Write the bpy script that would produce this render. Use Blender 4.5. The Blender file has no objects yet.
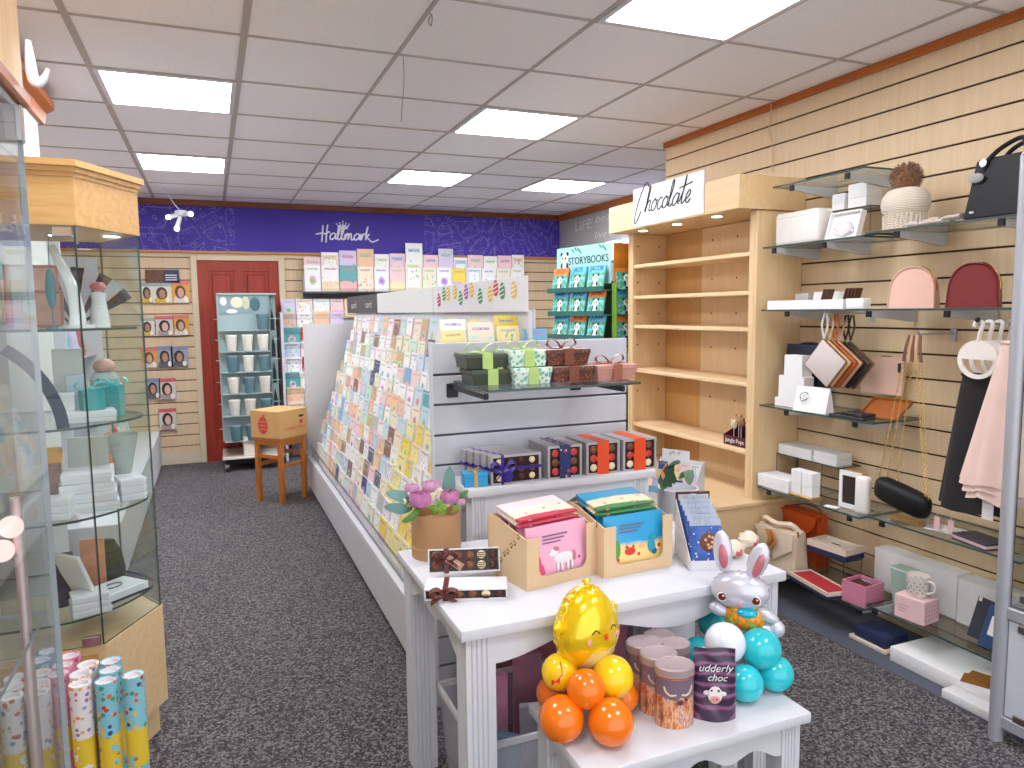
import bpy, bmesh, math, random
from mathutils import Vector, Matrix, Euler
SC = bpy.context.scene
COL = SC.collection
PI = math.pi
rnd = random.Random(11)

# ------------------------------------------------------------------ camera
F, YAW, PIT, ROL, EYE = 730.04, .3895, .1002, -.0118, 1.43
_c, _s, _cp, _sp = math.cos(YAW), math.sin(YAW), math.cos(PIT), math.sin(PIT)
_ca, _sa = math.cos(ROL), math.sin(ROL)

def at(px, py, **k):
    """the point of the room on a plane x=, y= or z= that the photograph shows at a pixel"""
    a = (px - 512) / F; b = -(py - 384) / F
    a, b = a * _ca - b * _sa, a * _sa + b * _ca
    w = _cp + b * _sp; v = -_sp + b * _cp
    d = Vector((a * _c + w * _s, -a * _s + w * _c, v))
    ax, val = list(k.items())[0]; i = 'xyz'.index(ax)
    if i == 2: val -= EYE
    p = d * (val / d[i]); p.z += EYE
    return p

cam = bpy.data.cameras.new('camera'); cam.sensor_width = 36; cam.lens = F / 1024 * 36
cam.clip_start = .02
co = bpy.data.objects.new('camera', cam); COL.objects.link(co); SC.camera = co
fw = Vector((_s * _cp, _c * _cp, -_sp)); rt = Vector((_c, -_s, 0)); up = rt.cross(fw)
r2 = rt * _ca + up * _sa; u2 = -rt * _sa + up * _ca
m = Matrix((r2, u2, -fw)).transposed().to_4x4(); m.translation = (0, 0, EYE)
co.matrix_world = m
SC.view_settings.view_transform = 'Standard'
try: SC.view_settings.look = 'None'
except Exception: pass
SC.cycles.transparent_max_bounces = 32
SC.view_settings.gamma = 1
SC.view_settings.use_curve_mapping = False

# ------------------------------------------------------------------ materials
def lin(c):
    return tuple(((v / 255) / 12.92 if v / 255 <= .04045 else ((v / 255 + .055) / 1.055) ** 2.4) for v in c)
MATS = {}
class NT:
    def __init__(s, name):
        s.m = bpy.data.materials.new(name); s.m.use_nodes = True
        s.t = s.m.node_tree; s.t.nodes.clear()
        s.out = s.n('ShaderNodeOutputMaterial')
    def n(s, typ, **k):
        x = s.t.nodes.new(typ)
        for a, v in k.items(): setattr(x, a, v)
        return x
    def l(s, a, b): s.t.links.new(a, b)
    def val(s, sock, v):
        if hasattr(v, 'is_linked') or isinstance(v, bpy.types.NodeSocket): s.l(v, sock)
        else: sock.default_value = v
    def math(s, op, a, b=0., c=None, clamp=False):
        x = s.n('ShaderNodeMath', operation=op, use_clamp=clamp)
        s.val(x.inputs[0], a); s.val(x.inputs[1], b)
        if c is not None: s.val(x.inputs[2], c)
        return x.outputs[0]
    def mix(s, f, a, b, blend='MIX'):
        x = s.n('ShaderNodeMix', data_type='RGBA', blend_type=blend)
        s.val(x.inputs['Factor'], f); s.val(x.inputs['A'], a); s.val(x.inputs['B'], b)
        return x.outputs['Result'] if 'Result' in x.outputs else x.outputs[2]
    def coord(s, kind='Object', scale=(1, 1, 1)):
        tc = s.n('ShaderNodeTexCoord'); mp = s.n('ShaderNodeMapping')
        s.l(tc.outputs[kind], mp.inputs[0]); mp.inputs['Scale'].default_value = scale
        return mp.outputs[0]
    def noise(s, co, scale, detail=3, rough=.5, out='Fac'):
        x = s.n('ShaderNodeTexNoise'); s.l(co, x.inputs['Vector'])
        x.inputs['Scale'].default_value = scale; x.inputs['Detail'].default_value = detail
        x.inputs['Roughness'].default_value = rough
        return x.outputs[0 if out == 'Fac' else 1]
    def vor(s, co, scale, feature='F1', rand=1., out=0):
        x = s.n('ShaderNodeTexVoronoi', feature=feature); s.l(co, x.inputs['Vector'])
        x.inputs['Scale'].default_value = scale; x.inputs['Randomness'].default_value = rand
        return x.outputs[out]
    def ramp(s, f, stops, const=False):
        x = s.n('ShaderNodeValToRGB'); s.l(f, x.inputs[0]); e = x.color_ramp.elements
        if const: x.color_ramp.interpolation = 'CONSTANT'
        while len(e) < len(stops): e.new(.5)
        for q, (p, c) in zip(e, stops):
            q.position = p; q.color = (*lin(c), 1)
        return x.outputs[0]
    def sep(s, co):
        x = s.n('ShaderNodeSeparateXYZ'); s.l(co, x.inputs[0]); return x.outputs
    def bsdf(s, col, rough=.5, metal=0., spec=.5, bump=None, bstr=.2, bdist=.002, coat=0., trans=0., sheen=0., alpha=None):
        b = s.n('ShaderNodeBsdfPrincipled')
        s.val(b.inputs['Base Color'], col); s.val(b.inputs['Roughness'], rough)
        b.inputs['Metallic'].default_value = metal; b.inputs['Specular IOR Level'].default_value = spec
        b.inputs['Coat Weight'].default_value = coat; b.inputs['Transmission Weight'].default_value = trans
        b.inputs['Sheen Weight'].default_value = sheen
        if alpha is not None: b.inputs['Alpha'].default_value = alpha
        if bump is not None:
            bp = s.n('ShaderNodeBump'); bp.inputs['Strength'].default_value = bstr
            bp.inputs['Distance'].default_value = bdist
            s.l(bump, bp.inputs['Height']); s.l(bp.outputs[0], b.inputs['Normal'])
        s.l(b.outputs[0], s.out.inputs[0]); return b

def mat(name, rgb, rough=.5, metal=0., spec=.4, coat=0., alpha=None, var=.05, scale=30., trans=0., sheen=0.):
    """a plain surface with a little procedural unevenness"""
    if name in MATS: return MATS[name]
    t = NT(name); co = t.coord('Object')
    nz = t.noise(co, scale, 2)
    c = lin(rgb)
    a = tuple(v * (1 - var) for v in c) + (1,); b = tuple(min(1, v * (1 + var)) for v in c) + (1,)
    t.bsdf(t.mix(nz, a, b), rough, metal, spec, coat=coat, alpha=alpha, trans=trans, sheen=sheen)
    MATS[name] = t.m; return t.m

def emit(name, rgb, strength):
    if name in MATS: return MATS[name]
    t = NT(name); e = t.n('ShaderNodeEmission'); e.inputs[0].default_value = (*lin(rgb), 1)
    e.inputs[1].default_value = strength; t.l(e.outputs[0], t.out.inputs[0])
    MATS[name] = t.m; return t.m

def wood(name, c1, c2, rough=.45, axis='z', scale=1., contrast=1.):
    if name in MATS: return MATS[name]
    t = NT(name)
    sc = {'x': (1.2, 22, 22), 'y': (22, 1.2, 22), 'z': (22, 22, 1.2)}[axis]
    co = t.coord('Object', tuple(v * scale for v in sc))
    n1 = t.noise(co, 2.2, 4, .6); n2 = t.noise(co, 9, 2, .6)
    f = t.math('ADD', t.math('MULTIPLY', n1, .75), t.math('MULTIPLY', n2, .25))
    col = t.ramp(f, [(.5 - .22 / contrast, c1), (.5 + .22 / contrast, c2)])
    t.bsdf(col, rough, bump=n2, bstr=.06)
    MATS[name] = t.m; return t.m

def glassm(name, tint, edge=False, refl=1.0):
    if name in MATS: return MATS[name]
    t = NT(name)
    tr = t.n('ShaderNodeBsdfTransparent'); tr.inputs[0].default_value = (*tint, 1)
    gl = t.n('ShaderNodeBsdfGlossy'); gl.inputs['Roughness'].default_value = .02
    lw = t.n('ShaderNodeLayerWeight'); lw.inputs['Blend'].default_value = .5
    rf = t.math('ADD', t.math('MULTIPLY', t.math('POWER', lw.outputs['Facing'], 4.5), .8), .035)
    mx = t.n('ShaderNodeMixShader')
    t.l(t.math('MULTIPLY', rf, refl, clamp=True), mx.inputs[0]); t.l(tr.outputs[0], mx.inputs[1]); t.l(gl.outputs[0], mx.inputs[2])
    t.l(mx.outputs[0], t.out.inputs[0]); MATS[name] = t.m; return t.m

GLASS = glassm('clear_glass', (.93, .96, .95))
ACRYL = glassm('clear_acrylic', (.95, .95, .95))
EDGE = mat('glass_edge_green', (62, 82, 78), .15, var=.1)
WHITE = mat('white_paint', (208, 209, 215), .5)
GLOSSW = mat('white_card', (226, 226, 230), .45)
CHROME = mat('chrome', (200, 202, 206), .2, metal=1)
ALU = mat('grey_aluminium', (178, 180, 188), .4, metal=.35)
BLACKP = mat('black_plastic', (22, 22, 24), .4)
MAPLE = wood('maple_veneer', (214, 180, 132), (230, 201, 158), .42, 'z', 1., .8)
MAPLEY = wood('maple_veneer_level', (218, 185, 138), (232, 205, 163), .42, 'y', 1., .8)
OAK = wood('oak_veneer', (196, 146, 84), (222, 180, 118), .4, 'x', 1.2, 1.1)
SLATW = wood('slatwall_veneer', (210, 182, 142), (226, 203, 168), .5, 'z', .8, .8)
TRIMW = wood('mahogany_trim', (146, 72, 16), (190, 104, 34), .35, 'y', 1., 1.)
KRAFT = mat('kraft_card', (216, 188, 150), .8, var=.06)

# ------------------------------------------------------------------ mesh builder
class MB:
    def __init__(s):
        s.bm = bmesh.new(); s.mi = 0
    def _new(s, verts, faces, mi=None):
        vs = [s.bm.verts.new(v) for v in verts]; out = []
        for f in faces:
            try:
                q = s.bm.faces.new([vs[i] for i in f]); q.material_index = s.mi if mi is None else mi; out.append(q)
            except ValueError: pass
        return vs, out
    def box(s, x0, x1, y0, y1, z0, z1, bev=0., mi=None, M=None, seg=1):
        P = [(x, y, z) for x in (x0, x1) for y in (y0, y1) for z in (z0, z1)]
        if M is not None: P = [M @ Vector(p) for p in P]
        vs, fs = s._new(P, [(0, 1, 3, 2), (4, 6, 7, 5), (0, 4, 5, 1), (2, 3, 7, 6), (0, 2, 6, 4), (1, 5, 7, 3)], mi)
        if bev > 0:
            es = list({e for f in fs for e in f.edges})
            bmesh.ops.bevel(s.bm, geom=es, offset=bev, segments=seg, affect='EDGES', profile=.5, material=-1)
        return s
    def cbox(s, c, size, rot=(0, 0, 0), bev=0., mi=None, seg=1):
        M = Matrix.Translation(c) @ Euler(rot).to_matrix().to_4x4()
        a, b, d = (v / 2 for v in size)
        return s.box(-a, a, -b, b, -d, d, bev, mi, M, seg)
    def pane(s, x0, x1, y0, y1, z0, z1, M=None):
        """sheet of glass: broad faces material 0, rim material 1"""
        n0 = len(s.bm.faces); s.box(x0, x1, y0, y1, z0, z1, 0, 0, M); s.bm.faces.ensure_lookup_table()
        d = (x1 - x0, y1 - y0, z1 - z0); k = d.index(min(d))
        for i, ax in enumerate((0, 0, 1, 1, 2, 2)):
            s.bm.faces[n0 + i].material_index = 0 if ax == k else 1
        return s
    def tube(s, pts, r, n=8, caps=True, mi=None, closed=False, flat=1.):
        pts = [Vector(p) for p in pts]; N = len(pts); R = r if isinstance(r, (list, tuple)) else [r] * N
        rings = []; prev = None
        for i, p in enumerate(pts):
            if closed: t = pts[(i + 1) % N] - pts[i - 1]
            else: t = pts[min(i + 1, N - 1)] - pts[max(i - 1, 0)]
            if t.length < 1e-9: t = Vector((0, 0, 1))
            t.normalize()
            if prev is None:
                a = t.orthogonal().normalized()
                if abs(t.z) < .9: a = t.cross(Vector((0, 0, 1))).normalized()
            else:
                a = prev - t * prev.dot(t)
                a = a.normalized() if a.length > 1e-6 else t.orthogonal().normalized()
            prev = a; b = t.cross(a)
            rings.append([s.bm.verts.new(p + (a * math.cos(2 * PI * k / n) + b * math.sin(2 * PI * k / n) * flat) * R[i]) for k in range(n)])
        mi = s.mi if mi is None else mi
        for i in range(N if closed else N - 1):
            A, B = rings[i], rings[(i + 1) % N]
            for k in range(n):
                s.bm.faces.new((A[k], A[(k + 1) % n], B[(k + 1) % n], B[k])).material_index = mi
        if caps and not closed:
            s.bm.faces.new(rings[0][::-1]).material_index = mi; s.bm.faces.new(rings[-1]).material_index = mi
        return s
    def cyl(s, p, q, r, r2=None, n=16, mi=None): return s.tube([p, q], [r, r if r2 is None else r2], n, True, mi)
    def lathe(s, prof, n=24, c=(0, 0, 0), mi=None, sx=1., sy=1.):
        c = Vector(c); rings = []
        mi = s.mi if mi is None else mi
        for r, z in prof:
            if r < 1e-6: rings.append([s.bm.verts.new(c + Vector((0, 0, z)))])
            else: rings.append([s.bm.verts.new(c + Vector((r * math.cos(2 * PI * k / n) * sx, r * math.sin(2 * PI * k / n) * sy, z))) for k in range(n)])
        for A, B in zip(rings, rings[1:]):
            for k in range(n):
                k2 = (k + 1) % n
                a = [A[0]] if len(A) == 1 else [A[k], A[k2]]; b = [B[0]] if len(B) == 1 else [B[k2], B[k]]
                if len(a) + len(b) > 2: s.bm.faces.new(a + b).material_index = mi
        return s
    def prism(s, poly, vec, mi=None, bev=0.):
        vec = Vector(vec); n = len(poly)
        P = [Vector(p) for p in poly] + [Vector(p) + vec for p in poly]
        vs, fs = s._new(P, [tuple(range(n))[::-1], tuple(range(n, 2 * n))] + [(i, (i + 1) % n, n + (i + 1) % n, n + i) for i in range(n)], mi)
        if bev > 0:
            bmesh.ops.bevel(s.bm, geom=list({e for f in fs for e in f.edges}), offset=bev, segments=1, affect='EDGES', material=-1)
        return s
    def sph(s, c, r, nu=20, nv=12, mi=None, fn=None, M=None):
        if not isinstance(r, (tuple, list)): r = (r, r, r)
        c = Vector(c); mi = s.mi if mi is None else mi; rings = []
        for j in range(nv + 1):
            ph = PI * j / nv; row = []
            for k in range(1 if j in (0, nv) else nu):
                th = 2 * PI * k / nu
                d = Vector((math.sin(ph) * math.cos(th), math.sin(ph) * math.sin(th), math.cos(ph)))
                q = fn(d) if fn else Vector((d.x * r[0], d.y * r[1], d.z * r[2]))
                if M is not None: q = M @ q
                row.append(s.bm.verts.new(c + q))
            rings.append(row)
        for A, B in zip(rings, rings[1:]):
            for k in range(nu):
                k2 = (k + 1) % nu
                a = [A[0]] if len(A) == 1 else [A[k], A[k2]]; b = [B[0]] if len(B) == 1 else [B[k2], B[k]]
                s.bm.faces.new((a + b)[::-1]).material_index = mi
        return s
    def strip(s, pts, wdir, w, th=.0012, mi=None):
        """a flat ribbon along pts, w wide along wdir"""
        wd = Vector(wdir).normalized() * (w / 2); pts = [Vector(p) for p in pts]; N = len(pts); rows = []
        for i, p in enumerate(pts):
            t = (pts[min(i + 1, N - 1)] - pts[max(i - 1, 0)]).normalized(); nn = t.cross(wd).normalized() * (th / 2)
            rows.append([s.bm.verts.new(p + wd + nn), s.bm.verts.new(p - wd + nn), s.bm.verts.new(p - wd - nn), s.bm.verts.new(p + wd - nn)])
        mi = s.mi if mi is None else mi
        for A, B in zip(rows, rows[1:]):
            for k in range(4): s.bm.faces.new((A[k], A[(k + 1) % 4], B[(k + 1) % 4], B[k])).material_index = mi
        s.bm.faces.new(rows[0][::-1]).material_index = mi; s.bm.faces.new(rows[-1]).material_index = mi
        return s
    def surf(s, fn, nu, nv, th=.004, mi=None, closed=False):
        """sheet fn(u,v) given thickness th"""
        G = [[Vector(fn(i / nu, j / nv)) for j in range(nv + 1)] for i in range(nu + 1)]
        mi = s.mi if mi is None else mi
        def nrm(i, j):
            a = G[min(i + 1, nu)][j] - G[max(i - 1, 0)][j]; b = G[i][min(j + 1, nv)] - G[i][max(j - 1, 0)]
            n = a.cross(b); return n.normalized() if n.length > 1e-12 else Vector((0, 0, 1))
        T = [[s.bm.verts.new(G[i][j] + nrm(i, j) * th / 2) for j in range(nv + 1)] for i in range(nu + 1)]
        B = [[s.bm.verts.new(G[i][j] - nrm(i, j) * th / 2) for j in range(nv + 1)] for i in range(nu + 1)]
        def f(*v):
            try: s.bm.faces.new(v).material_index = mi
            except ValueError: pass
        for i in range(nu):
            for j in range(nv):
                f(T[i][j], T[i + 1][j], T[i + 1][j + 1], T[i][j + 1]); f(B[i][j], B[i][j + 1], B[i + 1][j + 1], B[i + 1][j])
        for i in range(nu):
            f(T[i][0], B[i][0], B[i + 1][0], T[i + 1][0]); f(T[i][nv], T[i + 1][nv], B[i + 1][nv], B[i][nv])
        for j in range(nv):
            f(T[0][j], T[0][j + 1], B[0][j + 1], B[0][j]); f(T[nu][j], B[nu][j], B[nu][j + 1], T[nu][j + 1])
        return s
    def mesh(s, name, mats, smooth=35):
        me = bpy.data.meshes.new(name)
        bmesh.ops.recalc_face_normals(s.bm, faces=s.bm.faces)
        s.bm.to_mesh(me); s.bm.free()
        for mm in (mats if isinstance(mats, (list, tuple)) else [mats]): me.materials.append(mm)
        if smooth:
            me.polygons.foreach_set('use_smooth', [True] * len(me.polygons)); me.set_sharp_from_angle(angle=math.radians(smooth))
        return me
    def build(s, name, mats, parent=None, smooth=35, label=None):
        o = bpy.data.objects.new(name, s.mesh(name, mats, smooth)); COL.objects.link(o)
        if parent is not None: o.parent = parent
        if label: o['label'] = label
        return o

LABELS = {}
def tag(o, label, cat, group=None):
    o['label'] = label; o['category'] = cat
    if group: o['group'] = group
    LABELS.setdefault(label, []).append(o.name); return o
def thing(name, label, cat, loc=(0, 0, 0), rz=0., group=None, rot=None):
    o = bpy.data.objects.new(name, None); COL.objects.link(o); o.empty_display_size = .05
    o.location = loc; o.rotation_euler = rot if rot else (0, 0, rz)
    return tag(o, label, cat, group)
def struct(o): o['kind'] = 'structure'; return o
def copytree(o, label=None, loc=None, rz=None, group=None):
    r = o.copy(); COL.objects.link(r)
    if loc is not None: r.location = loc
    if rz is not None: r.rotation_euler = (0, 0, rz)
    if label: r['label'] = label; LABELS.setdefault(label, []).append(r.name)
    if group: r['group'] = group
    for ch in o.children:
        c = ch.copy(); COL.objects.link(c); c.parent = r
        for g in ch.children:
            d = g.copy(); COL.objects.link(d); d.parent = c
    return r
def face_cam(x, y): return math.atan2(-x, y)
def cat_rom(pts, n=6):
    P = [Vector(p) for p in pts]; P = [P[0] * 2 - P[1]] + P + [P[-1] * 2 - P[-2]]; out = []
    for i in range(1, len(P) - 2):
        a, b, c, d = P[i - 1:i + 3]
        for k in range(n):
            t = k / n
            out.append(.5 * ((2 * b) + (c - a) * t + (2 * a - 5 * b + 4 * c - d) * t * t + (3 * b - a - 3 * c + d) * t ** 3))
    out.append(P[-2]); return out
def text(name, body, size, parent, loc, rot, m, ext=.0004, align='CENTER', shear=0., label=None, sx=1.):
    cu = bpy.data.curves.new(name, 'FONT'); cu.body = body; cu.size = size; cu.extrude = ext; cu.align_x = align; cu.align_y = 'CENTER'
    cu.shear = shear; cu.resolution_u = 3
    tmp = bpy.data.objects.new('tmp', cu); me = bpy.data.meshes.new_from_object(tmp)
    bpy.data.objects.remove(tmp); me.materials.clear(); me.materials.append(m)
    o = bpy.data.objects.new(name, me); COL.objects.link(o); o.parent = parent; o.location = loc; o.rotation_euler = rot; o.scale = (sx, 1, 1)
    if label: o['label'] = label
    return o
# script lettering, one pen stroke per list; x-height 1
GLY = {
 'a': (1.15, [[(.95, .8), (.6, 1), (.15, .65), (.12, .15), (.4, 0), (.8, .35), (.98, .95), (.92, .2), (1.15, .05)]]),
 'l': (.62, [[(0, .1), (.35, 1.1), (.5, 2.), (.33, 2.2), (.17, 1.5), (.17, .3), (.35, 0), (.62, .2)]]),
 'o': (.95, [[(.5, 1), (.1, .6), (.2, .05), (.6, .05), (.82, .5), (.6, .95), (.5, 1), (.7, .82), (.95, .85)]]),
 'c': (.85, [[(.78, .85), (.5, 1), (.12, .6), (.2, .08), (.5, 0), (.85, .25)]]),
 'h': (1.05, [[(.0, .1), (.4, 1.3), (.5, 2.1), (.32, 2.2), (.22, 1.3), (.15, 0), (.3, .6), (.6, 1), (.78, .8), (.72, .2), (.85, 0), (1.05, .15)]]),
 't': (.8, [[(.0, .2), (.45, 1.4), (.5, 2.3), (.32, .9), (.3, .25), (.48, 0), (.8, .25)], [(-.3, 1.35), (1.5, 1.6)]]),
 'e': (.8, [[(0, .25), (.5, .5), (.68, .82), (.45, 1), (.12, .6), (.2, .1), (.5, 0), (.8, .25)]]),
 'm': (1.5, [[(0, .1), (.15, .95), (.12, 0), (.35, .8), (.55, 1), (.62, .6), (.58, 0), (.8, .8), (1., 1), (1.1, .6), (1.08, .15), (1.25, 0), (1.5, .2)]]),
 'r': (.75, [[(0, .1), (.15, .98), (.12, 0), (.3, .7), (.55, 1), (.75, .9)]]),
 'k': (1.3, [[(.1, 0), (.2, 1.1), (.4, 2.2), (.2, 1.5), (.12, .4), (.5, .8), (.7, 1.), (.3, .55), (.6, .2), (.9, -.1), (1.3, -.25), (2.2, .15)]]),
 'C': (1.7, [[(1.7, 2.2), (1.5, 2.6), (1.05, 2.5), (.5, 1.5), (.15, .2), (.2, -.7), (.5, -.8), (1.1, .2)]]),
 'H': (1.5, [[(.35, 2.2), (.35, 1.2), (.3, -.4)], [(1.1, 2.3), (1., 1.2), (.95, -.5)], [(-.7, .75), (.3, .95), (.9, .85), (1.3, 1.2), (1.55, 1.)]]),
}
def script_word(mb, word, x0, z0, s, r, y=0., slant=.15, n=6):
    x = 0.
    for ch in word:
        w, strokes = GLY[ch]
        for st in strokes:
            P = cat_rom([(x0 + (x + a + b * slant) * s, y, z0 + b * s) for a, b in st], 5)
            mb.tube(P, r, n)
        x += w * .98
    return x * s
ORD = ['first', 'second', 'third', 'fourth', 'fifth', 'sixth', 'seventh', 'eighth', 'ninth', 'tenth', 'eleventh', 'twelfth', 'thirteenth', 'fourteenth', 'fifteenth', 'sixteenth', 'seventeenth', 'eighteenth', 'nineteenth', 'twentieth', 'twenty-first', 'twenty-second', 'twenty-third', 'twenty-fourth', 'twenty-fifth', 'twenty-sixth', 'twenty-seventh', 'twenty-eighth', 'twenty-ninth', 'thirtieth']
RW = -PI / 2      # things on the right wall: local x runs to the camera, local -y faces the aisle
# ================================================================== the room
XR, YB, ZC = 2.79, 7.62, 2.50
# carpet
t = NT('speckled_carpet'); cc = t.coord('Object')
vc = t.n('ShaderNodeTexVoronoi'); t.l(cc, vc.inputs[0]); vc.inputs['Scale'].default_value = 150; n1 = t.math('ADD', t.math('MULTIPLY', t.sep(vc.outputs['Color'])[0], .6), t.math('MULTIPLY', t.noise(cc, 60, 2, .7), .4)); n2 = t.noise(cc, 3.2, 3); n3 = t.noise(cc, 90, 2, .6)
base = t.ramp(n1, [(.22, (30, 30, 34)), (.5, (72, 70, 74)), (.74, (138, 132, 130))])
t.bsdf(t.mix(t.math('MULTIPLY', n2, .4), base, (*lin((78, 74, 78)), 1)), .95, spec=.1, bump=t.math('ADD', n1, n3), bstr=.6, bdist=.006, sheen=.1)
CARPET = t.m
b = MB(); b.box(-1.4, 4.0, -1.0, 7.75, -.05, 0); struct(b.build('floor', CARPET))
b = MB(); b.box(2.40, XR, 1.0, 2.9, 0, .004, .001); struct(b.build('trim_8', mat('blue_grey_edging', (84, 88, 100), .8, var=.15, scale=120)))
# ceiling
t = NT('mineral_fibre_tile'); cc = t.coord('Object')
v = t.noise(cc, 190, 2, .8); w = t.noise(cc, 45, 2, .7)
f = t.math('MULTIPLY', t.ramp(v, [(.34, (0, 0, 0)), (.44, (255, 255, 255))]), 1.)
t.bsdf(t.mix(f, (*lin((206, 204, 209)), 1), (*lin((242, 240, 244)), 1)), .9, spec=.1, bump=v, bstr=.25, bdist=.003)
b = MB(); b.box(-1.4, 4.0, -1.0, 7.75, ZC, ZC + .05); struct(b.build('ceiling', t.m))
b = MB(); GX, GY = -.426, 3.10
for i in range(-1, 8): e_ = .013 if i in (0, 1) else .007; b.box(GX + .6 * i - e_, GX + .6 * i + e_, -1, YB, ZC - .006, ZC + .001)
for j in range(-6, 8): b.box(-1.4, 3.73, GY + .6 * j - .006, GY + .6 * j + .006, ZC - .0055, ZC + .001)
struct(b.build('trim_1', mat('ceiling_grid_bar', (176, 166, 162), .5)))
# recessed light panels
LP = emit('light_diffuser', (248, 249, 255), 16.0); LPM = emit('light_diffuser_middle', (248, 249, 255), 21.0); LPB = emit('light_diffuser_back', (248, 249, 255), 33.0)
LBL = {(0, 1): 'square recessed ceiling light left of the aisle, nearer of the two on the left',
       (0, 4): 'square recessed ceiling light left of the aisle, farther of the two on the left',
       (3, -2): 'largest bright ceiling light at the top right of the view',
       (3, 1): 'square ceiling light above the card rack with yellowed corner',
       (3, 4): 'square ceiling light far down the shop above the egg header',
       (5, 4): 'square ceiling light at the far right near the chocolate bookcase',
       (0, -2): 'square recessed ceiling light over the glass cabinets at left',
       (3, -5): 'added unseen ceiling light over the shop entrance at right', (0, -5): 'added unseen ceiling light over the shop entrance at left'}  # entrance pair is out of view, added to light the shop
for (i, j), lb in LBL.items():
    x, y = GX + .6 * i, GY + .6 * j
    o = thing('ceiling_light', lb, 'ceiling light', (x + .3, y + .3, ZC - .004), 0, 'recessed ceiling lights')
    b = MB()
    for a0, a1, b0, b1 in ((-.292, .292, -.292, -.27), (-.292, .292, .27, .292), (-.292, -.27, -.27, .27), (.27, .292, -.27, .27)): b.box(a0, a1, b0, b1, -.006, .002)
    b.build('frame', WHITE, o)
    b = MB(); b.box(-.27, .27, -.27, .27, -.003, .001); b.build('diffuser', LPB if j >= 4 else LPM if j == 1 else LP, o)
# slatted walls
def slats(name, p0, p1, z0, z1, nrm, back=.018, g0=2.07, pitch=.1055, m=SLATW):
    p0, p1, n = Vector((*p0, 0)), Vector((*p1, 0)), Vector((*nrm, 0)); b = MB()
    d = (p1 - p0); L = d.length; d.normalize()
    M = Matrix((d, n, Vector((0, 0, 1)))).transposed().to_4x4(); M.translation = p0
    b.box(0, L, -.03, -.010, z0, z1, 0, 1, M)
    k = math.floor((z0 - g0) / pitch)
    while g0 + k * pitch < z1:
        a = max(z0, g0 + k * pitch + .004); e = min(z1, g0 + (k + 1) * pitch - .004); k += 1
        if e - a < .01: continue
        b.box(0, L, -.010, 0, a, e, .0015 if e - a > .02 else 0, 0, M)
    return struct(b.build(name, [m, mat('slat_groove', (70, 46, 30), .8)]))
slats('wall_right', (XR, -1), (XR, 4.12), 0, ZC, (-1, 0))
b = MB(); b.box(XR + .03, 3.76, 4.09, 4.12, 0, ZC); struct(b.build('wall_return', MAPLE))
slats('wall_back', (-1.4, YB), (-.148, YB), .0, 2.03, (0, -1))
slats('wall_back_right', (.706, YB), (3.73, YB), .0, 2.03, (0, -1))
b = MB(); b.box(-.148, .706, YB, YB + .03, 1.985, 2.03); b.box(-1.4, 3.73, YB, YB + .03, 2.03, ZC); struct(b.build('wall_back_upper', SLATW))
slats('wall_left', (-1.35, 7.62), (-1.35, -1), 0, ZC, (1, 0))
b = MB(); b.box(3.73, 3.76, 4.1, 7.62, 0, ZC); struct(b.build('wall_far_right', mat('grey_wall_paint', (168, 166, 164), .7)))
b = MB(); b.box(-1.38, -.72, 3.3, 4.2, 0, 2.42); struct(b.build('wall_pillar', mat('offwhite_paint', (196, 194, 190), .6)))
b = MB(); b.prism([(-.72, 3.0, 2.36), (-.70, 3.0, 2.36), (-.69, 3.0, 2.41), (-.655, 3.0, 2.43), (-.655, 3.0, 2.47), (-.72, 3.0, 2.47)], (0, 1.26, 0)); struct(b.build('trim_2', TRIMW))
b = MB(); b.box(XR - .022, XR, -1, 4.12, 2.462, ZC, .004); struct(b.build('trim_3', TRIMW))
b = MB(); b.box(3.706, 3.73, 4.12, 7.6, 2.43, ZC, .004); struct(b.build('trim_4', TRIMW))
TRX = wood('mahogany_trim_back', (112, 54, 24), (150, 82, 40), .35, 'x')
b = MB(); b.box(-1.35, 3.73, YB - .035, YB, 2.445, ZC, .005); struct(b.build('trim_5', TRX))
b = MB(); b.box(-1.35, 3.73, YB - .025, YB, 2.005, 2.03, .003); struct(b.build('trim_6', wood('light_oak_trim', (176, 116, 60), (200, 144, 84), .4, 'x')))
b = MB(); b.box(-.53, -.15, YB - .012, YB - .001, .0, .115, .002, 0); b.box(-.60, -.53, YB - .02, YB - .001, 0, .12, 0, 1); struct(b.build('baseboard_back', [mat('cream_paint', (214, 200, 176), .5), TRX]))
# back door
CREAM = mat('cream_gloss', (214, 198, 168), .4)
b = MB()
b.box(-.150, -.095, YB - .03, YB + .02, 0, 1.985, .004); b.box(.645, .706, YB - .03, YB + .02, 0, 1.985, .004); b.box(-.095, .645, YB - .03, YB + .02, 1.94, 1.985, .004)
struct(b.build('trim_7', CREAM))
DOORW = wood('red_mahogany', (132, 30, 12), (178, 56, 24), .5, 'z', 1.)
d = bpy.data.objects.new('door_1', None); COL.objects.link(d); d.location = (.275, YB + .012, 0); struct(d)
b = MB(); W = .3695
st, mid = .095, .045
b.box(-W, -W + st, -.02, .02, .0, 1.94, .002); b.box(W - st, W, -.02, .02, 0, 1.94, .002); b.box(-mid, mid, -.02, .02, .0, 1.94, .002)
for z0, z1 in ((0, .2), (.78, .92), (1.40, 1.50), (1.84, 1.94)): b.box(-W + st, W - st, -.0195, .02, z0, z1, .002)
b.build('leaf', DOORW, d)
for sx in (-1, 1):
    for z0, z1 in ((.2, .78), (.92, 1.40), (1.5, 1.84)):
        x0, x1 = sorted((sx * mid, sx * (W - st))); b = MB()
        b.box(x0, x1, -.004, .012, z0, z1); b.box(x0 + .03, x1 - .03, -.014, -.003, z0 + .03, z1 - .03, .008); b.build('panel', DOORW, d)
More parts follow.
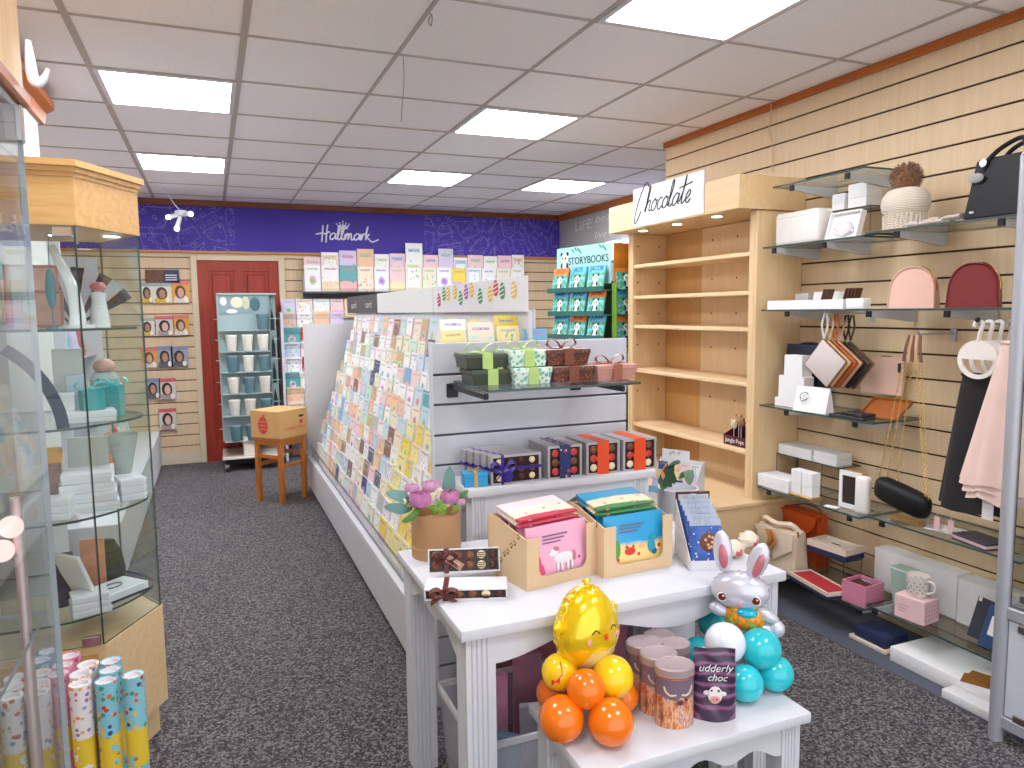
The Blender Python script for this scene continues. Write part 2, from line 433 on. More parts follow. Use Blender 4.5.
b = MB(); b.box(.29, .315, -.025, -.018, .93, 1.08, .003); b.tube([(.302, -.02, 1.03), (.302, -.06, 1.03), (.23, -.065, 1.03)], .008, 8); b.build('handle', mat('brass', (170, 132, 60), .3, metal=1), d)
# purple fascia with the lettering
t = NT('purple_banner_vinyl'); cc = t.coord('Object'); sp = t.sep(cc)
vv = t.vor(cc, 4.5, 'DISTANCE_TO_EDGE'); v2 = t.vor(cc, 17, 'F1')
line = t.math('LESS_THAN', t.math('ABSOLUTE', t.math('SUBTRACT', v2, .33)), .035)
l2 = t.math('LESS_THAN', t.math('ABSOLUTE', t.math('SUBTRACT', vv, .12)), .012)
dood = t.math('MAXIMUM', line, l2)
edge = t.math('ADD', t.math('LESS_THAN', sp[0], -.93), t.math('GREATER_THAN', sp[0], .95), clamp=True)
fac = t.math('MULTIPLY', t.math('MULTIPLY', dood, edge), .30)
basec = t.mix(t.noise(cc, .8, 1), (*lin((60, 44, 154)), 1), (*lin((84, 66, 172)), 1))
t.bsdf(t.mix(fac, basec, (*lin((180, 175, 225)), 1)), .5, spec=.25)
sg = thing('shop_sign', 'long purple fascia sign along the back wall with white script lettering and crown', 'sign', (1.19, YB - .001, 2.03))
b = MB(); b.box(-2.54, 2.535, -.02, 0, 0, .414); b.build('panel', t.m, sg)
SIGNW = mat('white_lettering', (240, 240, 244), .4)
a = at(318, 239, y=YB - .03); e = at(372, 239, y=YB - .03)
b = MB(); script_word(b, 'Hallmark', a.x - 1.19 + .02, a.z - 2.03, (e.x - a.x) / 8.6, .008, -.022, .08)
b.build('lettering', SIGNW, sg)
cx = at(343, 226, y=YB - .03); b = MB(); X, Z = cx.x - 1.19, cx.z - 2.03
b.prism([(X - .045, -.024, Z - .03), (X + .045, -.024, Z - .03), (X + .05, -.024, Z - .015), (X - .05, -.024, Z - .015)], (0, .004, 0))
for k in range(5):
    u = -.05 + .025 * k; h = (.02, .03, .045, .03, .02)[k]
    b.prism([(X + u * .8 - .012, -.024, Z - .012), (X + u * .8 + .012, -.024, Z - .012), (X + u * 1.25, -.024, Z + h)], (0, .004, 0)); b.sph((X + u * 1.25, -.022, Z + h), .008, 8, 6)
b.build('crown', SIGNW, sg)
# writing on the grey wall
ws = thing('wall_lettering', 'pale grey script lettering on the grey wall beside the purple sign', 'lettering', (3.729, 6.3, 2.15), RW)
PALE = mat('pale_lettering', (205, 204, 202), .5)
p1 = at(582, 226, x=3.73); p2 = at(600, 234, x=3.73)
text('wording', 'LIFE', .14, ws, (6.3 - at(575, 228, x=3.73).y, -.003, p1.z - 2.15), (PI / 2, 0, 0), PALE, .001, 'LEFT', sx=1.6)
text('wording', 'is beautiful', .11, ws, (6.3 - at(586, 225, x=3.73).y, -.003, p1.z - 2.15 + .03), (PI / 2, 0, 0), PALE, .001, 'LEFT', .3, sx=2.0)
text('wording', 'live it', .10, ws, (6.3 - at(594, 238, x=3.73).y, -.003, at(594, 236, x=3.73).z - 2.15), (PI / 2, 0, 0), PALE, .001, 'LEFT', .3, sx=2.0)
# spot lamps hanging before the sign
sp0 = at(181, 214, y=6.9)
sl = thing('spotlight_cluster', 'three headed white spotlight cluster hanging from the ceiling before the purple sign', 'spotlight', (sp0.x, 6.9, sp0.z))
b = MB(); b.lathe([(0, .03), (.045, .028), (.055, .01), (.055, -.01), (.045, -.02), (0, -.022)], 18); b.build('body', WHITE, sl)
b = MB(); q = at(157, 197, z=ZC); b.tube(cat_rom([(0, 0, .02), (-.06, 0, .1), (-.12, .02, ZC - sp0.z)], 5), .004, 6); b.build('cable', WHITE, sl)
for px, py in ((169, 217), (190, 214), (177, 228)):
    p = at(px, py, y=6.84) - Vector((sp0.x, 6.9, sp0.z)); b = MB()
    dn = p.normalized(); b.cyl(dn * .03, p, .017, .022, 14); o = b.build('lamp_head', WHITE, sl)
    b = MB(); b.sph(p + dn * .008, .019, 12, 8); b.build('bulb', emit('spot_bulb', (255, 250, 240), 14), o)
# cable and hooks on the ceiling, cord down the slatwall
o = MB().tube(cat_rom([at(403, 55, z=ZC - .004), at(404, 80, z=ZC - .12), at(401, 122, z=ZC - .24)], 6), .002, 5).build('ceiling_hanger', mat('thin_wire', (150, 140, 140), .4)); tag(o, 'thin wire hanger dangling from the ceiling grid above the card rack', 'hanger')
o = MB().tube(cat_rom([at(429, 12, z=ZC - .002), at(432, 17, z=ZC - .012), at(431, 26, z=ZC - .012), at(428.5, 22, z=ZC - .01), at(430, 16, z=ZC - .01)], 5), .0016, 5).build('ceiling_hook', BLACKP); tag(o, 'small bent wire hook on the ceiling near the top middle', 'hook')
pts = [at(x, y, x=XR - .03) for x, y in ((771, 104), (767, 120), (766, 131), (769, 149), (769, 172))]
pts = [Vector((XR - .008, p.y, p.z)) for p in pts]; pts[0] = Vector((XR - .028, pts[0].y, pts[0].z))
o = MB().tube(cat_rom(pts, 6), .003, 6).build('power_cord', mat('beige_cord', (214, 190, 150), .5)); tag(o, 'beige power cord hanging down the slatted wall above the bookcase', 'cord')
# ================================================================== greeting cards
def cardmat(name, kind):
    t = NT(name); g = t.n('ShaderNodeTexCoord').outputs['Generated']; s = t.sep(g)
    oi = t.n('ShaderNodeObjectInfo'); R = oi.outputs['Random']; base = oi.outputs['Color']
    hs = t.n('ShaderNodeCombineColor', mode='HSV')
    t.l(R, hs.inputs[0]); hs.inputs[1].default_value = .62; hs.inputs[2].default_value = .55; c1 = hs.outputs[0]
    h2 = t.n('ShaderNodeCombineColor', mode='HSV')
    t.l(t.math('FRACT', t.math('MULTIPLY', R, 7.31)), h2.inputs[0]); h2.inputs[1].default_value = .45; h2.inputs[2].default_value = .8; c2 = h2.outputs[0]
    off = t.n('ShaderNodeVectorMath', operation='ADD'); t.l(g, off.inputs[0])
    cb = t.n('ShaderNodeCombineXYZ'); t.l(t.math('MULTIPLY', R, 37.), cb.inputs[0]); t.l(t.math('MULTIPLY', R, 91.), cb.inputs[2]); t.l(cb.outputs[0], off.inputs[1]); gv = off.outputs[0]
    x, z = s[0], s[2]
    dx = t.math('SUBTRACT', x, .5); 
    if kind == 0:      # one motif in the middle, caption above
        dz = t.math('MULTIPLY', t.math('SUBTRACT', z, .42), 1.35)
        d = t.math('SQRT', t.math('ADD', t.math('MULTIPLY', dx, dx), t.math('MULTIPLY', dz, dz)))
        d = t.math('ADD', d, t.math('MULTIPLY', t.noise(gv, 7, 2), .34))
        col = t.mix(t.math('LESS_THAN', d, .40), base, c2); col = t.mix(t.math('LESS_THAN', d, .31), col, c1)
    elif kind == 1:    # flowers and sprays scattered over the lower half
        v = t.vor(gv, 5.5); msk = t.math('MULTIPLY', t.math('LESS_THAN', v, .36), t.math('LESS_THAN', z, .68))
        col = t.mix(msk, base, c2); col = t.mix(t.math('MULTIPLY', t.math('LESS_THAN', v, .2), t.math('LESS_THAN', z, .68)), col, c1)
    elif kind == 2:    # bordered panel
        e = t.math('MAXIMUM', t.math('ABSOLUTE', dx), t.math('ABSOLUTE', t.math('SUBTRACT', z, .5)))
        brd = t.math('MULTIPLY', t.math('GREATER_THAN', e, .36), t.math('LESS_THAN', e, .42))
        n = t.math('GREATER_THAN', t.noise(gv, 6, 3), .58)
        col = t.mix(t.math('MULTIPLY', n, t.math('LESS_THAN', e, .3)), base, c1); col = t.mix(brd, col, c2)
    else:              # picture below, sky above
        n = t.math('ADD', z, t.math('MULTIPLY', t.noise(gv, 4, 2), .4))
        col = t.mix(t.math('LESS_THAN', n, .58), base, c2); col = t.mix(t.math('LESS_THAN', t.vor(gv, 7), .17), col, c1)
    cap = t.math('MULTIPLY', t.math('LESS_THAN', t.math('ABSOLUTE', t.math('SUBTRACT', z, .85)), .035), t.math('LESS_THAN', t.math('ABSOLUTE', dx), .33))
    cap = t.math('MULTIPLY', cap, t.math('GREATER_THAN', t.noise(gv, 22, 1), .47))
    col = t.mix(cap, col, c1)
    t.bsdf(col, .45, spec=.3); MATS[name] = t.m; return t.m
CM = [cardmat('card_print_motif', 0), cardmat('card_print_flowers', 1), cardmat('card_print_border', 2), cardmat('card_print_scene', 3)]
CARDMESH = {}
def cardmesh(w, h, k):
    key = (w, h, k)
    if key not in CARDMESH:
        b = MB(); b.box(-w / 2, w / 2, -.006, -.0045, 0, h, 0, 0)
        b.box(-w / 2, w / 2, -.0044, .0036 if w < .165 else .001, 0, h - .003, 0, 1); b.box(-w / 2 + .003, w / 2 - .003, .0038 if w < .165 else .0012, .010 if w < .165 else .004, 0, h - .008, 0, 1)
        CARDMESH[key] = b.mesh('greeting_card', [CM[k], mat('envelope_paper', (232, 230, 226), .7)], 0)
    return CARDMESH[key]
PAL = {'white': (238, 238, 236), 'cream': (236, 226, 202), 'pale pink': (238, 206, 206), 'pale blue': (196, 218, 232), 'mint green': (200, 226, 212),
       'yellow': (242, 212, 84), 'pale yellow': (240, 228, 160), 'peach': (238, 196, 160), 'lilac': (214, 202, 230), 'grey': (186, 188, 192),
       'brown': (140, 108, 88), 'red': (196, 62, 62), 'orange': (224, 122, 66), 'navy blue': (62, 84, 128), 'sky blue': (120, 180, 214), 'kraft': (200, 172, 134), 'teal': (96, 168, 168), 'dark grey': (74, 76, 82)}
def card(colour, w, h, k, loc, rot, label, group):
    o = bpy.data.objects.new('greeting_card', cardmesh(w, h, k)); COL.objects.link(o)
    o.location = loc; o.rotation_euler = rot; o.color = (*lin(PAL[colour]), 1)
    return tag(o, label, 'greeting card', group)
def pick(*names): return rnd.choice(names)

# ---- long sloping rack in the middle of the shop
PX0, PX1, PY0, PY1, RX = .70, 1.48, 2.45, 5.95, 1.09
GREYP = mat('pale_grey_laminate', (206, 206, 208), .45)
SLATG = mat('pale_grey_slat', (196, 198, 206), .5)
rk = thing('card_rack', 'long double sided sloping greeting card rack running down the middle of the shop', 'card rack', (RX, 4.2, 0))
def L(x, y, z): return (x - RX, y - 4.2, z)
b = MB(); b.box(.67 - RX, 1.51 - RX, 2.47 - 4.2, PY1 - 4.2, .05, .275, .004, 0); b.box(.72 - RX, 1.46 - RX, 2.5 - 4.2, PY1 - .05 - 4.2, 0, .05, 0, 1); b.box(.668 - RX, .70 - RX, 2.47 - 4.2, PY1 - 4.2, .277, .292, .002, 2)
b.build('plinth', [GREYP, BLACKP, WHITE], rk)
b = MB(); b.box(PX0 - RX, PX1 - RX, PY0 - 4.2, PY0 + .006 - 4.2, .0, 1.32, 0, 1)
z = 1.32; ks = [1.32, 1.21, 1.105, .997, .89, .785, .68, .575, .47, .365, .26, .155, .0]
for a, e in zip(ks, ks[1:]): b.box(PX0 - RX, PX1 - RX, PY0 - .014 - 4.2, PY0 - 4.2, e + .004, a - .004 if a < 1.32 else a, .002, 0)
b.box(PX0 - RX - .004, PX0 - RX + .004, PY0 - .016 - 4.2, PY0 + .01 - 4.2, 0, 1.322, 0, 2)
b.build('end_panel', [SLATG, mat('slat_groove_grey', (92, 94, 104), .7), WHITE], rk)
b = MB(); b.prism([L(.672, PY1, .29), L(1.5, PY1, .29), L(1.5, PY1, 1.0), L(1.2, PY1, 1.345), L(.672, PY1, 1.345)], (0, .02, 0)); b.build('end_panel', GREYP, rk)
b = MB(); b.box(-.008, .008, PY0 + .02 - 4.2, PY1 - 4.2, .3, 1.43); b.build('spine_panel', WHITE, rk)
NT_ = 13
def tier(i): return .715 + (1.03 - .715) * i / (NT_ - 1), .30 + (1.235 - .30) * i / (NT_ - 1)
for side in (-1, 1):
    b = MB()
    for i in range(NT_):
        x, z = tier(i); x = (x - RX) * -side * -1 if side < 0 else -(x - RX)
        x0, x1 = sorted((x, x + (.032 if side < 0 else -.032)))
        b.box(x0, x1, PY0 + .02 - 4.2, PY1 - 4.2, z - .006, z)
        xr = x + (.026 if side < 0 else -.026)
        b.box(min(xr, xr + .003), max(xr, xr + .003), PY0 + .02 - 4.2, PY1 - 4.2, z, z + .08)
    b.build('tier', mat('clear_grey_tier', (214, 214, 214), .4), rk)
b = MB(); M = Matrix.Translation(L(.703, 0, .295)) @ Euler((0, -.12, 0)).to_matrix().to_4x4(); b.pane(-.0015, .0015, PY0 + .02, PY1, 0, .085, M); b.build('front_lip', [ACRYL, EDGE], rk)
# headers along the ridge
def header(y0, y1, m, label, z0=1.425, z1=1.557):
    o = thing('header_card', label, 'header sign', (RX - .014, (y0 + y1) / 2, z0), RW, 'header boards on top of the card rack')
    w = abs(y1 - y0) / 2 - .004; b = MB(); b.box(-w, w, 0, .004, 0, z1 - z0, .001); b.build('board', m, o)
    b = MB(); b.box(-w, w, -.006, .006, -.014, .0); b.build('clip_strip', ACRYL, o); return o, w
ys = [at(px, 300, x=RX - .014).y for px in (347, 377, 433, 528)]
DG = mat('charcoal_board', (86, 86, 88), .6)
o, w = header(ys[0], ys[1], DG, 'charcoal grey header board at the far end of the card rack ridge')
for sx in (-.5, .5): text('lettering', 'card', .07, o, (sx * w, -.001, .06), (PI / 2, 0, 0), mat('light_lettering', (200, 200, 200), .5), sx=1.8)
header(ys[1], ys[2], mat('offwhite_board', (222, 224, 222), .5), 'blank off-white header board on the card rack ridge, next to the charcoal one')
o, w = header(ys[2], ys[3], GLOSSW, 'white header board with a row of coloured striped eggs on the card rack ridge')
eggs = [(438, 300, 'r'), (443, 294, 'g'), (447, 294, 'y'), (454, 292, 'y'), (459.5, 298, 'g'), (465, 292, 'p'), (470.5, 290, 'y'), (479, 296, 'g'), (489, 294, 'y'), (494.5, 288, 'r'), (501, 291, 'g'), (512.5, 290, 'o')]
EGC = {'r': (206, 60, 96), 'g': (60, 150, 96), 'y': (226, 190, 50), 'p': (170, 90, 160), 'o': (232, 196, 96)}
for px, py, k in eggs:
    p = at(px, py, x=RX - .02); b = MB(); lx = (ys[2] + ys[3]) / 2 - p.y; lz = p.z - 1.425; sc = 1.05
    def egg(r): return [(lx + r * math.cos(a) * (1 - .16 * math.sin(a)) * 1.05, -.001, lz + r * 1.25 * math.sin(a)) for a in [2 * PI * q / 18 for q in range(18)]]
    b.prism(egg(.027), (0, -.0008, 0), 0)
    for q in (-1, 0, 1): b.prism([(lx - .024, -.002, lz + q * .017 - .006), (lx + .024, -.002, lz + q * .017 + .004), (lx + .024, -.002, lz + q * .017 + .008), (lx - .024, -.002, lz + q * .017 - .001)], (0, -.0006, 0), 1)
    b.build('printed_egg', [mat('egg_' + k, EGC[k], .5), mat('egg_stripe', (240, 238, 230), .5)], o)
# the cards themselves, on the aisle side
for i in range(NT_):
    x, z = tier(i); y = PY0 + (.04 if i < 10 else .34); n = 0
    while True:
        w, h = rnd.choice(((.13, .128), (.15, .12), (.12, .132), (.14, .135), (.16, .124)))
        h = h + .03 if i == NT_ - 1 else h
        gap = rnd.uniform(.008, .022)
        if y + w > PY1 - .02: break
        fr = (y - PY0) / (PY1 - PY0)
        if fr < (.30 if i < 7 else .18) and i < 10: c = pick('yellow', 'pale yellow', 'yellow', 'white', 'pale yellow', 'white')
        elif fr < .3 and i >= 11: c = pick('yellow', 'pale yellow', 'cream', 'white')
        elif fr < .4 and 4 <= i <= 6: c = pick('navy blue', 'brown', 'white', 'pale blue', 'cream', 'white', 'kraft')
        elif fr < .45 and 8 <= i <= 9: c = pick('teal', 'sky blue', 'pale blue', 'white', 'pale pink')
        elif fr > .7 and i < 7: c = pick('white', 'white', 'pale blue', 'grey', 'cream', 'sky blue', 'peach')
        else: c = pick('white', 'white', 'cream', 'pale pink', 'pale blue', 'cream', 'mint green', 'peach', 'white', 'grey', 'white', 'kraft', 'cream', 'peach', 'white', 'pale blue', 'white', 'brown', 'navy blue', 'white')
        n += 1
        tn = 'top' if i == NT_ - 1 else 'bottom' if i == 0 else ORD[NT_ - 1 - i] + ' from top'
        card(c, w, h, rnd.randrange(4), (x + .006, y + w / 2, z + .0005), (rnd.uniform(-.2, -.14), 0, RW + rnd.uniform(-.02, .02)),
             '%s card, %s from near end, %s tier of the sloping rack' % (c, ORD[n - 1], tn), 'greeting cards on the long sloping rack')
        y += w + gap
# cards standing along the top of the far side, above the end panel
y = PY0 + .05
for n in range(8):
    w, h = rnd.choice(((.13, .17), (.14, .16))); c = pick('white', 'pale yellow', 'cream', 'yellow', 'sky blue', 'white')
    card(c, w, h * .9, rnd.randrange(4), (1.20, PY0 + .10 + .02 * n, 1.325), (-.12, 0, .15), '%s card, %s in the row leaning behind the grey end panel' % (c, ORD[n]), 'cards leaning behind the end panel') if False else None
b = MB(); b.box(.74 - RX, 1.47 - RX, PY0 + .012 - 4.2, PY0 + .07 - 4.2, 1.244, 1.25); b.box(.74 - RX, 1.47 - RX, PY0 + .09 - 4.2, PY0 + .16 - 4.2, 1.27, 1.276); b.build('top_shelf', ACRYL, rk)
for r in range(2):
    xs = .755 + .02 * r
    for n in range(4 - r):
        c = (('pale yellow', 'cream', 'pale yellow', 'sky blue', 'white', 'sky blue'), ('white', 'white', 'yellow', 'white', 'cream', 'yellow'))[r][n]; w = .086 + .012 * ((n + r) % 2)
        card(c, w, .112 + .012 * ((n * 2 + r) % 3), (n + r) % 4, (xs + w / 2, PY0 + .035 + .08 * r, (1.2505, 1.2765)[r]), (-.12, 0, 0), '%s card facing the entrance, %s from left, %s row above the end panel' % (c, ORD[n], ('front', 'back')[r]), 'cards facing the entrance above the end panel')
        xs += w + .014
# ---- back wall: shelf of large cards against the purple sign
sh = thing('card_shelf', 'long grey wall shelf holding two rows of large cards under the purple sign', 'shelf', (2.05, 7.5, 1.64))
SX0, SX1 = .87, 3.25
DGREY = mat('dark_grey_shelf', (84, 86, 92), .5)
b = MB(); b.box(SX0 - 2.05, SX1 - 2.05, -.07, .1, -.012, .0, .002, 0); b.box(SX0 - 2.05, SX1 - 2.05, .05, .1, .0, .16, 0, 1); b.box(SX0 - 2.05, SX1 - 2.05, -.075, -.068, -.02, .03, 0, 2); b.build('shelf_board', [DGREY, WHITE, ACRYL], sh)
b = MB(); b.box(SX0 - 2.05, SX1 - 2.05, .09, .105, -.18, -.012); b.build('backing', DGREY, sh)
row1 = [('white', .155, .26), ('white', .17, .26), ('teal', .17, .26), ('cream', .16, .25), ('white', .15, .25), ('pale pink', .16, .25), ('white', .17, .30), ('cream', .15, .25), ('white', .16, .25), ('yellow', .15, .24), ('white', .17, .25), ('white', .16, .25), ('cream', .16, .25), ('white', .15, .26)]
row2 = [('pale pink', .16, .34), ('white', .17, .39), ('lilac', .17, .41), ('peach', .17, .43), ('white', .15, .38), ('pale pink', .16, .39), ('white', .18, .50), ('pale pink', .16, .38), ('lilac', .16, .45), ('white', .15, .36), ('pale pink', .17, .39), ('white', .16, .38), ('pale pink', .16, .39), ('white', .14, .40)]
def wrow(row, y, z, x, lab, grp, tilt=-.06):
    for n, (c, w, h) in enumerate(row):
        card(c, w, h, (n * 3 + len(lab)) % 4 if c != 'teal' else 3, (x + w / 2, y, z), (tilt, 0, 0), '%s large card, %s from left, %s' % (c, ORD[n], lab), grp); x += w + .008
wrow(row1, 7.455, 1.641, SX0 + .005, 'front row of the shelf under purple sign', 'large cards on the wall shelf')
wrow(row2, 7.515, 1.641, SX0 + .012, 'back row of the shelf under purple sign', 'large cards on the wall shelf', -.03)
# ---- tall tiered rack of cards under that shelf
tr = thing('tall_card_rack', 'tall white tiered card rack standing against the back wall beside the door', 'card rack', (1.9, 7.5, 0))
b = MB(); b.box(-1.285, -1.26, -.22, .11, 0, 1.44, .002); b.box(1.35, 1.375, -.22, .11, 0, 1.44, .002); b.box(-1.26, 1.35, .09, .11, 0, 1.44); b.build('side_frame', WHITE, tr)
for k in range(9):
    b = MB(); b.box(-1.26, 1.35, -.2 + .028 * k, -.165 + .028 * k, .22 + .145 * k - .008, .22 + .145 * k, 0, 0); b.pane(-1.26, 1.35, -.204 + .028 * k, -.201 + .028 * k, .21 + .145 * k, .26 + .145 * k); b.build('tier', [ACRYL, WHITE], tr)
for k in range(9):
    x = .655; n = 0
    while x < 1.25 if k < 8 else x < 1.7:
        w = rnd.choice((.13, .15, .16)); h = .2 if k < 8 else .19
        c = pick('pale pink', 'white', 'pale blue', 'peach', 'white', 'cream', 'teal', 'red') if k < 7 else pick('pale pink', 'lilac', 'white', 'peach')
        card(c, w, h, rnd.randrange(4), (x + w / 2, 7.5 - .178 + .028 * k, .221 + .145 * k), (-.09, 0, 0), '%s card, %s from left, %s row up on the tall back wall rack' % (c, ORD[n], ORD[k]), 'cards on the tall back wall rack'); n += 1; x += w + .008
    if k >= 6:
        x = 2.45
        for n in range(4):
            c = pick('pale pink', 'white', 'red', 'cream'); card(c, .15, .2, rnd.randrange(4), (x + .075, 7.5 - .178 + .028 * k, .221 + .145 * k), (-.09, 0, 0), '%s card, %s from right, %s row up on the tall back wall rack' % (c, ORD[3 - n], ORD[k]), 'cards on the tall back wall rack'); x += .16
# wheel of orange and charcoal planks seen left of the headers is left to the cards
# ---- packs hanging left of the door
PM = {}
def photo(name, bg, hair, skin, cloth, head):
    t = NT(name); g = t.n('ShaderNodeTexCoord').outputs['Generated']; s = t.sep(g); x, z = s[0], s[2]
    def ell(cx, cz, rx, rz):
        a = t.math('DIVIDE', t.math('SUBTRACT', x, cx), rx); d = t.math('DIVIDE', t.math('SUBTRACT', z, cz), rz)
        return t.math('LESS_THAN', t.math('ADD', t.math('MULTIPLY', a, a), t.math('MULTIPLY', d, d)), 1.)
    K = lambda c: (*lin(c), 1)
    col = t.mix(ell(.5, .1, .42, .3), K(bg), K(cloth)); col = t.mix(ell(.47, .5, .3, .3), col, K(hair)); col = t.mix(ell(.5, .46, .17, .22), col, K(skin))
    col = t.mix(ell(.78, .16, .12, .13), col, K((230, 228, 220)))
    col = t.mix(t.math('GREATER_THAN', z, .83), col, K(head)); t.bsdf(col, .3); return t.m
PHOTO = [photo('pack_print_one', (216, 212, 200), (60, 42, 34), (172, 124, 96), (206, 170, 70), (150, 170, 170)), photo('pack_print_two', (226, 158, 60), (84, 56, 38), (206, 160, 128), (216, 206, 196), (214, 120, 110)),
         photo('pack_print_three', (206, 198, 190), (44, 32, 34), (222, 178, 160), (170, 150, 150), (206, 96, 104)), photo('pack_print_four', (150, 160, 176), (52, 42, 40), (190, 140, 110), (90, 90, 100), (130, 140, 170))]
packs = [(141, 153, 319, 283, 0, 'partly hidden'), (153.5, 171, 303.5, 283, 0, ''), (172.5, 189, 303, 281, 1, ''), (141, 154, 336, 318, 0, ''), (156.5, 173.5, 336, 316, 2, ''), (173.5, 188.5, 335.5, 315, 1, ''), (142, 157, 368, 348, 1, ''), (157.5, 172.5, 367.5, 346, 3, ''), (171.5, 187.5, 367, 346, 3, ''), (146, 160, 399, 378, 3, ''), (159.5, 175.5, 400, 378, 2, ''), (160, 176, 430.5, 408, 2, '')]
rown = {283: 'second', 281: 'second', 318: 'third', 316: 'third', 315: 'third', 348: 'fourth', 346: 'fourth', 378: 'fifth', 408: 'bottom'}
desc = ['of a curly haired sitter', 'of a sitter on orange', 'with red heading', 'with grey heading']
cnt = {}
for n, (x0, x1, yb, yt, k, _) in enumerate(packs):
    if n == 0: yb = 303
    A = at(x0, yb, y=YB - .03); B = at(x1, yt, y=YB - .03); w, h = B.x - A.x, B.z - A.z; r = rown[yt]; cnt[r] = cnt.get(r, 0) + 1
    o = thing('photo_pack', 'hanging picture pack %s, %s from left in %s row' % (desc[k], ORD[cnt[r] - 1], r), 'pack', ((A.x + B.x) / 2, YB - .03, A.z), 0, 'picture packs hanging left of the door')
    b = MB(); b.box(-w / 2, w / 2, -.006, .006, 0, h, .002); b.build('sleeve', PHOTO[k], o)
    b = MB(); b.tube([(0, .038, h - .02), (0, -.05, h - .02), (0, -.055, h - .012)], .003, 6); b.build('hook', CHROME, o)
A = at(146, 283, y=YB - .03); B = at(179, 270, y=YB - .03)
o = thing('wide_pack', 'wide dark brown and navy pack hanging topmost left of the door', 'pack', ((A.x + B.x) / 2, YB - .03, A.z))
b = MB(); w = B.x - A.x; b.box(-w / 2, w * .02, -.006, .006, 0, B.z - A.z, .002, 0); b.box(w * .02, w / 2, -.006, .006, 0, B.z - A.z, .002, 1); b.build('sleeve', [mat('brown_print', (104, 66, 44), .35, var=.6, scale=60), mat('navy_print', (50, 54, 88), .35)], o)
text('lettering', 'EVERYTHING', .035, o, (w * .26, -.0075, (B.z - A.z) * .6), (PI / 2, 0, 0), GLOSSW, .0003) if False else None
b = MB()
for q in range(3): b.box(w * .08, w * .42, -.0075, -.006, .025 + .022 * q, .033 + .022 * q)
b.build('caption', GLOSSW, o); b = MB(); b.tube([(0, .038, .1), (0, -.05, .1)], .003, 6); b.build('hook', CHROME, o)
# ================================================================== the nest of white tables
FLUTE = WHITE
def leg_bm(cx, cy, w, z1):
    b = MB(); h = w / 2; poly = []
    def side(p, q):
        p, q = Vector(p), Vector(q); nrm = Vector(((q - p).y, -(q - p).x)).normalized(); out = [p]
        for k in range(4):
            a = p.lerp(q, .16 + .17 * k + .0); e = p.lerp(q, .16 + .17 * k + .06); out += [a, a.lerp(e, .5) - nrm * .004, e]
        return out
    C = [(-h, -h), (h, -h), (h, h), (-h, h)]
    for k in range(4): poly += side(C[k], C[(k + 1) % 4])
    b.prism([(cx + p.x, cy + p.y, 0) for p in poly], (0, 0, z1)); return b
def apron(p0, p1, z1, depth, arches, nrm, th=.018):
    """scalloped board between legs"""
    p0, p1 = Vector((*p0, 0)), Vector((*p1, 0)); b = MB(); L = (p1 - p0).length; N = 60; bot = []
    for i in range(N + 1):
        u = i / N
        e = min(u, 1 - u) * L
        if arches == 'big': d = depth if e < .015 else depth * (.42 + .30 * max(0, 1 - (e - .015) / .14)) + (.012 * math.sin(e * 60) if e < .16 else 0) - .3 * depth * (1 if e > .05 else 0)
        else:
            d = depth * ((.62 + .28 * math.cos(2 * PI * u * arches)) if arches < 2 else (.66 + .16 * math.cos(2 * PI * u * arches) + .12 * math.cos(2 * PI * u)))
        bot.append(p0.lerp(p1, u) + Vector((0, 0, z1 - max(.02, d))))
    poly = [p0 + Vector((0, 0, z1))] + bot + [p1 + Vector((0, 0, z1))]
    b.prism(poly, Vector((*nrm, 0)) * th); return b
def table(label, x0, x1, y0, y1, z, lw, th, over=.02, arches=3):
    cx, cy = (x0 + x1) / 2, (y0 + y1) / 2
    o = thing('display_table', label, 'table', (cx, cy, 0), 0, 'white nesting display tables'); X, Y = (x1 - x0) / 2, (y1 - y0) / 2
    b = MB(); b.box(-X, X, -Y, Y, z - th, z, .004, seg=2); b.build('tabletop', WHITE, o)
    a, c = X - over - lw / 2, Y - over - lw / 2
    for sx in (-1, 1):
        for sy in (-1, 1): leg_bm(sx * a, sy * c, lw, z - th).build('leg', WHITE, o)
    h = lw / 2
    apron((-a + h, -c - h + .004), (a - h, -c - h + .004), z - th, .085, arches, (0, 1)).build('apron', WHITE, o)
    apron((-a + h, c + h - .022), (a - h, c + h - .022), z - th, .085, arches, (0, 1)).build('apron', WHITE, o)
    if 2 * c > lw:
        for sx in (-1, 1): apron((sx * (a + h) - (.022 if sx > 0 else -.004), -c + h), (sx * (a + h) - (.022 if sx > 0 else -.004), c - h), z - th, .085, 2, (1, 0)).build('apron', WHITE, o)
    return o
T1Z, T2Z, T3Z = .85, .686, .45
table('tallest narrow white scalloped table against the grey rack end', .745, 1.465, 2.205, 2.432, T1Z, .06, .026, .02, 4)
table('middle white scalloped table with fluted legs holding chocolate displays', .505, 1.475, 1.56, 2.195, T2Z, .075, .028, .016, 1.5)
p = at(533, 705, z=T3Z)
table('lowest white scalloped table in front holding balloons and tins', .69, 1.305, 1.285, 1.60, T3Z, .055, .026, .018, 3)

def bow(mb, c, s, w=.012, up=(0, 0, 1), mi=None, ang=0.):
    c = Vector(c); R = Matrix.Rotation(ang, 4, 'Z')
    for sx in (-1, 1):
        P = [R @ Vector((sx * a * s, 0, b * s)) + c for a, b in ((0, 0), (.35, .42), (.8, .55), (1, .3), (.7, .05), (.0, .0))]
        mb.strip(cat_rom(P, 4), R @ Vector((0, 1, 0)), w, .0012, mi)
        P = [R @ Vector((sx * a * s, 0, b * s)) + c for a, b in ((0, .02), (.4, .16), (.75, .1), (1.15, .25))]
        mb.strip(cat_rom(P, 3), R @ Vector((.2, 1, 0)), w * .9, .0012, mi)
    mb.sph(c + Vector((0, 0, .06 * s)), (w * .55, w * .6, w * .5), 8, 6, mi)

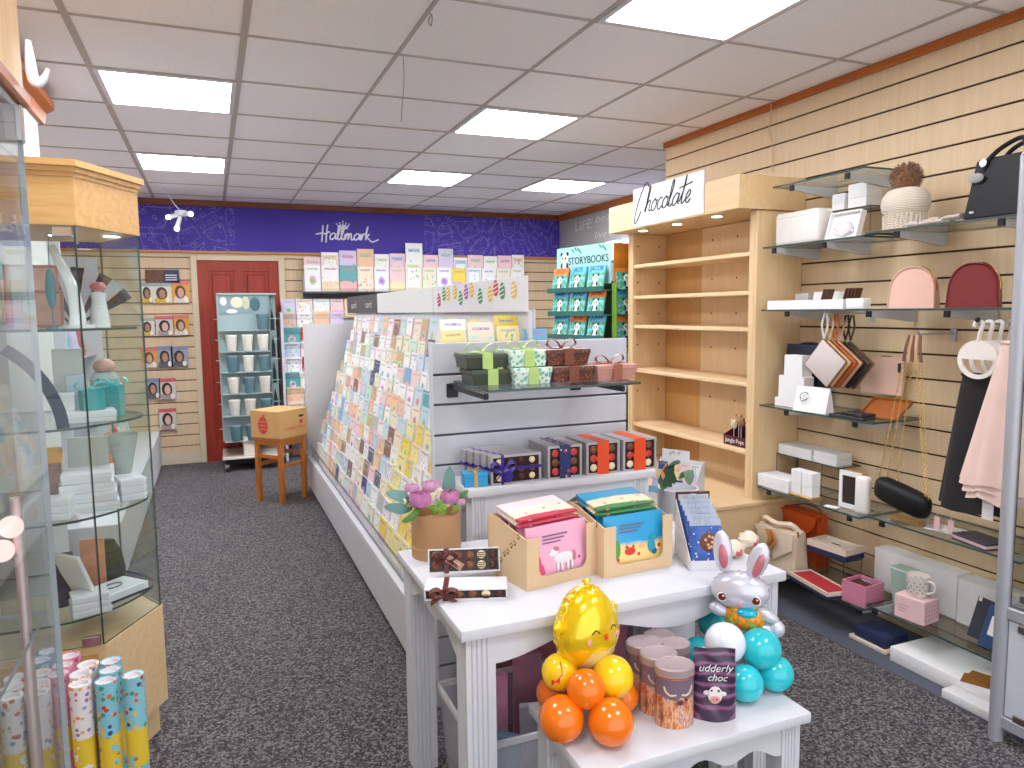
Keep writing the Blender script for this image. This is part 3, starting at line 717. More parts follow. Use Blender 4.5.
# ---- glass shelf with wrapped boxes on the rack end
GY0 = 2.08
gz = (at(489, 391.5, y=GY0).z + at(637, 381, y=GY0).z) / 2; gl = at(489, 391, y=GY0).x; gr = at(641, 381, y=GY0).x
o = thing('glass_shelf', 'glass shelf on black brackets fixed to the grey rack end, carrying ribboned gift boxes', 'shelf', ((gl + gr) / 2, 2.25, gz - .008))
GZ = gz; w = (gr - gl) / 2
b = MB(); b.pane(-w, w, GY0 - 2.25, 2.434 - 2.25, 0, .008); b.build('glass_panel', [GLASS, EDGE], o)
for bx in (at(487, 392, y=GY0).x, at(632, 385, y=GY0).x - .03):
    b = MB(); b.box(bx - .008 - (gl + gr) / 2, bx + .008 - (gl + gr) / 2, GY0 - 2.25 + .004, .184, -.022, -.001, .003); b.box(bx - .02 - (gl + gr) / 2, bx + .02 - (gl + gr) / 2, .172, .185, -.05, -.001, .002)
    b.build('bracket', BLACKP, o); 
DKG = mat('dark_olive_card', (66, 74, 58), .35); LIME = mat('lime_satin', (176, 206, 120), .35, var=.15)
t = NT('aqua_floral_paper'); cc = t.coord('Object'); v = t.vor(cc, 70); n = t.noise(cc, 60, 2)
t.bsdf(t.mix(t.math('LESS_THAN', v, .45), (*lin((222, 236, 226)), 1), t.ramp(n, [(.4, (96, 178, 176)), (.6, (150, 196, 140))])), .4); AQF = t.m
t = NT('bronze_spot_paper'); cc = t.coord('Object'); v = t.vor(cc, 95, rand=.6)
t.bsdf(t.mix(t.math('LESS_THAN', v, .35), (*lin((92, 46, 34)), 1), (*lin((150, 88, 62)), 1)), .35); BRZ = t.m
BRR = mat('bronze_satin', (120, 66, 48), .35); PKB = mat('rose_bronze_card', (196, 142, 128), .35); TPR = mat('copper_satin', (158, 92, 76), .35)
gb = [(466.7, 508.7, 367.3, 352, DKG, LIME, 'dark olive gift box with lime bow, upper of its stack', 1),
      (472.8, 513.8, 385, 369.5, DKG, LIME, 'dark olive gift box with lime bow, lower of its stack at the shelf front', 0),
      (510.8, 547.7, 366, 349.5, AQF, LIME, 'aqua floral gift box with lime bow stacked on top', 1),
      (514, 552, 384, 367.5, AQF, LIME, 'aqua floral gift box with lime bow at the bottom of its stack', 0),
      (546.6, 590, 363, 346.5, BRZ, BRR, 'spotted bronze gift box stacked on top', 1),
      (553.8, 594, 382, 366, BRZ, BRR, 'spotted bronze gift box at the bottom of its stack', 0),
      (598, 637, 380, 364.5, PKB, TPR, 'rose bronze gift box with copper ribbon at the right end of the glass shelf', 0)]
def giftbox(lab, cx, y0, z0, w, d, h, m, rm, s=.05, wx=.018):
    o = thing('gift_box', lab, 'gift box', (cx, y0 + d / 2, z0), rnd.uniform(-.03, .03), 'ribboned gift boxes on the glass shelf')
    k = .9; b = MB()
    b.prism([(-w / 2 * k, -d / 2 * k, 0), (w / 2 * k, -d / 2 * k, 0), (w / 2, -d / 2, h * .7), (-w / 2, -d / 2, h * .7)], (0, d * .95, 0)); b.build('box_base', m, o)
    b = MB(); b.box(-w / 2 - .002, w / 2 + .002, -d / 2 - .003, d / 2 + .003, h * .68, h, .002); b.build('lid', m, o)
    b = MB(); e = .002
    b.box(-wx, wx, -d / 2 - .0045, d / 2 + .0045, h - .0, h + .0015); b.box(-wx, wx, -d / 2 - .0045, -d / 2 - .003, h * .0, h); b.box(-w / 2 - .0035, w / 2 + .0035, -.009, .009, h, h + .0015)
    bow(b, (0, -.01, h + .001), s, .014); b.build('ribbon', rm, o); return o
low = {}
for n, (x0, x1, yb, yt, m_, r_, lab, lv) in enumerate(gb):
    if lv == 0: yf = at((x0 + x1) / 2, yb, z=GZ).y; yf = min(max(yf, GY0 + .02), 2.22)
    else: yf = at((gb[n + 1][0] + gb[n + 1][1]) / 2, gb[n + 1][2], z=GZ).y; yf = min(max(yf, GY0 + .02), 2.22) + .012
    A = at(x0, yb, y=yf); B = at(x1, yb, y=yf); h = at(x0, yt, y=yf).z - A.z
    if lv: hb = at(x0, gb[n + 1][3], y=yf).z - at(x0, gb[n + 1][2], y=yf).z
    giftbox(lab, (A.x + B.x) / 2, yf, GZ + (hb + .003 if lv else .0003), B.x - A.x, .13, h, m_, r_, .055)
for n, (px, yb) in enumerate(((455, 380), (465.5, 381.5))):
    yf = 2.27 - .03 * n; A = at(px, yb, y=yf)
    giftbox(('small dark olive gift box behind at far left of the glass shelf', 'small dark olive gift box second from the left behind on the glass shelf')[n], max(A.x, gl + .04 + .058 * n), yf, GZ + .0003, .05, .12, .054, DKG, LIME, .034, .01)

# ---- window boxes of chocolates on the tall table
SILV = mat('silver_card', (176, 172, 176), .35, metal=.2); DARKW = mat('dark_window', (46, 28, 26), .25)
CH1, CH2, CH3, CH4 = mat('milk_chocolate', (122, 72, 44), .35, var=.2), mat('dark_chocolate', (72, 40, 28), .3), mat('white_chocolate', (232, 216, 176), .4), mat('red_praline', (196, 60, 60), .35)
def chocbox(lab, x0, x1, yf, z0, h, th, band, nx=3, ny=3, grp='windowed chocolate boxes on the tall table', front=True, mix=0):
    w = x1 - x0
    o = thing('chocolate_box', lab, 'chocolate box', ((x0 + x1) / 2, yf + th / 2, z0), 0, grp)
    b = MB(); b.box(-w / 2, w / 2, -th / 2 + .006, th / 2, 0, h, .001); b.box(-w / 2, -w / 2 + .008, -th / 2, -th / 2 + .006, 0, h); b.box(w / 2 - .008, w / 2, -th / 2, -th / 2 + .006, 0, h); b.box(-w / 2 + .008, w / 2 - .008, -th / 2, -th / 2 + .006, h - .008, h); b.box(-w / 2 + .008, w / 2 - .008, -th / 2, -th / 2 + .006, 0, .006)
    b.build('carton', SILV, o)
    if front:
        b = MB(); b.box(-w / 2 + .008, w / 2 - .008, -th / 2 + .0045, -th / 2 + .0062, .006, h - .008); b.build('tray', DARKW, o)
        rr = min((w - .03) / nx, (h - .02) / ny) * .42
        for j in range(ny):
            for i in range(nx):
                if band == 'o' and i == 1 and nx == 3: continue
                q = MB(); cx = -w / 2 + .012 + (w - .024) * (i + .5) / nx; cz = .008 + (h - .018) * (j + .5) / ny
                q.sph((cx, -th / 2 + .0045, cz), (rr, .0042, rr), 12, 8)
                mm = [CH3, CH4, CH1][j] if band == 'o' else [CH4, CH1, CH4][j] if band == 'n' else [CH3, CH1, CH2, CH1, CH2, CH1][(i * 2 + j * 3 + mix) % 6]
                q.build('chocolate', mm, o)
    b = MB()
    if band == 'p':
        PU = mat('purple_satin', (58, 40, 132), .3)
        b.box(-w / 2 - .001, w / 2 + .001, -th / 2 - .0015, th / 2 + .0005, h * .48, h * .48 + .01); b.box(-w * .30, -w * .30 + .01, -th / 2 - .0015, th / 2 + .0005, -.0002, h + .0012)
        if front:
            c = Vector((-w * .27, -th / 2 - .003, h * .5))
            for sx in (-1, 1):
                b.strip(cat_rom([c, c + Vector((sx * .024, -.006, .026)), c + Vector((sx * .046, -.006, .018)), c + Vector((sx * .028, -.004, -.002)), c], 4), (0, .5, 1), .012)
                b.strip(cat_rom([c, c + Vector((sx * .014, -.003, -.02)), c + Vector((sx * .03, -.003, -.034))], 3), (1, .3, .3), .008)
            b.prism([c + Vector((.018 + .017 * math.cos(a), -.005, -.022 + .02 * math.sin(a))) for a in [2 * PI * k / 16 for k in range(16)]], (0, -.001, 0))
        b.build('ribbon', PU, o)
    elif band == 'n':
        if 'navy_floral_sleeve' not in MATS:
            t = NT('navy_floral_sleeve'); cc = t.coord('Object'); v = t.vor(cc, 55); t.bsdf(t.mix(t.math('LESS_THAN', v, .3), (*lin((34, 46, 96)), 1), t.ramp(t.noise(cc, 40, 1), [(.45, (236, 232, 232)), (.55, (200, 70, 80))], True)), .4); MATS['navy_floral_sleeve'] = t.m
        b.box(-w * .16, w * .16, -th / 2 - .0015, th / 2 + .0005, -.0002, h + .0012); b.build('sleeve', MATS['navy_floral_sleeve'], o)
        if front:
            b = MB(); b.prism([(.021 * math.cos(a), -th / 2 - .0018, h * .48 + .021 * math.sin(a)) for a in [2 * PI * k / 18 for k in range(18)]], (0, -.001, 0)); b.build('round_label', mat('navy_label', (36, 52, 110), .4), o)
    elif band == 'o':
        b.box(-w * .17, w * .17, -th / 2 - .0015, th / 2 + .0005, -.0002, h + .0012)
        if front: b.prism([(.03 * math.cos(a) * 1.05, -th / 2 - .0018, h * .5 + .014 * math.sin(a)) for a in [2 * PI * k / 12 for k in range(12)]], (0, -.0012, 0))
        b.build('sleeve', mat('bright_orange_card', (226, 78, 34), .4), o)
    return o
YT = 2.232
for base, n_, band, what in (((491, 541, 478, 444), 5, 'p', 'purple ribboned'), ((548, 582, 476.5, 440.5), 3, 'n', 'navy floral sleeved'), ((586.6, 619.8, 472.5, 437), 3, 'o', 'left hand orange sleeved'), ((623.2, 656.5, 468, 433.5), 3, 'o', 'right hand orange sleeved')):
    x0, x1, yb, yt = base; A = at(x0, yb, y=YT); B = at(x1, yt, y=YT); th = .034 if n_ == 5 else .055; th = min(th, .185 / n_)
    for k in range(n_):
        dx = -.012 * k if n_ == 5 else 0
        chocbox('%s chocolate box, %s from front of its row on tall table' % (what, ORD[k]), A.x + dx, B.x + dx, YT + k * (th + .001), T1Z + .0003, B.z - A.z if n_ == 5 else B.z - A.z, th, band, 4 if band == 'p' else 3, 3, front=(k == 0))
BLUEB = mat('sky_blue_card', (52, 158, 210), .4); GOLD = mat('gold_satin', (206, 172, 110), .3, metal=.3)
p = at(477, 481.5, y=2.24)
o = thing('gift_box', 'small bright blue gift box with gold bow at left corner of tall table', 'gift box', (p.x, 2.265, T1Z + .0003), -.15)
b = MB(); b.box(-.04, .04, -.028, .028, 0, .04, .002); b.build('box_base', BLUEB, o)
b = MB(); b.box(-.042, .042, -.03, .03, .032, .047, .002); b.build('lid', BLUEB, o)
b = MB(); b.box(-.006, .006, -.0312, .0312, .0, .0482); bow(b, (0, 0, .048), .022, .009); b.build('ribbon', GOLD, o)

# ---- hat box of flowers
p = at(430, 548, z=T2Z); HX, HY = .585, 2.10
HX, HY = at(431, 552, z=T2Z).x + .01, at(431, 552, z=T2Z).y
HR = .5 * (at(452, 540, y=HY).x - at(405, 540, y=HY).x)
HY = min(HY + HR * .6, 2.19 - HR); 
o = thing('flower_hat_box', 'tan round hat box filled with pink peonies at left corner of the middle table', 'flower box', (HX, HY, T2Z + .0003))
HH = at(431, 512, y=HY).z - T2Z
b = MB(); b.lathe([(0, 0), (HR, 0), (HR, .028), (HR + .0015, .029), (HR + .0015, .033), (HR, .034), (HR, HH), (HR - .004, HH), (HR - .004, HH - .03), (0, HH - .03)], 36); b.build('round_box', mat('tan_card', (184, 142, 102), .6), o)
def peony(c, r, m, name='peony'):
    b = MB()
    for q in range(6):
        rr = r * (1.08 - .13 * q); np_ = (7, 7, 6, 6, 5, 4)[q]
        for k in range(np_):
            a = 2 * PI * (k / np_) + q * .7 + rnd.uniform(-.1, .1); tip = rnd.uniform(-.1, .15)
            def pet(u, v, a=a, rr=rr, q=q, tip=tip):
                ph = (v - .5) * 1.35; el = -.45 + (1.15 + .16 * q + tip) * u
                rad = rr * (1 + (.10 + .0 * q) * math.sin(11 * v + q + k) * u + (.16 - .03 * q) * u * u)
                return (c[0] + rad * math.cos(el) * math.cos(a + ph), c[1] + rad * math.cos(el) * math.sin(a + ph), c[2] + rad * .92 * math.sin(el))
            b.surf(pet, 4, 6, .0011)
    b.sph(c, r * .4, 10, 8); return b.build(name, m, o)
PINK1, PINK2 = mat('dusky_pink_petal', (186, 118, 164), .6, var=.35, scale=60), mat('pale_pink_petal', (206, 158, 190), .6, var=.3, scale=60)
GREENL, BLUEG, FRESH = mat('green_leaf', (84, 128, 62), .5, var=.3), mat('eucalyptus_leaf', (104, 144, 140), .6, var=.15), mat('fresh_green', (134, 178, 74), .5, var=.3)
def hp(px, py, dy=0.): q = at(px, py, y=HY - HR * .5 + dy); return (q.x - HX, q.y - HY, q.z - T2Z)
peony(hp(420, 501, -.02), .030, PINK1); peony(hp(449, 498, .0), .026, PINK1); peony(hp(432, 488, .04), .026, PINK2); peony(hp(412, 490, .05), .02, PINK2); peony(hp(460, 502, -.01), .013, PINK2, 'bud')
def blossoms(px, py, m, n=7, name='blossom'):
    c = Vector(hp(px, py)); b = MB()
    for k in range(n):
        d = Vector((rnd.uniform(-1, 1), rnd.uniform(-1, .3), rnd.uniform(-1, 1))) * .018
        for q in range(5):
            a = 2 * PI * q / 5; b.sph(c + d + Vector((.005 * math.cos(a), -.002, .005 * math.sin(a))), (.0045, .002, .0045), 6, 4)
    b.build(name, m, o)
IV = mat('ivory_petal', (232, 228, 196), .6)
blossoms(405, 500, IV); blossoms(434, 494, IV); blossoms(443, 503, IV, 4); blossoms(438, 508, FRESH, 9, 'filler_leaf')
def leaf(P, w, m, th=.001, name='leaf', par=None):
    b = MB(); P = cat_rom(P, 5); N = len(P)
    t_ = (P[-1] - P[0]).normalized(); sd = t_.cross(Vector((.2, -1, .3))).normalized()
    b.surf(lambda u, v: P[min(N - 1, int(u * (N - 1) + .5))] + sd * ((v - .5) * w * (math.sin(PI * (.04 + .94 * u)) ** .7)) + Vector((0, 0, -abs(v - .5) * w * .15)), 8, 4, th); return b.build(name, m, par or o)
leaf([hp(412, 503), hp(402, 496, -.02), hp(386, 492, -.01)], .035, BLUEG); leaf([hp(412, 508), hp(400, 508, -.02), hp(384, 506, 0)], .032, BLUEG)
leaf([hp(443, 500, .05), hp(449, 484, .06), hp(450, 466, .07)], .045, BLUEG); leaf([hp(455, 505, .0), hp(462, 495, -.01), hp(468, 490, 0)], .018, GREENL); leaf([hp(420, 508, -.03), hp(412, 516, -.05), hp(402, 522, -.05)], .022, GREENL)
for q in range(10):
    x, y = rnd.uniform(406, 452), rnd.uniform(494, 509); leaf([hp(x, y + 5, 0), hp(x + rnd.uniform(-6, 6), y, -.01), hp(x + rnd.uniform(-12, 12), y - 6, -.02)], .014, GREENL if q % 2 else FRESH)

# ---- two chocolate selections with brown ribbon
BRN = mat('brown_satin', (98, 44, 40), .35)
def selection(lab, w, d, h, loc, rot, rows=2, tagged=True):
    o = thing('chocolate_selection', lab, 'chocolate box', loc, group='brown ribboned chocolate selections', rot=rot)
    b = MB(); b.box(-w / 2, w / 2, -h / 2 + .006, h / 2, 0, d, .001, 0); b.box(-w / 2, w / 2, -h / 2, -h / 2 + .006, 0, .004); b.box(-w / 2, w / 2, -h / 2, -h / 2 + .006, d - .004, d); b.box(-w / 2, -w / 2 + .004, -h / 2, -h / 2 + .006, .007, d - .007); b.box(w / 2 - .004, w / 2, -h / 2, -h / 2 + .006, .007, d - .007); b.build('carton', GLOSSW, o)
    b = MB(); b.box(-w / 2 + .004, w / 2 - .004, -h / 2 + .0045, -h / 2 + .0063, .004, d - .004); b.build('tray', DARKW, o)
    for j in range(rows):
        for i in range(6):
            q = MB(); r = d * (.18 if rows == 2 else .3); q.sph((-w / 2 + w * (i + .6) / 6.2, -h / 2 + .0045, d * ((.29 + .42 * j) if rows == 2 else .5)), (r * (1 if rows == 2 else 1.3), .0045, r), 12, 8)
            if i in (4,):
                for k in (-1, 0, 1): q.box(-w / 2 + w * (i + .6) / 6.2 - r * .8, -w / 2 + w * (i + .6) / 6.2 + r * .8, -h / 2 - .0006, -h / 2 + .001, d * (.29 + .42 * j) + k * r * .45 - .001, d * (.29 + .42 * j) + k * r * .45 + .001, 0, 1)
            q.build('chocolate', [(CH1, CH2, CH1, CH1, CH3, CH2)[i], CH2], o)
    b = MB(); b.box(-w * .28, -w * .28 + .014, -h / 2 - .0012, h / 2 + .001, -.001, d + .001)
    c = Vector((-w * .26, -h / 2 - .003, d * .6))
    for sx in (-1, 1):
        b.strip(cat_rom([c, c + Vector((sx * .018, -.012, .018)), c + Vector((sx * .036, -.012, .01)), c + Vector((sx * .02, -.006, -.004)), c], 4), (0, 1, .5), .014)
        b.strip(cat_rom([c, c + Vector((sx * .02, -.006, -.012)), c + Vector((sx * .034, -.006, -.022))], 3), (0, .5, 1), .013)
    b.build('ribbon', BRN, o)
    if not tagged: return o
    b = MB(); c = c + Vector((.028, -.003, -.014)); M = Matrix.Translation(c) @ Matrix.Rotation(.6, 4, 'Y'); b.box(-.028, .022, -.0015, 0, -.011, .011, 0, 0, M)
    for k in range(2): b.box(-.016, .012, -.0021, -.0015, -.005 + .006 * k, -.003 + .006 * k, 0, 1, M)
    b.build('gift_tag', [mat('copper_tag', (188, 138, 116), .4), GLOSSW], o); return o
A = at(430, 567, z=T2Z + .035); B = at(508, 572, z=T2Z + .035)
W1 = (B - A).length * .98
pl = at(472, 600, z=T2Z)
selection('brown ribboned chocolate selection lying flat on the middle table, white lid upward', .215, .03, .085, (pl.x, pl.y + .044, T2Z + .0005), (0, 0, -.36), 1, False)
ps = at(467, 571, z=T2Z + .03)
selection('brown ribboned chocolate selection propped upright behind the flat one on the middle table', .2, .066, .028, (ps.x, ps.y + .024, T2Z + .0185), (-.32, 0, -.30))
# ---- cardboard counter displays with flat chocolate packs
def poly_round(x0, x1, z0, z1, r, y, top=False):
    P = []
    for cx, cz, a0 in ((x0 + r, z0 + r, PI), (x1 - r, z0 + r, 1.5 * PI)):
        for k in range(6): a = a0 + k * PI / 10; P.append((cx + r * math.cos(a), y, cz + r * math.sin(a)))
    return P + [(x1, y, z1), (x0, y, z1)]
def artmat(name, top, mid, low, dots, scale=28, split=.45):
    t = NT(name); g = t.n('ShaderNodeTexCoord').outputs['Generated']; s = t.sep(g); z = s[2]
    n = t.math('ADD', z, t.math('MULTIPLY', t.noise(t.coord('Object'), 14, 2), .22))
    col = t.ramp(n, [(0, low), (split * .55, low), (split * .6, mid), (split + .12, mid), (split + .2, top), (1, top)])
    v = t.vor(t.coord('Object'), scale); col = t.mix(t.math('MULTIPLY', t.math('LESS_THAN', v, .16), t.math('LESS_THAN', z, .5)), col, (*lin(dots), 1))
    t.bsdf(col, .25, coat=.3); MATS[name] = t.m; return t.m
ART_P = artmat('pink_pack_print', (236, 176, 204), (236, 176, 204), (150, 196, 110), (220, 90, 150), 30, .16)
ART_B = artmat('blue_pack_print', (40, 160, 214), (244, 214, 140), (236, 190, 90), (210, 70, 50), 26, .42)
PKTOP = mat('rose_pack_back', (212, 110, 120), .35); BLTOP = mat('lagoon_pack_back', (40, 140, 196), .35)
PAW = mat('brown_print_marks', (120, 84, 56), .7)
def counter_display(lab, art, top_m, A, B, w, d, hf, hb, z0, what, lying):
    rz = math.atan2(B.y - A.y, B.x - A.x); MM = Matrix.Translation(((A.x + B.x) / 2, (A.y + B.y) / 2, 0)) @ Matrix.Rotation(rz, 4, 'Z'); w = (B - A).length
    o = thing('counter_display', lab, 'cardboard display', MM @ Vector((0, 0, z0)), rz, 'cut out cardboard counter displays')
    T = .004; b = MB()
    hole = poly_round(-w * .33, w * .36, hf * .2, hf * .80, .018, 0)
    # front with a rounded cut out open at the top
    L_ = [(-w / 2, 0, 0), (w / 2, 0, 0), (w / 2, 0, hf * .92), (w * .36, 0, hf * .98)] + [p for p in hole[:12][::-1]] + [(-w * .33, 0, hf * .80), (-w / 2, 0, hf * .80)]
    b.prism([(-w / 2, 0, 0), (w / 2, 0, 0), (w / 2, 0, hf * .2), (-w / 2, 0, hf * .2)], (0, T, 0))
    b.prism([(-w / 2, 0, hf * .2)] + [(-w * .33 - .0, 0, hf * .2)] + [p for p in hole[:6][::-1]][:5] + [(-w * .33, 0, hf * .86), (-w / 2, 0, hf * .92)], (0, T, 0)) if False else None
    b.box(-w / 2, -w * .33, 0, T, hf * .2, hf * .93); b.box(w * .36, w / 2, 0, T, hf * .2, hf)
    for sx, px in ((1, -w * .33), (-1, w * .36)):
        b.prism([(px, 0, hf * .2), (px + sx * .02, 0, hf * .2), (px + sx * .006, 0, hf * .2 + .006), (px, 0, hf * .2 + .02)], (0, T, 0))
    for sx in (-1, 1):
        x = sx * w / 2; b.prism([(x, T, 0), (x, d, 0), (x, d, hb), (x, d * .75, hb), (x, T, hf * .93)], (-sx * T, 0, 0))
    b.box(-w / 2, w / 2, d - T, d, 0, hb * .98); b.box(-w / 2 + T, w / 2 - T, T, d - T, 0, T)
    b.build('tray', KRAFT, o)
    b = MB()
    for k in range(7):
        y = d * (.18 + .1 * k * .9); z = hb * (.82 - .1 * k) if k % 2 else hb * (.85 - .1 * k)
        for q in range(4):
            c = Vector((-w / 2 - .0005, y + (.006 * q if q < 3 else .006) - .004, z + (.004 if q == 1 else 0) + (-.007 if q == 3 else 0)))
            b.sph(c, (.0006, .0026 if q < 3 else .005, .0026 if q < 3 else .004), 6, 4)
    b.build('printed_marks', PAW, o)
    pw, ph = w * .86, hf * 1.04
    for k in range(4):
        p = thing('chocolate_pack', '%s, %s from the front inside its cardboard display' % (what, ORD[k]), 'chocolate pack', MM @ Vector((0, .016 + k * d * .20, z0 + .0055)), group='packs standing in cardboard displays', rot=(-.10, 0, rz))
        b = MB(); b.surf(lambda u, v: (pw * (u - .5), -.004 * math.sin(PI * u) * math.sin(PI * v), ph * v), 6, 6, .005, 0); b.build('pack', art, p)
        if k == 0:
            b = MB(); 
            for q in range(3): b.box(-pw * .26, pw * (.16 - .06 * q), -.0082, -.0072, ph * (.80 - .06 * q), ph * (.82 - .06 * q))
            b.build('caption', mat('caption_ink', (120, 96, 130), .5), p); b = MB()
            if art is ART_P:   # white pony with a coloured mane
                def bl(x, z, rx, rz, mi=0): b.sph((pw * x, -.0078, ph * z), (pw * rx, .0018, ph * rz), 12, 6, mi)
                bl(.08, .38, .17, .10); bl(-.08, .50, .07, .08); bl(-.13, .47, .05, .035); [bl(x, .24, .022, .10) for x in (-.03, .04, .14, .21)]; bl(-.05, .55, .06, .05, 1); bl(.25, .38, .035, .10, 1); b.build('printed_pony', [GLOSSW, mat('mane_pink', (190, 120, 140), .5)], p); b = MB(); bl(-.33, .36, .03, .12, 2); bl(-.33, .24, .08, .12, 2); bl(-.2, .83, .03, .03, 3) if False else None
                b.build('printed_dress', [GLOSSW, mat('mane_pink', (190, 120, 140), .5), mat('dress_pink', (226, 80, 140), .5), PAW], p)
            else:              # beach animals
                def bl(x, z, rx, rz, mi=0): b.sph((pw * x, -.0078, ph * z), (pw * rx, .0018, ph * rz), 12, 6, mi)
                bl(-.10, .34, .09, .07, 0); bl(-.15, .42, .02, .03, 0); bl(-.04, .42, .02, .03, 0); bl(.27, .38, .07, .12, 1); bl(.30, .52, .06, .06, 1); bl(.31, .28, .05, .06, 2); bl(-.32, .4, .06, .16, 3); bl(.1, .4, .05, .04, 4)
                b.build('printed_beach_animals', [mat('crab_red', (210, 60, 44), .5), mat('toy_teal', (40, 150, 170), .5), mat('toy_dark_teal', (24, 96, 120), .5), mat('palm_green', (90, 160, 70), .5), mat('peach_print', (240, 180, 130), .5)], p)
    for k in range(lying):
        p = thing('chocolate_pack', '%s lying tilted across the top of its cardboard display, %s' % (what, ('lower one', 'upper one')[k]), 'chocolate pack', MM @ Vector((-.008 + .004 * k, d * .24 + .010 * k, z0 + hf * 1.07 + .013 * k)), group='packs lying on cardboard displays', rot=(-PI / 2 + .17, 0, rz + .02 * k))
        b = MB(); b.surf(lambda u, v: (pw * (u - .5), -.006 * math.sin(PI * u) * math.sin(PI * v), ph * .74 * v), 8, 6, .006, 0); b.build('pack', artmat('lying_%s' % art.name, *(((234, 214, 216), (240, 224, 200), (196, 70, 90), (226, 140, 170)) if art is ART_P else ((60, 150, 190), (240, 214, 180), (70, 130, 80), (230, 150, 120)))) if 'lying_%s' % art.name not in MATS else MATS['lying_%s' % art.name], p)
A = at(527, 592, z=T2Z); B = at(596, 574, z=T2Z); hgt = at(527, 537, y=A.y).z - T2Z
w = at(596, 575, y=A.y).x - A.x
counter_display('cardboard counter display of pink pony chocolate packs, left of the pair', ART_P, PKTOP, A, B, w, .20, hgt, hgt * 1.12, T2Z + .0003, 'pink pony chocolate pack', 2)
A = at(604, 579, z=T2Z); B = at(672, 566, z=T2Z); hgt = at(604, 525, y=A.y).z - T2Z
counter_display('cardboard counter display of blue beach chocolate packs, right of the pair', ART_B, BLTOP, A, B, w, .20, hgt, hgt * 1.12, T2Z + .0003, 'blue beach chocolate pack', 2)
# ---- white display of blue chocolate pouches with brown header
A = at(690, 571, z=T2Z); w = .105; dz = lambda px, py: at(px, py, y=A.y).z - T2Z
o = thing('pouch_display', 'white card counter display with brown back holding blue chocolate slabs', 'cardboard display', A + Vector((w / 2 * math.cos(-.34), w / 2 * math.sin(-.34), .0003)), -.34)
PM_ = Matrix.Translation(o.location) @ Matrix.Rotation(-.34, 4, 'Z')
d = .16; b = MB()
for sx in (-1, 1): b.prism([(sx * w / 2, 0, 0), (sx * w / 2, d, 0), (sx * w / 2, d, .17), (sx * w / 2, 0, .03)], (-sx * .002, 0, 0))
b.box(-w / 2, w / 2, 0, .002, 0, .028); b.box(-w / 2, w / 2, .002, d, 0, .002); b.build('tray', GLOSSW, o)
b = MB(); b.box(-w / 2, w / 2, d - .003, d, 0, .19); b.build('back_panel', mat('cocoa_card', (84, 52, 42), .5), o)
b = MB(); b.sph((0, d - .004, .178), (.016, .0015, .006), 14, 6); b.build('hang_hole', GLOSSW, o)
t = NT('blue_star_wrapper'); cc = t.coord('Object'); v = t.vor(cc, 60); t.bsdf(t.mix(t.math('LESS_THAN', v, .16), (*lin((52, 92, 172)), 1), (*lin((210, 226, 240)), 1)), .2, coat=.5); BLW = t.m
for k in range(6):
    p = thing('chocolate_slab', 'blue wrapped chocolate slab, %s from the front of the white display' % ORD[k], 'chocolate bar', PM_ @ Vector((0, .012 + .022 * k, .005)), 0, 'blue chocolate slabs', (-.16, 0, -.34))
    hh = .118 + .009 * k; b = MB(); b.box(-w * .44, w * .44, -.005, .005, 0, hh, .003, 0); b.build('wrapper', BLW, p)
    b = MB(); b.surf(lambda u, v: (w * .88 * (u - .5), .002 * math.sin(40 * u), hh + .018 * v), 14, 1, .001); b.build('film_top', mat('clear_film', (206, 216, 226), .15, alpha=.55), p)
    if k == 0:
        b = MB(); b.sph((.008, -.006, .072), (w * .27, .004, .028), 18, 8); b.build('chocolate_disc', mat('cocoa', (112, 66, 50), .5, var=.2), p)
        b = MB()
        for q in range(7): a = 2 * PI * q / 7; b.sph((.008 + .010 * math.cos(a) * (1.3 if q % 2 else .6), -.0105, .072 + .016 * math.sin(a)), .0042, 8, 6)
        b.build('toppings', mat('candy_topping', (230, 186, 150), .4), p)
        b = MB(); b.prism([(-.008, -.0062, .0), (.014, -.0062, .0), (.003, -.0062, .028)], (0, .001, 0)); b.build('white_flash', GLOSSW, p)
# ---- small parcels in crinkled film behind the rabbit
FILM = mat('crinkled_cream_film', (226, 210, 190), .25, var=.3, scale=50)
for k, (px, py, lb) in enumerate(((733, 557, 'crinkled cream film bag of sweets behind the rabbit ears, left one'), (748, 548, 'crinkled cream film bag of sweets behind the rabbit ears, right one'))):
    p = at(px, py, z=T2Z); o = thing('sweet_bag', lb, 'bag of sweets', (p.x, p.y, T2Z), .3 * k, 'crinkled bags of sweets')
    q = MB(); q.sph((0, 0, .026), .03, 16, 10, fn=lambda d: Vector((d.x * .036, d.y * .028, d.z * .026)) * (1 + .12 * math.sin(9 * d.x + 7 * d.z) + .05 * math.sin(17 * d.y))); q.build('bag', FILM, o)
    q = MB(); q.box(-.012, .012, -.0285, -.024, .012, .03, .003); q.build('red_label', mat('rose_label', (196, 84, 84), .4), o)

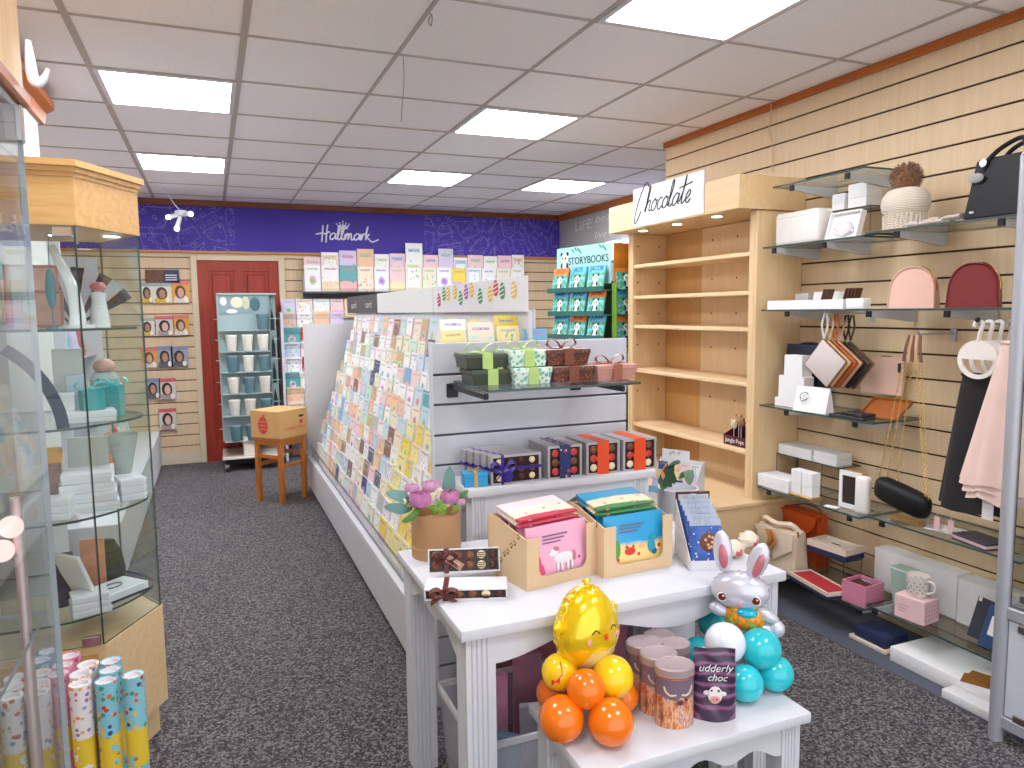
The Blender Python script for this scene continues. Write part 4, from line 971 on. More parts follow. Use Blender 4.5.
# ================================================================== lowest table
t = NT('orange_highlander_print'); cc = t.coord('Object', (60, 60, 14)); n = t.noise(cc, 1.3, 4, .7); s = t.sep(t.coord('Object'))
hair = t.ramp(n, [(.32, (120, 70, 60)), (.45, (196, 116, 76)), (.53, (236, 190, 140)), (.60, (160, 106, 124)), (.70, (236, 206, 180))])
t.bsdf(t.mix(t.math('GREATER_THAN', t.math('ADD', s[2], t.math('MULTIPLY', t.noise(t.coord('Object'), 30, 2), .03)), .090), hair, (*lin((122, 104, 122)), 1)), .35, metal=.1); COW = t.m
LID = mat('dusty_mauve_tin', (172, 154, 156), .4, metal=.3, var=.12, scale=50); RIM = mat('copper_rim', (176, 110, 88), .3, metal=.5)
def tin(lab, px, py, r=.041, h=.145, m=COW):
    p = at(px, py, z=T3Z + h); o = thing('storage_tin', lab, 'tin', (p.x, p.y, T3Z + .0003), face_cam(p.x, p.y) + .3, 'highland cattle tins on the lowest table')
    b = MB(); b.lathe([(0, 0), (r, 0), (r, h - .022), (0, h - .022)], 32, sx=1.12, sy=.9); b.build('body', m, o)
    b = MB(); b.lathe([(0, h - .021), (r + .0015, h - .021), (r + .0015, h - .003), (r - .001, h), (r - .005, h - .001), (0, h - .0015)], 32, sx=1.12, sy=.9); b.build('lid', LID, o)
    b = MB(); b.tube([((r + .001) * 1.12 * math.cos(a), (r + .001) * .9 * math.sin(a), h - .024) for a in [2 * PI * k / 32 for k in range(32)]], .0016, 6, closed=True); b.build('rim', RIM, o)
    if m is COW:
        b = MB()
        for sx in (-1, 1): b.tube(cat_rom([(sx * x, -math.sqrt(max(0, 1 - (x / (r * 1.12)) ** 2)) * r * .9 - .0012, z) for x, z in ((.006, .085), (.020, .083), (.030, .092), (.033, .103))], 5), [.0022] * 15 + [.001], 6)
        b.build('printed_horns', mat('horn_print', (216, 190, 160), .4), o)
        b = MB(); b.sph((.004, -r * .9 - .0004, .066), (.008, .001, .007), 10, 6); b.sph((.018, -r * .85 - .0006, .072), (.004, .001, .004), 8, 6); b.build('printed_nose', mat('nose_print', (96, 52, 74), .4), o)
    return o
tin('front highland cattle storage tin beside the purple pouch', 674.5, 663)
tin('middle highland cattle storage tin, second from the front', 658.5, 652)
tin('rear highland cattle storage tin nearest the yellow balloon', 644.5, 641)
GREYT = mat('grey_print_tin', (140, 130, 136), .4, metal=.2, var=.2)
for k, (px, py, lb) in enumerate(((674, 642, 'plain grey storage tin standing behind the cattle tins on the right'), (659, 634, 'plain grey storage tin at the back behind the cattle tins'))): tin(lb, px, py, .036, .135, GREYT)
# purple pouch
p = at(716, 719, z=T3Z); q = at(716, 650, y=p.y); h = q.z - T3Z; w = at(733, 700, y=p.y).x - at(698, 700, y=p.y).x
o = thing('chocolate_pouch', 'dark purple stand-up chocolate pouch with a printed cow face', 'pouch', (p.x, p.y + .01, T3Z + .0003), face_cam(p.x, p.y) + .18)
t = NT('purple_swirl_foil'); wv = t.n('ShaderNodeTexWave', wave_type='RINGS'); t.l(t.coord('Object', (9, 9, 9)), wv.inputs[0]); wv.inputs['Distortion'].default_value = 4; wv.inputs['Scale'].default_value = 1.4
t.bsdf(t.ramp(wv.outputs['Fac'], [(.3, (54, 34, 60)), (.7, (78, 44, 80)), (.95, (132, 84, 124))]), .3, coat=.3); b = MB()
def pch(u, v, sgn): 
    th = .022 * (1 - v) ** .8 * math.sin(PI * min(1, max(0, u))) ** .5
    return (w * (u - .5) * (1 - .06 * v + .0), sgn * (th + .001) + .002 * math.sin(9 * u + 14 * v), h * v + (-.006 * math.sin(PI * u) if v == 0 else 0) * 0)
b.surf(lambda u, v: pch(u, v, -1), 12, 12, .0012); b.surf(lambda u, v: pch(u, v, 1), 12, 12, .0012)
b.build('pouch', t.m, o)
b = MB()
def face(x, z, rx, rz, mi, dy=0): 
    u = x / w + .5; y = pch(u, z / h, -1)[1] - .0015 - dy
    b.sph((x, y, z), (rx, .0018, rz), 12, 6, mi)
face(0, .065, .017, .022, 0); face(0, .055, .013, .012, 1, .001); face(-.019, .068, .008, .006, 0); face(.019, .068, .008, .006, 0); face(-.008, .076, .003, .003, 2, .0015); face(.008, .076, .003, .003, 2, .0015); face(-.004, .055, .002, .002, 2, .002); face(.004, .055, .002, .002, 2, .002)
b.build('printed_cow', [mat('cow_white', (232, 222, 222), .4), mat('cow_pink', (224, 160, 150), .4), BLACKP], o)
text('lettering', 'udderly', .026, o, (0, pch(.5, .72, -1)[1] - .006, h * .74), (PI / 2, 0, 0), GLOSSW, .0004, shear=.3); text('lettering', 'choc', .024, o, (.004, pch(.5, .6, -1)[1] - .006, h * .615), (PI / 2, 0, 0), GLOSSW, .0004, shear=.3)
# ---- balloon bases
def balloon(lab, px, py, rpx, z, m, grp, push=0., squash=1.):
    d = at(px, py, z=z); k = math.sqrt(d.x ** 2 + d.y ** 2); r = rpx * (d.y * _c + d.x * _s) * 1.11 / F
    r = min(r, z - T3Z - .0006) if z - T3Z < .06 else r
    o = thing('balloon', lab, 'balloon', (d.x, d.y, z), face_cam(d.x, d.y), grp)
    b = MB(); b.sph((0, 0, 0), r, 28, 18, fn=lambda v: v * r * (1 + .05 * max(0, -v.z) ** 2 * 0)); b.build('latex', m, o); 
    b = MB(); b.lathe([(.001, r * .96), (.004, r * 1.0), (.006, r * 1.06), (.003, r * 1.06)], 10); k = b.build('knot', m, o); k.rotation_euler = (-1.9, 0, .0); return o, r
OR, YE, TEAL, WB = (mat('orange_latex', (240, 118, 14), .16, coat=.4, var=.02), mat('yellow_latex', (246, 204, 22), .16, coat=.4, var=.02), mat('aqua_latex', (44, 194, 206), .16, coat=.4, var=.02), mat('white_latex', (226, 230, 240), .2, coat=.3, var=.02))
og, yg, tg = 'orange balloons at the base of the chick', 'yellow balloons under the chick', 'aqua balloons under the rabbit'
balloon('large orange balloon, front left at the base of the chick', 561.5, 718.5, 24, T3Z + .0525, OR, og)
balloon('large orange balloon, front right at the base of the chick', 611, 722, 24.5, T3Z + .0525, OR, og)
balloon('orange balloon in the middle just below the chick', 586, 689, 18.5, T3Z + .112, OR, og)
balloon('orange balloon mostly hidden behind, at the left of the chick base', 553, 693, 16, T3Z + .05, OR, og)
balloon('orange balloon half hidden behind, at the right of the chick base', 622, 696, 15.5, T3Z + .045, OR, og)
balloon('yellow balloon to the left below the chick', 560, 672, 17.5, T3Z + .12, YE, yg)
balloon('yellow balloon to the right below the chick', 612.5, 677, 20, T3Z + .115, YE, yg)
balloon('aqua balloon at the front left of the rabbit base', 745, 683, 20.5, T3Z + .046, TEAL, tg)
balloon('aqua balloon at the far right of the rabbit base', 775.5, 673, 20.5, T3Z + .046, TEAL, tg)
balloon('aqua balloon directly under the rabbit, in the middle', 760.5, 648.5, 19, T3Z + .108, TEAL, tg)
balloon('aqua balloon behind the purple pouch', 699, 653, 15.5, T3Z + .045, TEAL, tg)
balloon('aqua balloon high behind the white one', 714, 622, 15, T3Z + .09, TEAL, tg)
o_, wr = balloon('white balloon beside the rabbit feet', 725, 643, 19, T3Z + .13, WB, 'white balloon of the rabbit base')
# foil chick
d = at(586.5, 627, z=T3Z + .215); fwd = d.y * _c + d.x * _s; sc = fwd / F
YF = mat('yellow_foil', (244, 206, 18), .17, metal=.35, coat=.6, var=.04)
o = thing('foil_balloon', 'shiny yellow foil chick balloon on orange and yellow balloons', 'foil balloon', (d.x, d.y, d.z), face_cam(d.x, d.y) + .75)
RX_, RZ_ = 32 * sc * 1.14, 43 * sc; RY_ = RX_ * .78
def chick(v):
    e = math.hypot(v.x, v.z); th = math.atan2(v.z, v.x); w = max(0, e - .55) / .45
    k = 1 + .022 * math.sin(26 * th) * w ** 2
    eg = 1 - .18 * max(0, v.z) + .05 * max(0, -v.z)
    y = math.copysign(abs(v.y) ** .8, v.y) * RY_ + .0022 * math.sin(26 * th) * w
    return Vector((v.x * RX_ * k * eg, y, v.z * RZ_ * k))
b = MB(); b.sph((0, 0, 0), 1, 64, 36, fn=chick, M=None)
pts = []
for k in range(56):
    a = 2 * PI * k / 56; p = chick(Vector((math.cos(a), 0, math.sin(a)))); pts.append(p * (1.025 + .015 * (k % 2)))
b.tube(pts, .0022, 6, closed=True)
b.lathe([(.003, RZ_ * .98), (.006, RZ_ * 1.03), (.005, RZ_ * 1.08), (.011, RZ_ * 1.13), (.009, RZ_ * 1.19), (.002, RZ_ * 1.22)], 12)
b.build('body', YF, o)
for sx in (-1, 1):
    b = MB(); b.sph((sx * RX_ * 1.05, 0, .022), 1, 14, 10, fn=lambda v: Vector((v.x * .016, v.y * .008, v.z * .018 * (1 + .25 * math.sin(5 * math.atan2(v.z, v.x)))))); b.build('wing', YF, o)
def onch(x, z, dy=.0008):
    v = Vector((x, 0, z)); y = -math.sqrt(max(.02, 1 - x * x - z * z)); p = chick(Vector((x, y, z))); return p + Vector((0, -dy, 0))
for ex in (-.34, .34): b = MB(); b.tube(cat_rom([onch(ex - .12, .12), onch(ex, .20), onch(ex + .12, .12)], 4), .0014, 6); b.build('eye', BLACKP, o)
for ex in (-.52, .52): b = MB(); b.sph(onch(ex, -.06), (.009, .002, .009), 12, 6); b.build('cheek', mat('cheek_pink', (232, 160, 150), .3), o)
b = MB(); P = onch(0, .0); b.prism([P + Vector((-.007, -.001, .006)), P + Vector((.007, -.001, .006)), P + Vector((0, -.009, -.002))], (0, .004, -.001)); b.prism([P + Vector((-.006, 0, -.002)), P + Vector((.006, 0, -.002)), P + Vector((0, -.004, -.009))], (0, .004, 0)); b.build('beak', mat('beak_red', (224, 70, 40), .35), o)
b = MB(); b.surf(lambda u, v: onch(.62 * (u - .5) * 2 * (1 - .3 * v), -.78 + .42 * v, .001), 10, 6, .001); b.build('tummy', mat('pale_gold_foil', (226, 214, 150), .3, metal=.3), o)
b = MB(); P = at(557, 682, z=T3Z + .14) - o.location
q = at(556, 682, y=d.y - .06); rb = MB(); c = q; rb.prism([c + Vector((-.010, 0, .007)), c, c + Vector((.010, 0, .007)), c + Vector((.010, 0, -.007)), c, c + Vector((-.010, 0, -.007))], (0, .003, 0)); b.bm.free()
rb.tube(cat_rom([c + Vector((.004, 0, .003)), c + Vector((.018, .004, .014)), c + Vector((.026, .03, .03))], 4), .0012, 6)
r_ = rb.build('ribbon_bow', mat('red_ribbon', (204, 40, 40), .4)); tag(r_, 'tiny red ribbon bow beside the left yellow balloon', 'ribbon')
# foil rabbit
d = at(740, 590, z=T3Z + .235); fwd = d.y * _c + d.x * _s; sc = fwd / F; S = lambda px: px * sc
SF = mat('silver_white_foil', (208, 208, 222), .22, metal=.3, coat=.5, var=.03)
o = thing('foil_balloon', 'shiny white foil rabbit balloon with pink ears on aqua balloons', 'foil balloon', (d.x, d.y, d.z), face_cam(d.x, d.y) - .1)
def foil(rx, ry, rz, n=24):
    def f(v):
        th = math.atan2(v.z, v.x); e = math.hypot(v.x, v.z); w = max(0, e - .6) / .4; k = 1 + .03 * math.sin(n * th) * w * w
        return Vector((v.x * rx * k, math.copysign(abs(v.y) ** .85, v.y) * ry, v.z * rz * k))
    return f
b = MB(); b.sph((0, 0, 0), 1, 48, 26, fn=foil(S(29.5), S(17), S(19.5))); b.build('head', SF, o)
def rel(px, py, dy=0.): 
    v = Vector((S(px - 740), dy, -S(py - 590))); return v
for (px, py, rx, rz, ang, nm) in ((722, 551, 9.8, 22, -.10, 'ear'), (757, 557, 10, 20, .30, 'ear')):
    M = Matrix.Rotation(ang, 4, 'Y'); b = MB(); b.sph(rel(px, py), 1, 28, 16, fn=foil(S(rx), S(6), S(rz), 18), M=M); e = b.build('ear', SF, o)
    b = MB(); b.sph(rel(px + 1, py + 3, -S(4.2)), 1, 20, 10, fn=foil(S(5), S(2.6), S(14), 0), M=M); b.build('inner_ear', mat('pink_foil', (204, 120, 136), .25, metal=.3, coat=.4), e)
b = MB(); b.sph(rel(745, 618, .0), 1, 36, 20, fn=foil(S(21), S(14), S(17), 20)); b.build('body', SF, o)
for px, py, rx, rz, ang in ((720, 612, 11, 7, .35), (768, 611, 12, 6, .5), (766, 627, 14, 8, .0), (777, 624, 8, 9, 0)):
    b = MB(); b.sph(rel(px, py, -.01), 1, 24, 12, fn=foil(S(rx), S(7), S(rz), 14), M=Matrix.Rotation(ang, 4, 'Y')); b.build('paw', SF, o)
t = NT('harlequin_foil'); c2 = t.coord('Object', (70, 70, 42)); t.bsdf(t.ramp(t.vor(c2, 1., out=0), [(.2, (236, 160, 40)), (.45, (226, 110, 40)), (.6, (110, 180, 70)), (.8, (240, 190, 60))]), .25, metal=.25)
b = MB(); b.sph(rel(746, 616, -S(3.5)), 1, 32, 16, fn=foil(S(21), S(13.5), S(14.5), 12)); b.build('waistcoat', t.m, o)
b = MB(); b.sph(rel(748, 609, -S(6)), 1, 24, 12, fn=foil(S(12.5), S(12.5), S(6), 10)); b.build('blue_bib', mat('turquoise_foil', (40, 178, 206), .25, metal=.3), o)
for ex in (724, 757):
    z_ = -S(594 - 590); x_ = S(ex - 740); yy = -S(17) * (max(0, 1 - (x_ / S(29.5)) ** 2 - (z_ / S(19.5)) ** 2)) ** .43
    b = MB(); b.sph((x_, yy - .0005, z_), (S(5), .002, S(5)), 16, 8, 0); b.sph((x_, yy - .002, z_), (S(4), .002, S(4)), 16, 8, 1); b.sph((x_ + S(1.2), yy - .0035, z_ + S(1.4)), (S(1), .001, S(1)), 8, 6, 2)
    b.build('eye', [GLOSSW, mat('brown_eye', (110, 40, 24), .2), GLOSSW], o)
b = MB(); b.sph((S(2), -S(17) * .93, -S(10)), (S(3.2), .003, S(2)), 12, 8); b.build('nose', mat('nose_pink', (214, 130, 140), .3), o)

# ---- plastic totes on the floor under the middle table
PLAS = mat('milky_plastic', (206, 206, 214), .25, alpha=.32, var=.02)
def tote(lab, x0, x1, y0, y1, h, m):
    cx, cy = (x0 + x1) / 2, (y0 + y1) / 2; w, d = (x1 - x0) / 2, (y1 - y0) / 2
    o = thing('storage_tote', lab, 'storage box', (cx, cy, 0), 0, 'plastic storage boxes under the table'); b = MB(); T = .004
    def ring(z, k): return [(-w * k, -d * k, z), (w * k, -d * k, z), (w * k, d * k, z), (-w * k, d * k, z)]
    A, B_, A2, B2 = ring(0.002, .9), ring(h, .98), ring(.006, .88), ring(h, .96)
    b._new(A + B_ + A2 + B2, [(0, 1, 2, 3), (0, 4, 5, 1), (1, 5, 6, 2), (2, 6, 7, 3), (3, 7, 4, 0), (8, 11, 10, 9), (8, 9, 13, 12), (9, 10, 14, 13), (10, 11, 15, 14), (11, 8, 12, 15), (4, 12, 13, 5), (5, 13, 14, 6), (6, 14, 15, 7), (7, 15, 12, 4)])
    b.build('bin', m, o); b = MB()
    for e in ((-w, w, -d, -d * .955), (-w, w, d * .955, d), (-w, -w * .96, -d, d), (w * .96, w, -d, d)): b.box(e[0], e[1], e[2], e[3], h - .018, h + .004, .003)
    b.build('rim', mat('milky_rim', (206, 204, 206), .3), o); return o
tote('clear plastic storage box of gift bags under the middle table, nearest', .60, 1.12, 1.74, 2.12, .27, PLAS)
tote('rose tinted plastic storage box behind the clear one, under the tall table', .84, 1.38, 2.225, 2.41, .50, mat('rosy_plastic', (226, 150, 168), .3, alpha=.55, var=.02))
bagc = [(120, 160, 190), (214, 196, 204), (80, 110, 140), (222, 150, 180), (190, 190, 204), (150, 180, 196), (230, 226, 228), (180, 120, 140), (110, 140, 170)]
for k in range(9):
    x, y = .70 + .14 * (k % 3) + .012 * (k // 3), 1.83 + .09 * (k // 3); hh = .24 + .035 * ((k * 5) % 4)
    p = thing('gift_bag', ['pale', 'rosy', 'slate', 'pink', 'grey', 'misty', 'white', 'mauve', 'blue'][k] + ' folded gift bag, %s from front left in the clear storage box' % ORD[k], 'gift bag', (x, y, .012), rnd.uniform(-.5, .5), 'folded bags in the storage box', (rnd.uniform(-.12, .12), rnd.uniform(-.2, .2), rnd.uniform(-.6, .6)))
    b = MB(); b.box(-.045, .045, -.012, .012, 0, hh, .003); b.build('bag', mat('bag_%d' % k, bagc[k], .3, var=.35, scale=22), p)
p = thing('sheer_pouch', 'folded burgundy and pink cloth bags heaped in the rear storage box', 'bag', (1.11, 2.32, .008)); b = MB(); b.sph((0, 0, .19), 1, 24, 14, fn=lambda v: Vector((v.x * .22, v.y * .06, v.z * .17)) * (1 + .1 * math.sin(7 * v.x + 5 * v.z))); b.build('cloth', mat('burgundy_cloth', (186, 92, 112), .7, var=.3), p)
# ================================================================== chocolate bookcase on the right wall
BX, B0, B1 = 2.50, 2.90, 4.10
o = thing('bookcase', 'tall maple bookcase with mostly empty shelves and a protruding cornice on the right wall', 'bookcase', (2.65, 3.5, 0))
def K(x, y, z=0): return x - 2.65, y - 3.5, z
def kb(b, x0, x1, y0, y1, z0, z1, bev=.002, mi=0): b.box(x0 - 2.65, x1 - 2.65, y0 - 3.5, y1 - 3.5, z0, z1, bev, mi)
XW = XR - .003
b = MB(); kb(b, BX, XW, B0, B0 + .02, .457, 1.906); kb(b, BX, BX + .02, B0 + .0201, B0 + .055, .457, 1.906, 0); b.build('side_panel', MAPLE, o)
b = MB(); kb(b, BX, XW, B1 - .02, B1, .457, 1.906); kb(b, BX, BX + .02, B1 - .055, B1 - .0201, .457, 1.906, 0); b.build('side_panel', MAPLE, o)
b = MB(); kb(b, XW - .012, XW, B0 + .0201, B1 - .0201, .457, 1.906, 0); kb(b, XW - .03, XW - .0121, 3.25, 3.68, .458, 1.905, .001, 1); kb(b, XW - .02, XW - .0121, 3.06, 3.249, .458, 1.905, .001, 1); b.build('back_panel', [wood('maple_darker_back', (196, 146, 88), (212, 166, 106), .45, 'z'), MAPLE], o)  # two-tone back: darker maple with paler raised boards
for z in (1.71, 1.515, 1.33, 1.05, .70):
    b = MB(); kb(b, BX + .012, XW - .03, B0 + .021, B1 - .021, z - .022, z, .003); b.build('shelf', MAPLEY, o)
PEG = mat('peg_brown', (96, 54, 30), .6)
for z in (1.83, 1.6, 1.4, 1.2, .9):
    for y in (3.36, 3.58): b = MB(); b.cyl(K(XW - .031, y, z), K(XW - .028, y, z), .006, n=8); b.build('peg_hole', PEG, o)
    for x in (2.56, 2.72): b = MB(); b.cyl(K(x, B1 - .021, z), K(x, B1 - .018, z), .006, n=8); b.build('peg_hole', PEG, o)
b = MB(); kb(b, 1.96, XW, B0 - .03, B1, .04, .435); kb(b, 1.99, XW, B0, B1, 0, .04, 0); b.build('base_cabinet', MAPLE, o)
b = MB(); kb(b, 1.94, XW, B0 - .038, B1, .436, .457, .003); b.build('counter', MAPLEY, o)
b = MB(); kb(b, 2.375, XW, B0 - .012, B1 + .03, 1.908, 2.07, .002); b.build('cornice', wood('maple_level_cornice', (216, 178, 126), (232, 204, 158), .42, 'y', 1, .8), o)
for y in (3.15, 3.5, 3.85):
    b = MB(); b.lathe([(0, -.004), (.03, -.004), (.036, 0), (.036, .003)], 18, (2.45 - 2.65, y - 3.5, 1.905)); dl = b.build('downlight', CHROME, o)
    b = MB(); b.lathe([(0, -.006), (.026, -.006), (.026, -.003), (0, -.003)], 16, (2.45 - 2.65, y - 3.5, 1.905)); b.build('lamp', emit('downlight_glow', (255, 246, 226), 10), dl)
# the sign
A = at(633, 187, x=2.37); Bp = at(633, 227, x=2.37); Cc = at(704, 173, x=2.37); Dd = at(704, 214, x=2.37)
zt_, zb_ = (A.z + Cc.z) / 2, (Bp.z + Dd.z) / 2; sw = A.y - Cc.y
o = thing('chocolate_sign', 'white card sign with black script reading Chocolate on the bookcase cornice', 'sign', (2.374, (A.y + Cc.y) / 2, zb_), RW)
b = MB(); b.box(-sw / 2, sw / 2, -.003, 0, 0, zt_ - zb_, .001); b.build('card', GLOSSW, o)
b = MB(); s_ = sw / 10.6; script_word(b, 'Chocolate', -sw * .47, (zt_ - zb_) * .34, s_ * .97, .0034, -.004, .30); b.build('lettering', mat('black_ink', (30, 30, 34), .5), o)
# maroon display with lollies on the fourth shelf
p = at(725, 440, x=2.56); 
o = thing('lolly_display', 'maroon card tray of animal lollies on the lowest bookcase shelf, right end', 'cardboard display', (2.545, 3.095, .7003), RW)
b = MB(); w = .09; d = .12
for sx in (-1, 1): b.prism([(sx * w, 0, 0), (sx * w, d, 0), (sx * w, d, .11), (sx * w, 0, .05)], (-sx * .003, 0, 0))
b.box(-w, w, 0, .003, 0, .05); b.box(-w, w, 0, d, 0, .004); b.box(-w, w, d - .003, d, 0, .12); b.build('tray', mat('maroon_card', (92, 30, 44), .45), o)
text('lettering', 'Jungle Pops', .032, o, (0, -.001, .026), (PI / 2, 0, 0), GLOSSW, .0004)
for k, (x, z, c) in enumerate(((-.055, .10, 0), (-.015, .115, 1), (.03, .12, 2), (.06, .11, 3), (-.035, .13, 1))):
    q = thing('lolly', ['cream', 'brown', 'spotted grey', 'tan', 'pale brown'][k] + ' animal face lolly in the maroon tray, %s one' % ORD[k], 'lolly', (2.545 + .04 + .015 * (k % 3), 3.095 - x, .7045), RW, 'animal lollies in the maroon tray')
    b = MB(); b.cyl((0, 0, 0), (0, 0, z - .02), .002, n=6); b.build('stick', GLOSSW, q); b = MB(); b.sph((0, 0, z), (.024, .008, .024), 14, 8); b.sph((-.017, 0, z + .02), .008, 8, 6); b.sph((.017, 0, z + .02), .008, 8, 6); b.build('face', mat('lolly_%d' % k, [(226, 200, 170), (150, 100, 70), (150, 146, 146), (206, 160, 110), (190, 140, 100)][k], .4, var=.5, scale=70), q)
# white stepped display of little cards on the counter
p = at(692, 512, z=.457)
o = thing('mini_card_stand', 'white stepped card stand of small printed sachets on the bookcase counter', 'cardboard display', (2.04, 2.965, .4575), -1.05)
b = MB(); w, d, h = .115, .17, .21
for sx in (-1, 1): b.prism([(sx * w, 0, 0), (sx * w, d, 0), (sx * w, d, h), (sx * w, d - .02, h), (sx * w, 0, .06)], (-sx * .003, 0, 0))
b.box(-w, w, 0, .003, 0, .06); b.box(-w, w * .3, d - .003, d, 0, h + .045); b.box(w * .3, w, d - .003, d, 0, h); b.box(-w, w, 0, d, 0, .003)
for k in range(4): b.box(-w, w, .018 + .036 * k, .021 + .036 * k, 0, .07 + .036 * k)
b.build('stand', GLOSSW, o); text('lettering', 'gift of', .026, o, (-.045, d - .004, h + .03), (PI / 2, 0, 0), mat('grey_ink', (150, 150, 156), .5), .0003)
for r in range(4):
    for q in range(4):
        c = pick('pale yellow', 'pale pink', 'sky blue', 'white', 'peach', 'lilac', 'navy blue')
        M = o.matrix_basis if False else Matrix.Translation(o.location) @ Matrix.Rotation(-1.05, 4, 'Z')
        v = M @ Vector((-w + .03 + .057 * q, .010 + .036 * r, .022 + .036 * r)); card(c, .052, .07, (r + q) % 4, v, (-.1, 0, -1.05), '%s sachet, %s from left in %s row of the white stepped stand' % (c, ORD[q], ('front', 'second', 'third', 'back')[r]), 'sachets in the stepped stand')
# white planter with leaves beside the tall table
p = at(675, 486, y=2.35)
o = thing('planter', 'tall white round planter with an artificial orange flower and leaves beside the tall table', 'planter', (p.x, 2.33, 0))
PH = p.z; b = MB(); b.lathe([(0, 0), (.07, 0), (.078, PH - .002), (.076, PH), (.072, PH), (.070, PH - .03), (0, PH - .03)], 30); b.build('pot', WHITE, o)
OFF = Vector((p.x, 2.33, 0))
def pp(px, py, dy=0.): return at(px, py, y=2.30 + dy) - OFF
DGL = mat('dark_green_leaf', (52, 84, 62), .4, var=.25); PEACH = mat('peach_petal', (226, 156, 110), .6, var=.2)
leaf([pp(676, 482), pp(668, 472, -.02), pp(672, 462, -.03), pp(680, 462, -.04)], .075, DGL, par=o); leaf([pp(680, 478), pp(688, 470, -.03), pp(690, 484, -.05)], .06, mat('grey_green_leaf', (110, 132, 112), .45, var=.15), par=o); leaf([pp(672, 484), pp(664, 478, -.03), pp(658, 480, -.04)], .05, DGL, par=o); leaf([pp(668, 484), pp(662, 484, -.03), pp(660, 486, -.05)], .04, GREENL, par=o)
for P in ([pp(670, 478), pp(664, 468, -.02), pp(668, 462, -.03)], [pp(668, 480), pp(664, 474, -.03), pp(661, 470, -.04)]): leaf(P, .04, PEACH, name='petal', par=o)

# ================================================================== glass shelves on the right slatted wall
FX = 2.50
ARMW = mat('pale_bracket', (206, 208, 214), .35, alpha=.8)
def gshelf(lab, y0, y1, z, fx=FX, brk=None, m=ARMW):
    o = thing('glass_shelf', lab, 'shelf', ((fx + XR) / 2, (y0 + y1) / 2, z - .008), RW, 'glass shelves on the right wall'); w, d = (y1 - y0) / 2, (XR - fx) / 2
    b = MB(); b.pane(-w, w, -d, d - .004, 0, .008); b.build('glass_panel', [GLASS, EDGE], o)
    for u in brk or (.2, .8):
        x = -w + 2 * w * u; b = MB(); b.prism([(x - .008, -d + .02, -.022), (x - .008, -d + .02, -.001), (x - .008, d - .003, -.001), (x - .008, d - .003, -.05), (x - .008, d - .025, -.05)], (.016, 0, 0), 0); b.box(x - .011, x + .011, -d + .012, -d + .022, -.026, -.001, 0, 1); b.build('bracket', [m, BLACKP], o)
    return o
gshelf('empty glass shelf, topmost on the right wall above the white boxes', 2.27, 2.80, 2.0)
gshelf('upper left glass shelf on the right wall holding the white padded box', 2.265, 2.86, 1.722, brk=(.1, .62))
gshelf('upper right glass shelf on the right wall holding the woolly hat and black handbag', 1.57, 2.26, 1.732)
gshelf('long glass shelf on the right wall holding jewellery trays and two backpacks', 1.57, 2.86, 1.42, brk=(.12, .48, .75, .95))
gshelf('glass shelf on the right wall holding the stepped white stand and wallets', 2.19, 2.86, .952, brk=(.25, .85))
gshelf('glass shelf on the right wall holding white boxes and a picture frame', 2.24, 2.86, .54, brk=(.1, .9))
gshelf('glass shelf on the right wall holding the navy notebook', 1.57, 2.2, .56, brk=(.1, .9))
gshelf('low glass shelf on the right wall holding the orange bag and open gift sets', 2.2, 2.86, .15, brk=(.15, .95))
gshelf('lowest right glass shelf holding the mug and the large white boxes', 1.57, 2.185, .18, brk=(.05, .95))
def rw(name, lab, cat, y, z, x=FX + .01, rz=0., grp=None, rot=None): 
    return thing(name, lab, cat, (x, y, z + .0004), RW + rz, grp, rot)
def yz(px, py, x): q = at(px, py, x=x); return q.y, q.z
def simple_box(lab, y0, y1, x0, x1, z0, z1, m, name='gift_box', cat='box', grp=None, lid=True, rz=0., bev=.003):
    o = thing(name, lab, cat, ((x0 + x1) / 2, (y0 + y1) / 2, z0 + .0004), RW + rz, grp); w, d, h = (y1 - y0) / 2, (x1 - x0) / 2, z1 - z0
    if lid:
        b = MB(); b.box(-w + .0015, w - .0015, -d + .0015, d - .0015, 0, h * .8, 0); b.build('base', m, o); b = MB(); b.box(-w, w, -d, d, h * .4, h, bev * .6); b.build('lid', m, o)
    else: b = MB(); b.box(-w, w, -d, d, 0, h, bev, seg=2); b.build('carton', m, o)
    return o
PAPERW = mat('white_box_paper', (234, 234, 234), .5)
# upper left shelf
o = thing('padded_case', 'large white padded box at the left end of the upper glass shelf', 'case', (2.60, 2.70, 1.7224), RW)
b = MB(); b.box(-.135, .135, -.055, .055, 0, .155, .02, seg=3); b.build('case', mat('soft_white_vinyl', (236, 232, 226), .45), o)
b = MB(); b.box(-.1355, .1355, -.0556, -.054, .128, .130); b.build('seam', mat('seam_grey', (200, 198, 194), .5), o)
o = thing('shell_gift_box', 'white open box with a shell shaped ornament, tilted back on the upper glass shelf', 'gift box', (2.54, 2.43, 1.7225), group=None, rot=(-.28, 0, RW))
b = MB(); w, h = .085, .125; b.box(-w, w, .02, .03, 0, h); [b.box(*e) for e in ((-w, -w + .006, 0, .02, 0, h), (w - .006, w, 0, .02, 0, h), (-w + .006, w - .006, 0, .02, 0, .006), (-w + .006, w - .006, 0, .02, h - .006, h))]; b.build('tray', PAPERW, o)
b = MB()
for k in range(9): a = PI * (k + .5) / 9; b.tube([(0, .015, .02), (.05 * math.cos(a), .008, .03 + .055 * math.sin(a))], [.006, .011], 8)
b.build('shell', mat('pearl', (214, 212, 214), .25, coat=.3), o)
o = thing('display_riser', 'clear acrylic riser carrying two white boxes on the upper glass shelf', 'display riser', (2.69, 2.475, 1.7224), RW)
b = MB(); b.pane(-.12, .12, -.055, .055, .135, .14); b.pane(-.12, -.116, -.055, .055, 0, .135); b.pane(.116, .12, -.055, .055, 0, .135); b.build('acrylic', [ACRYL, EDGE], o)
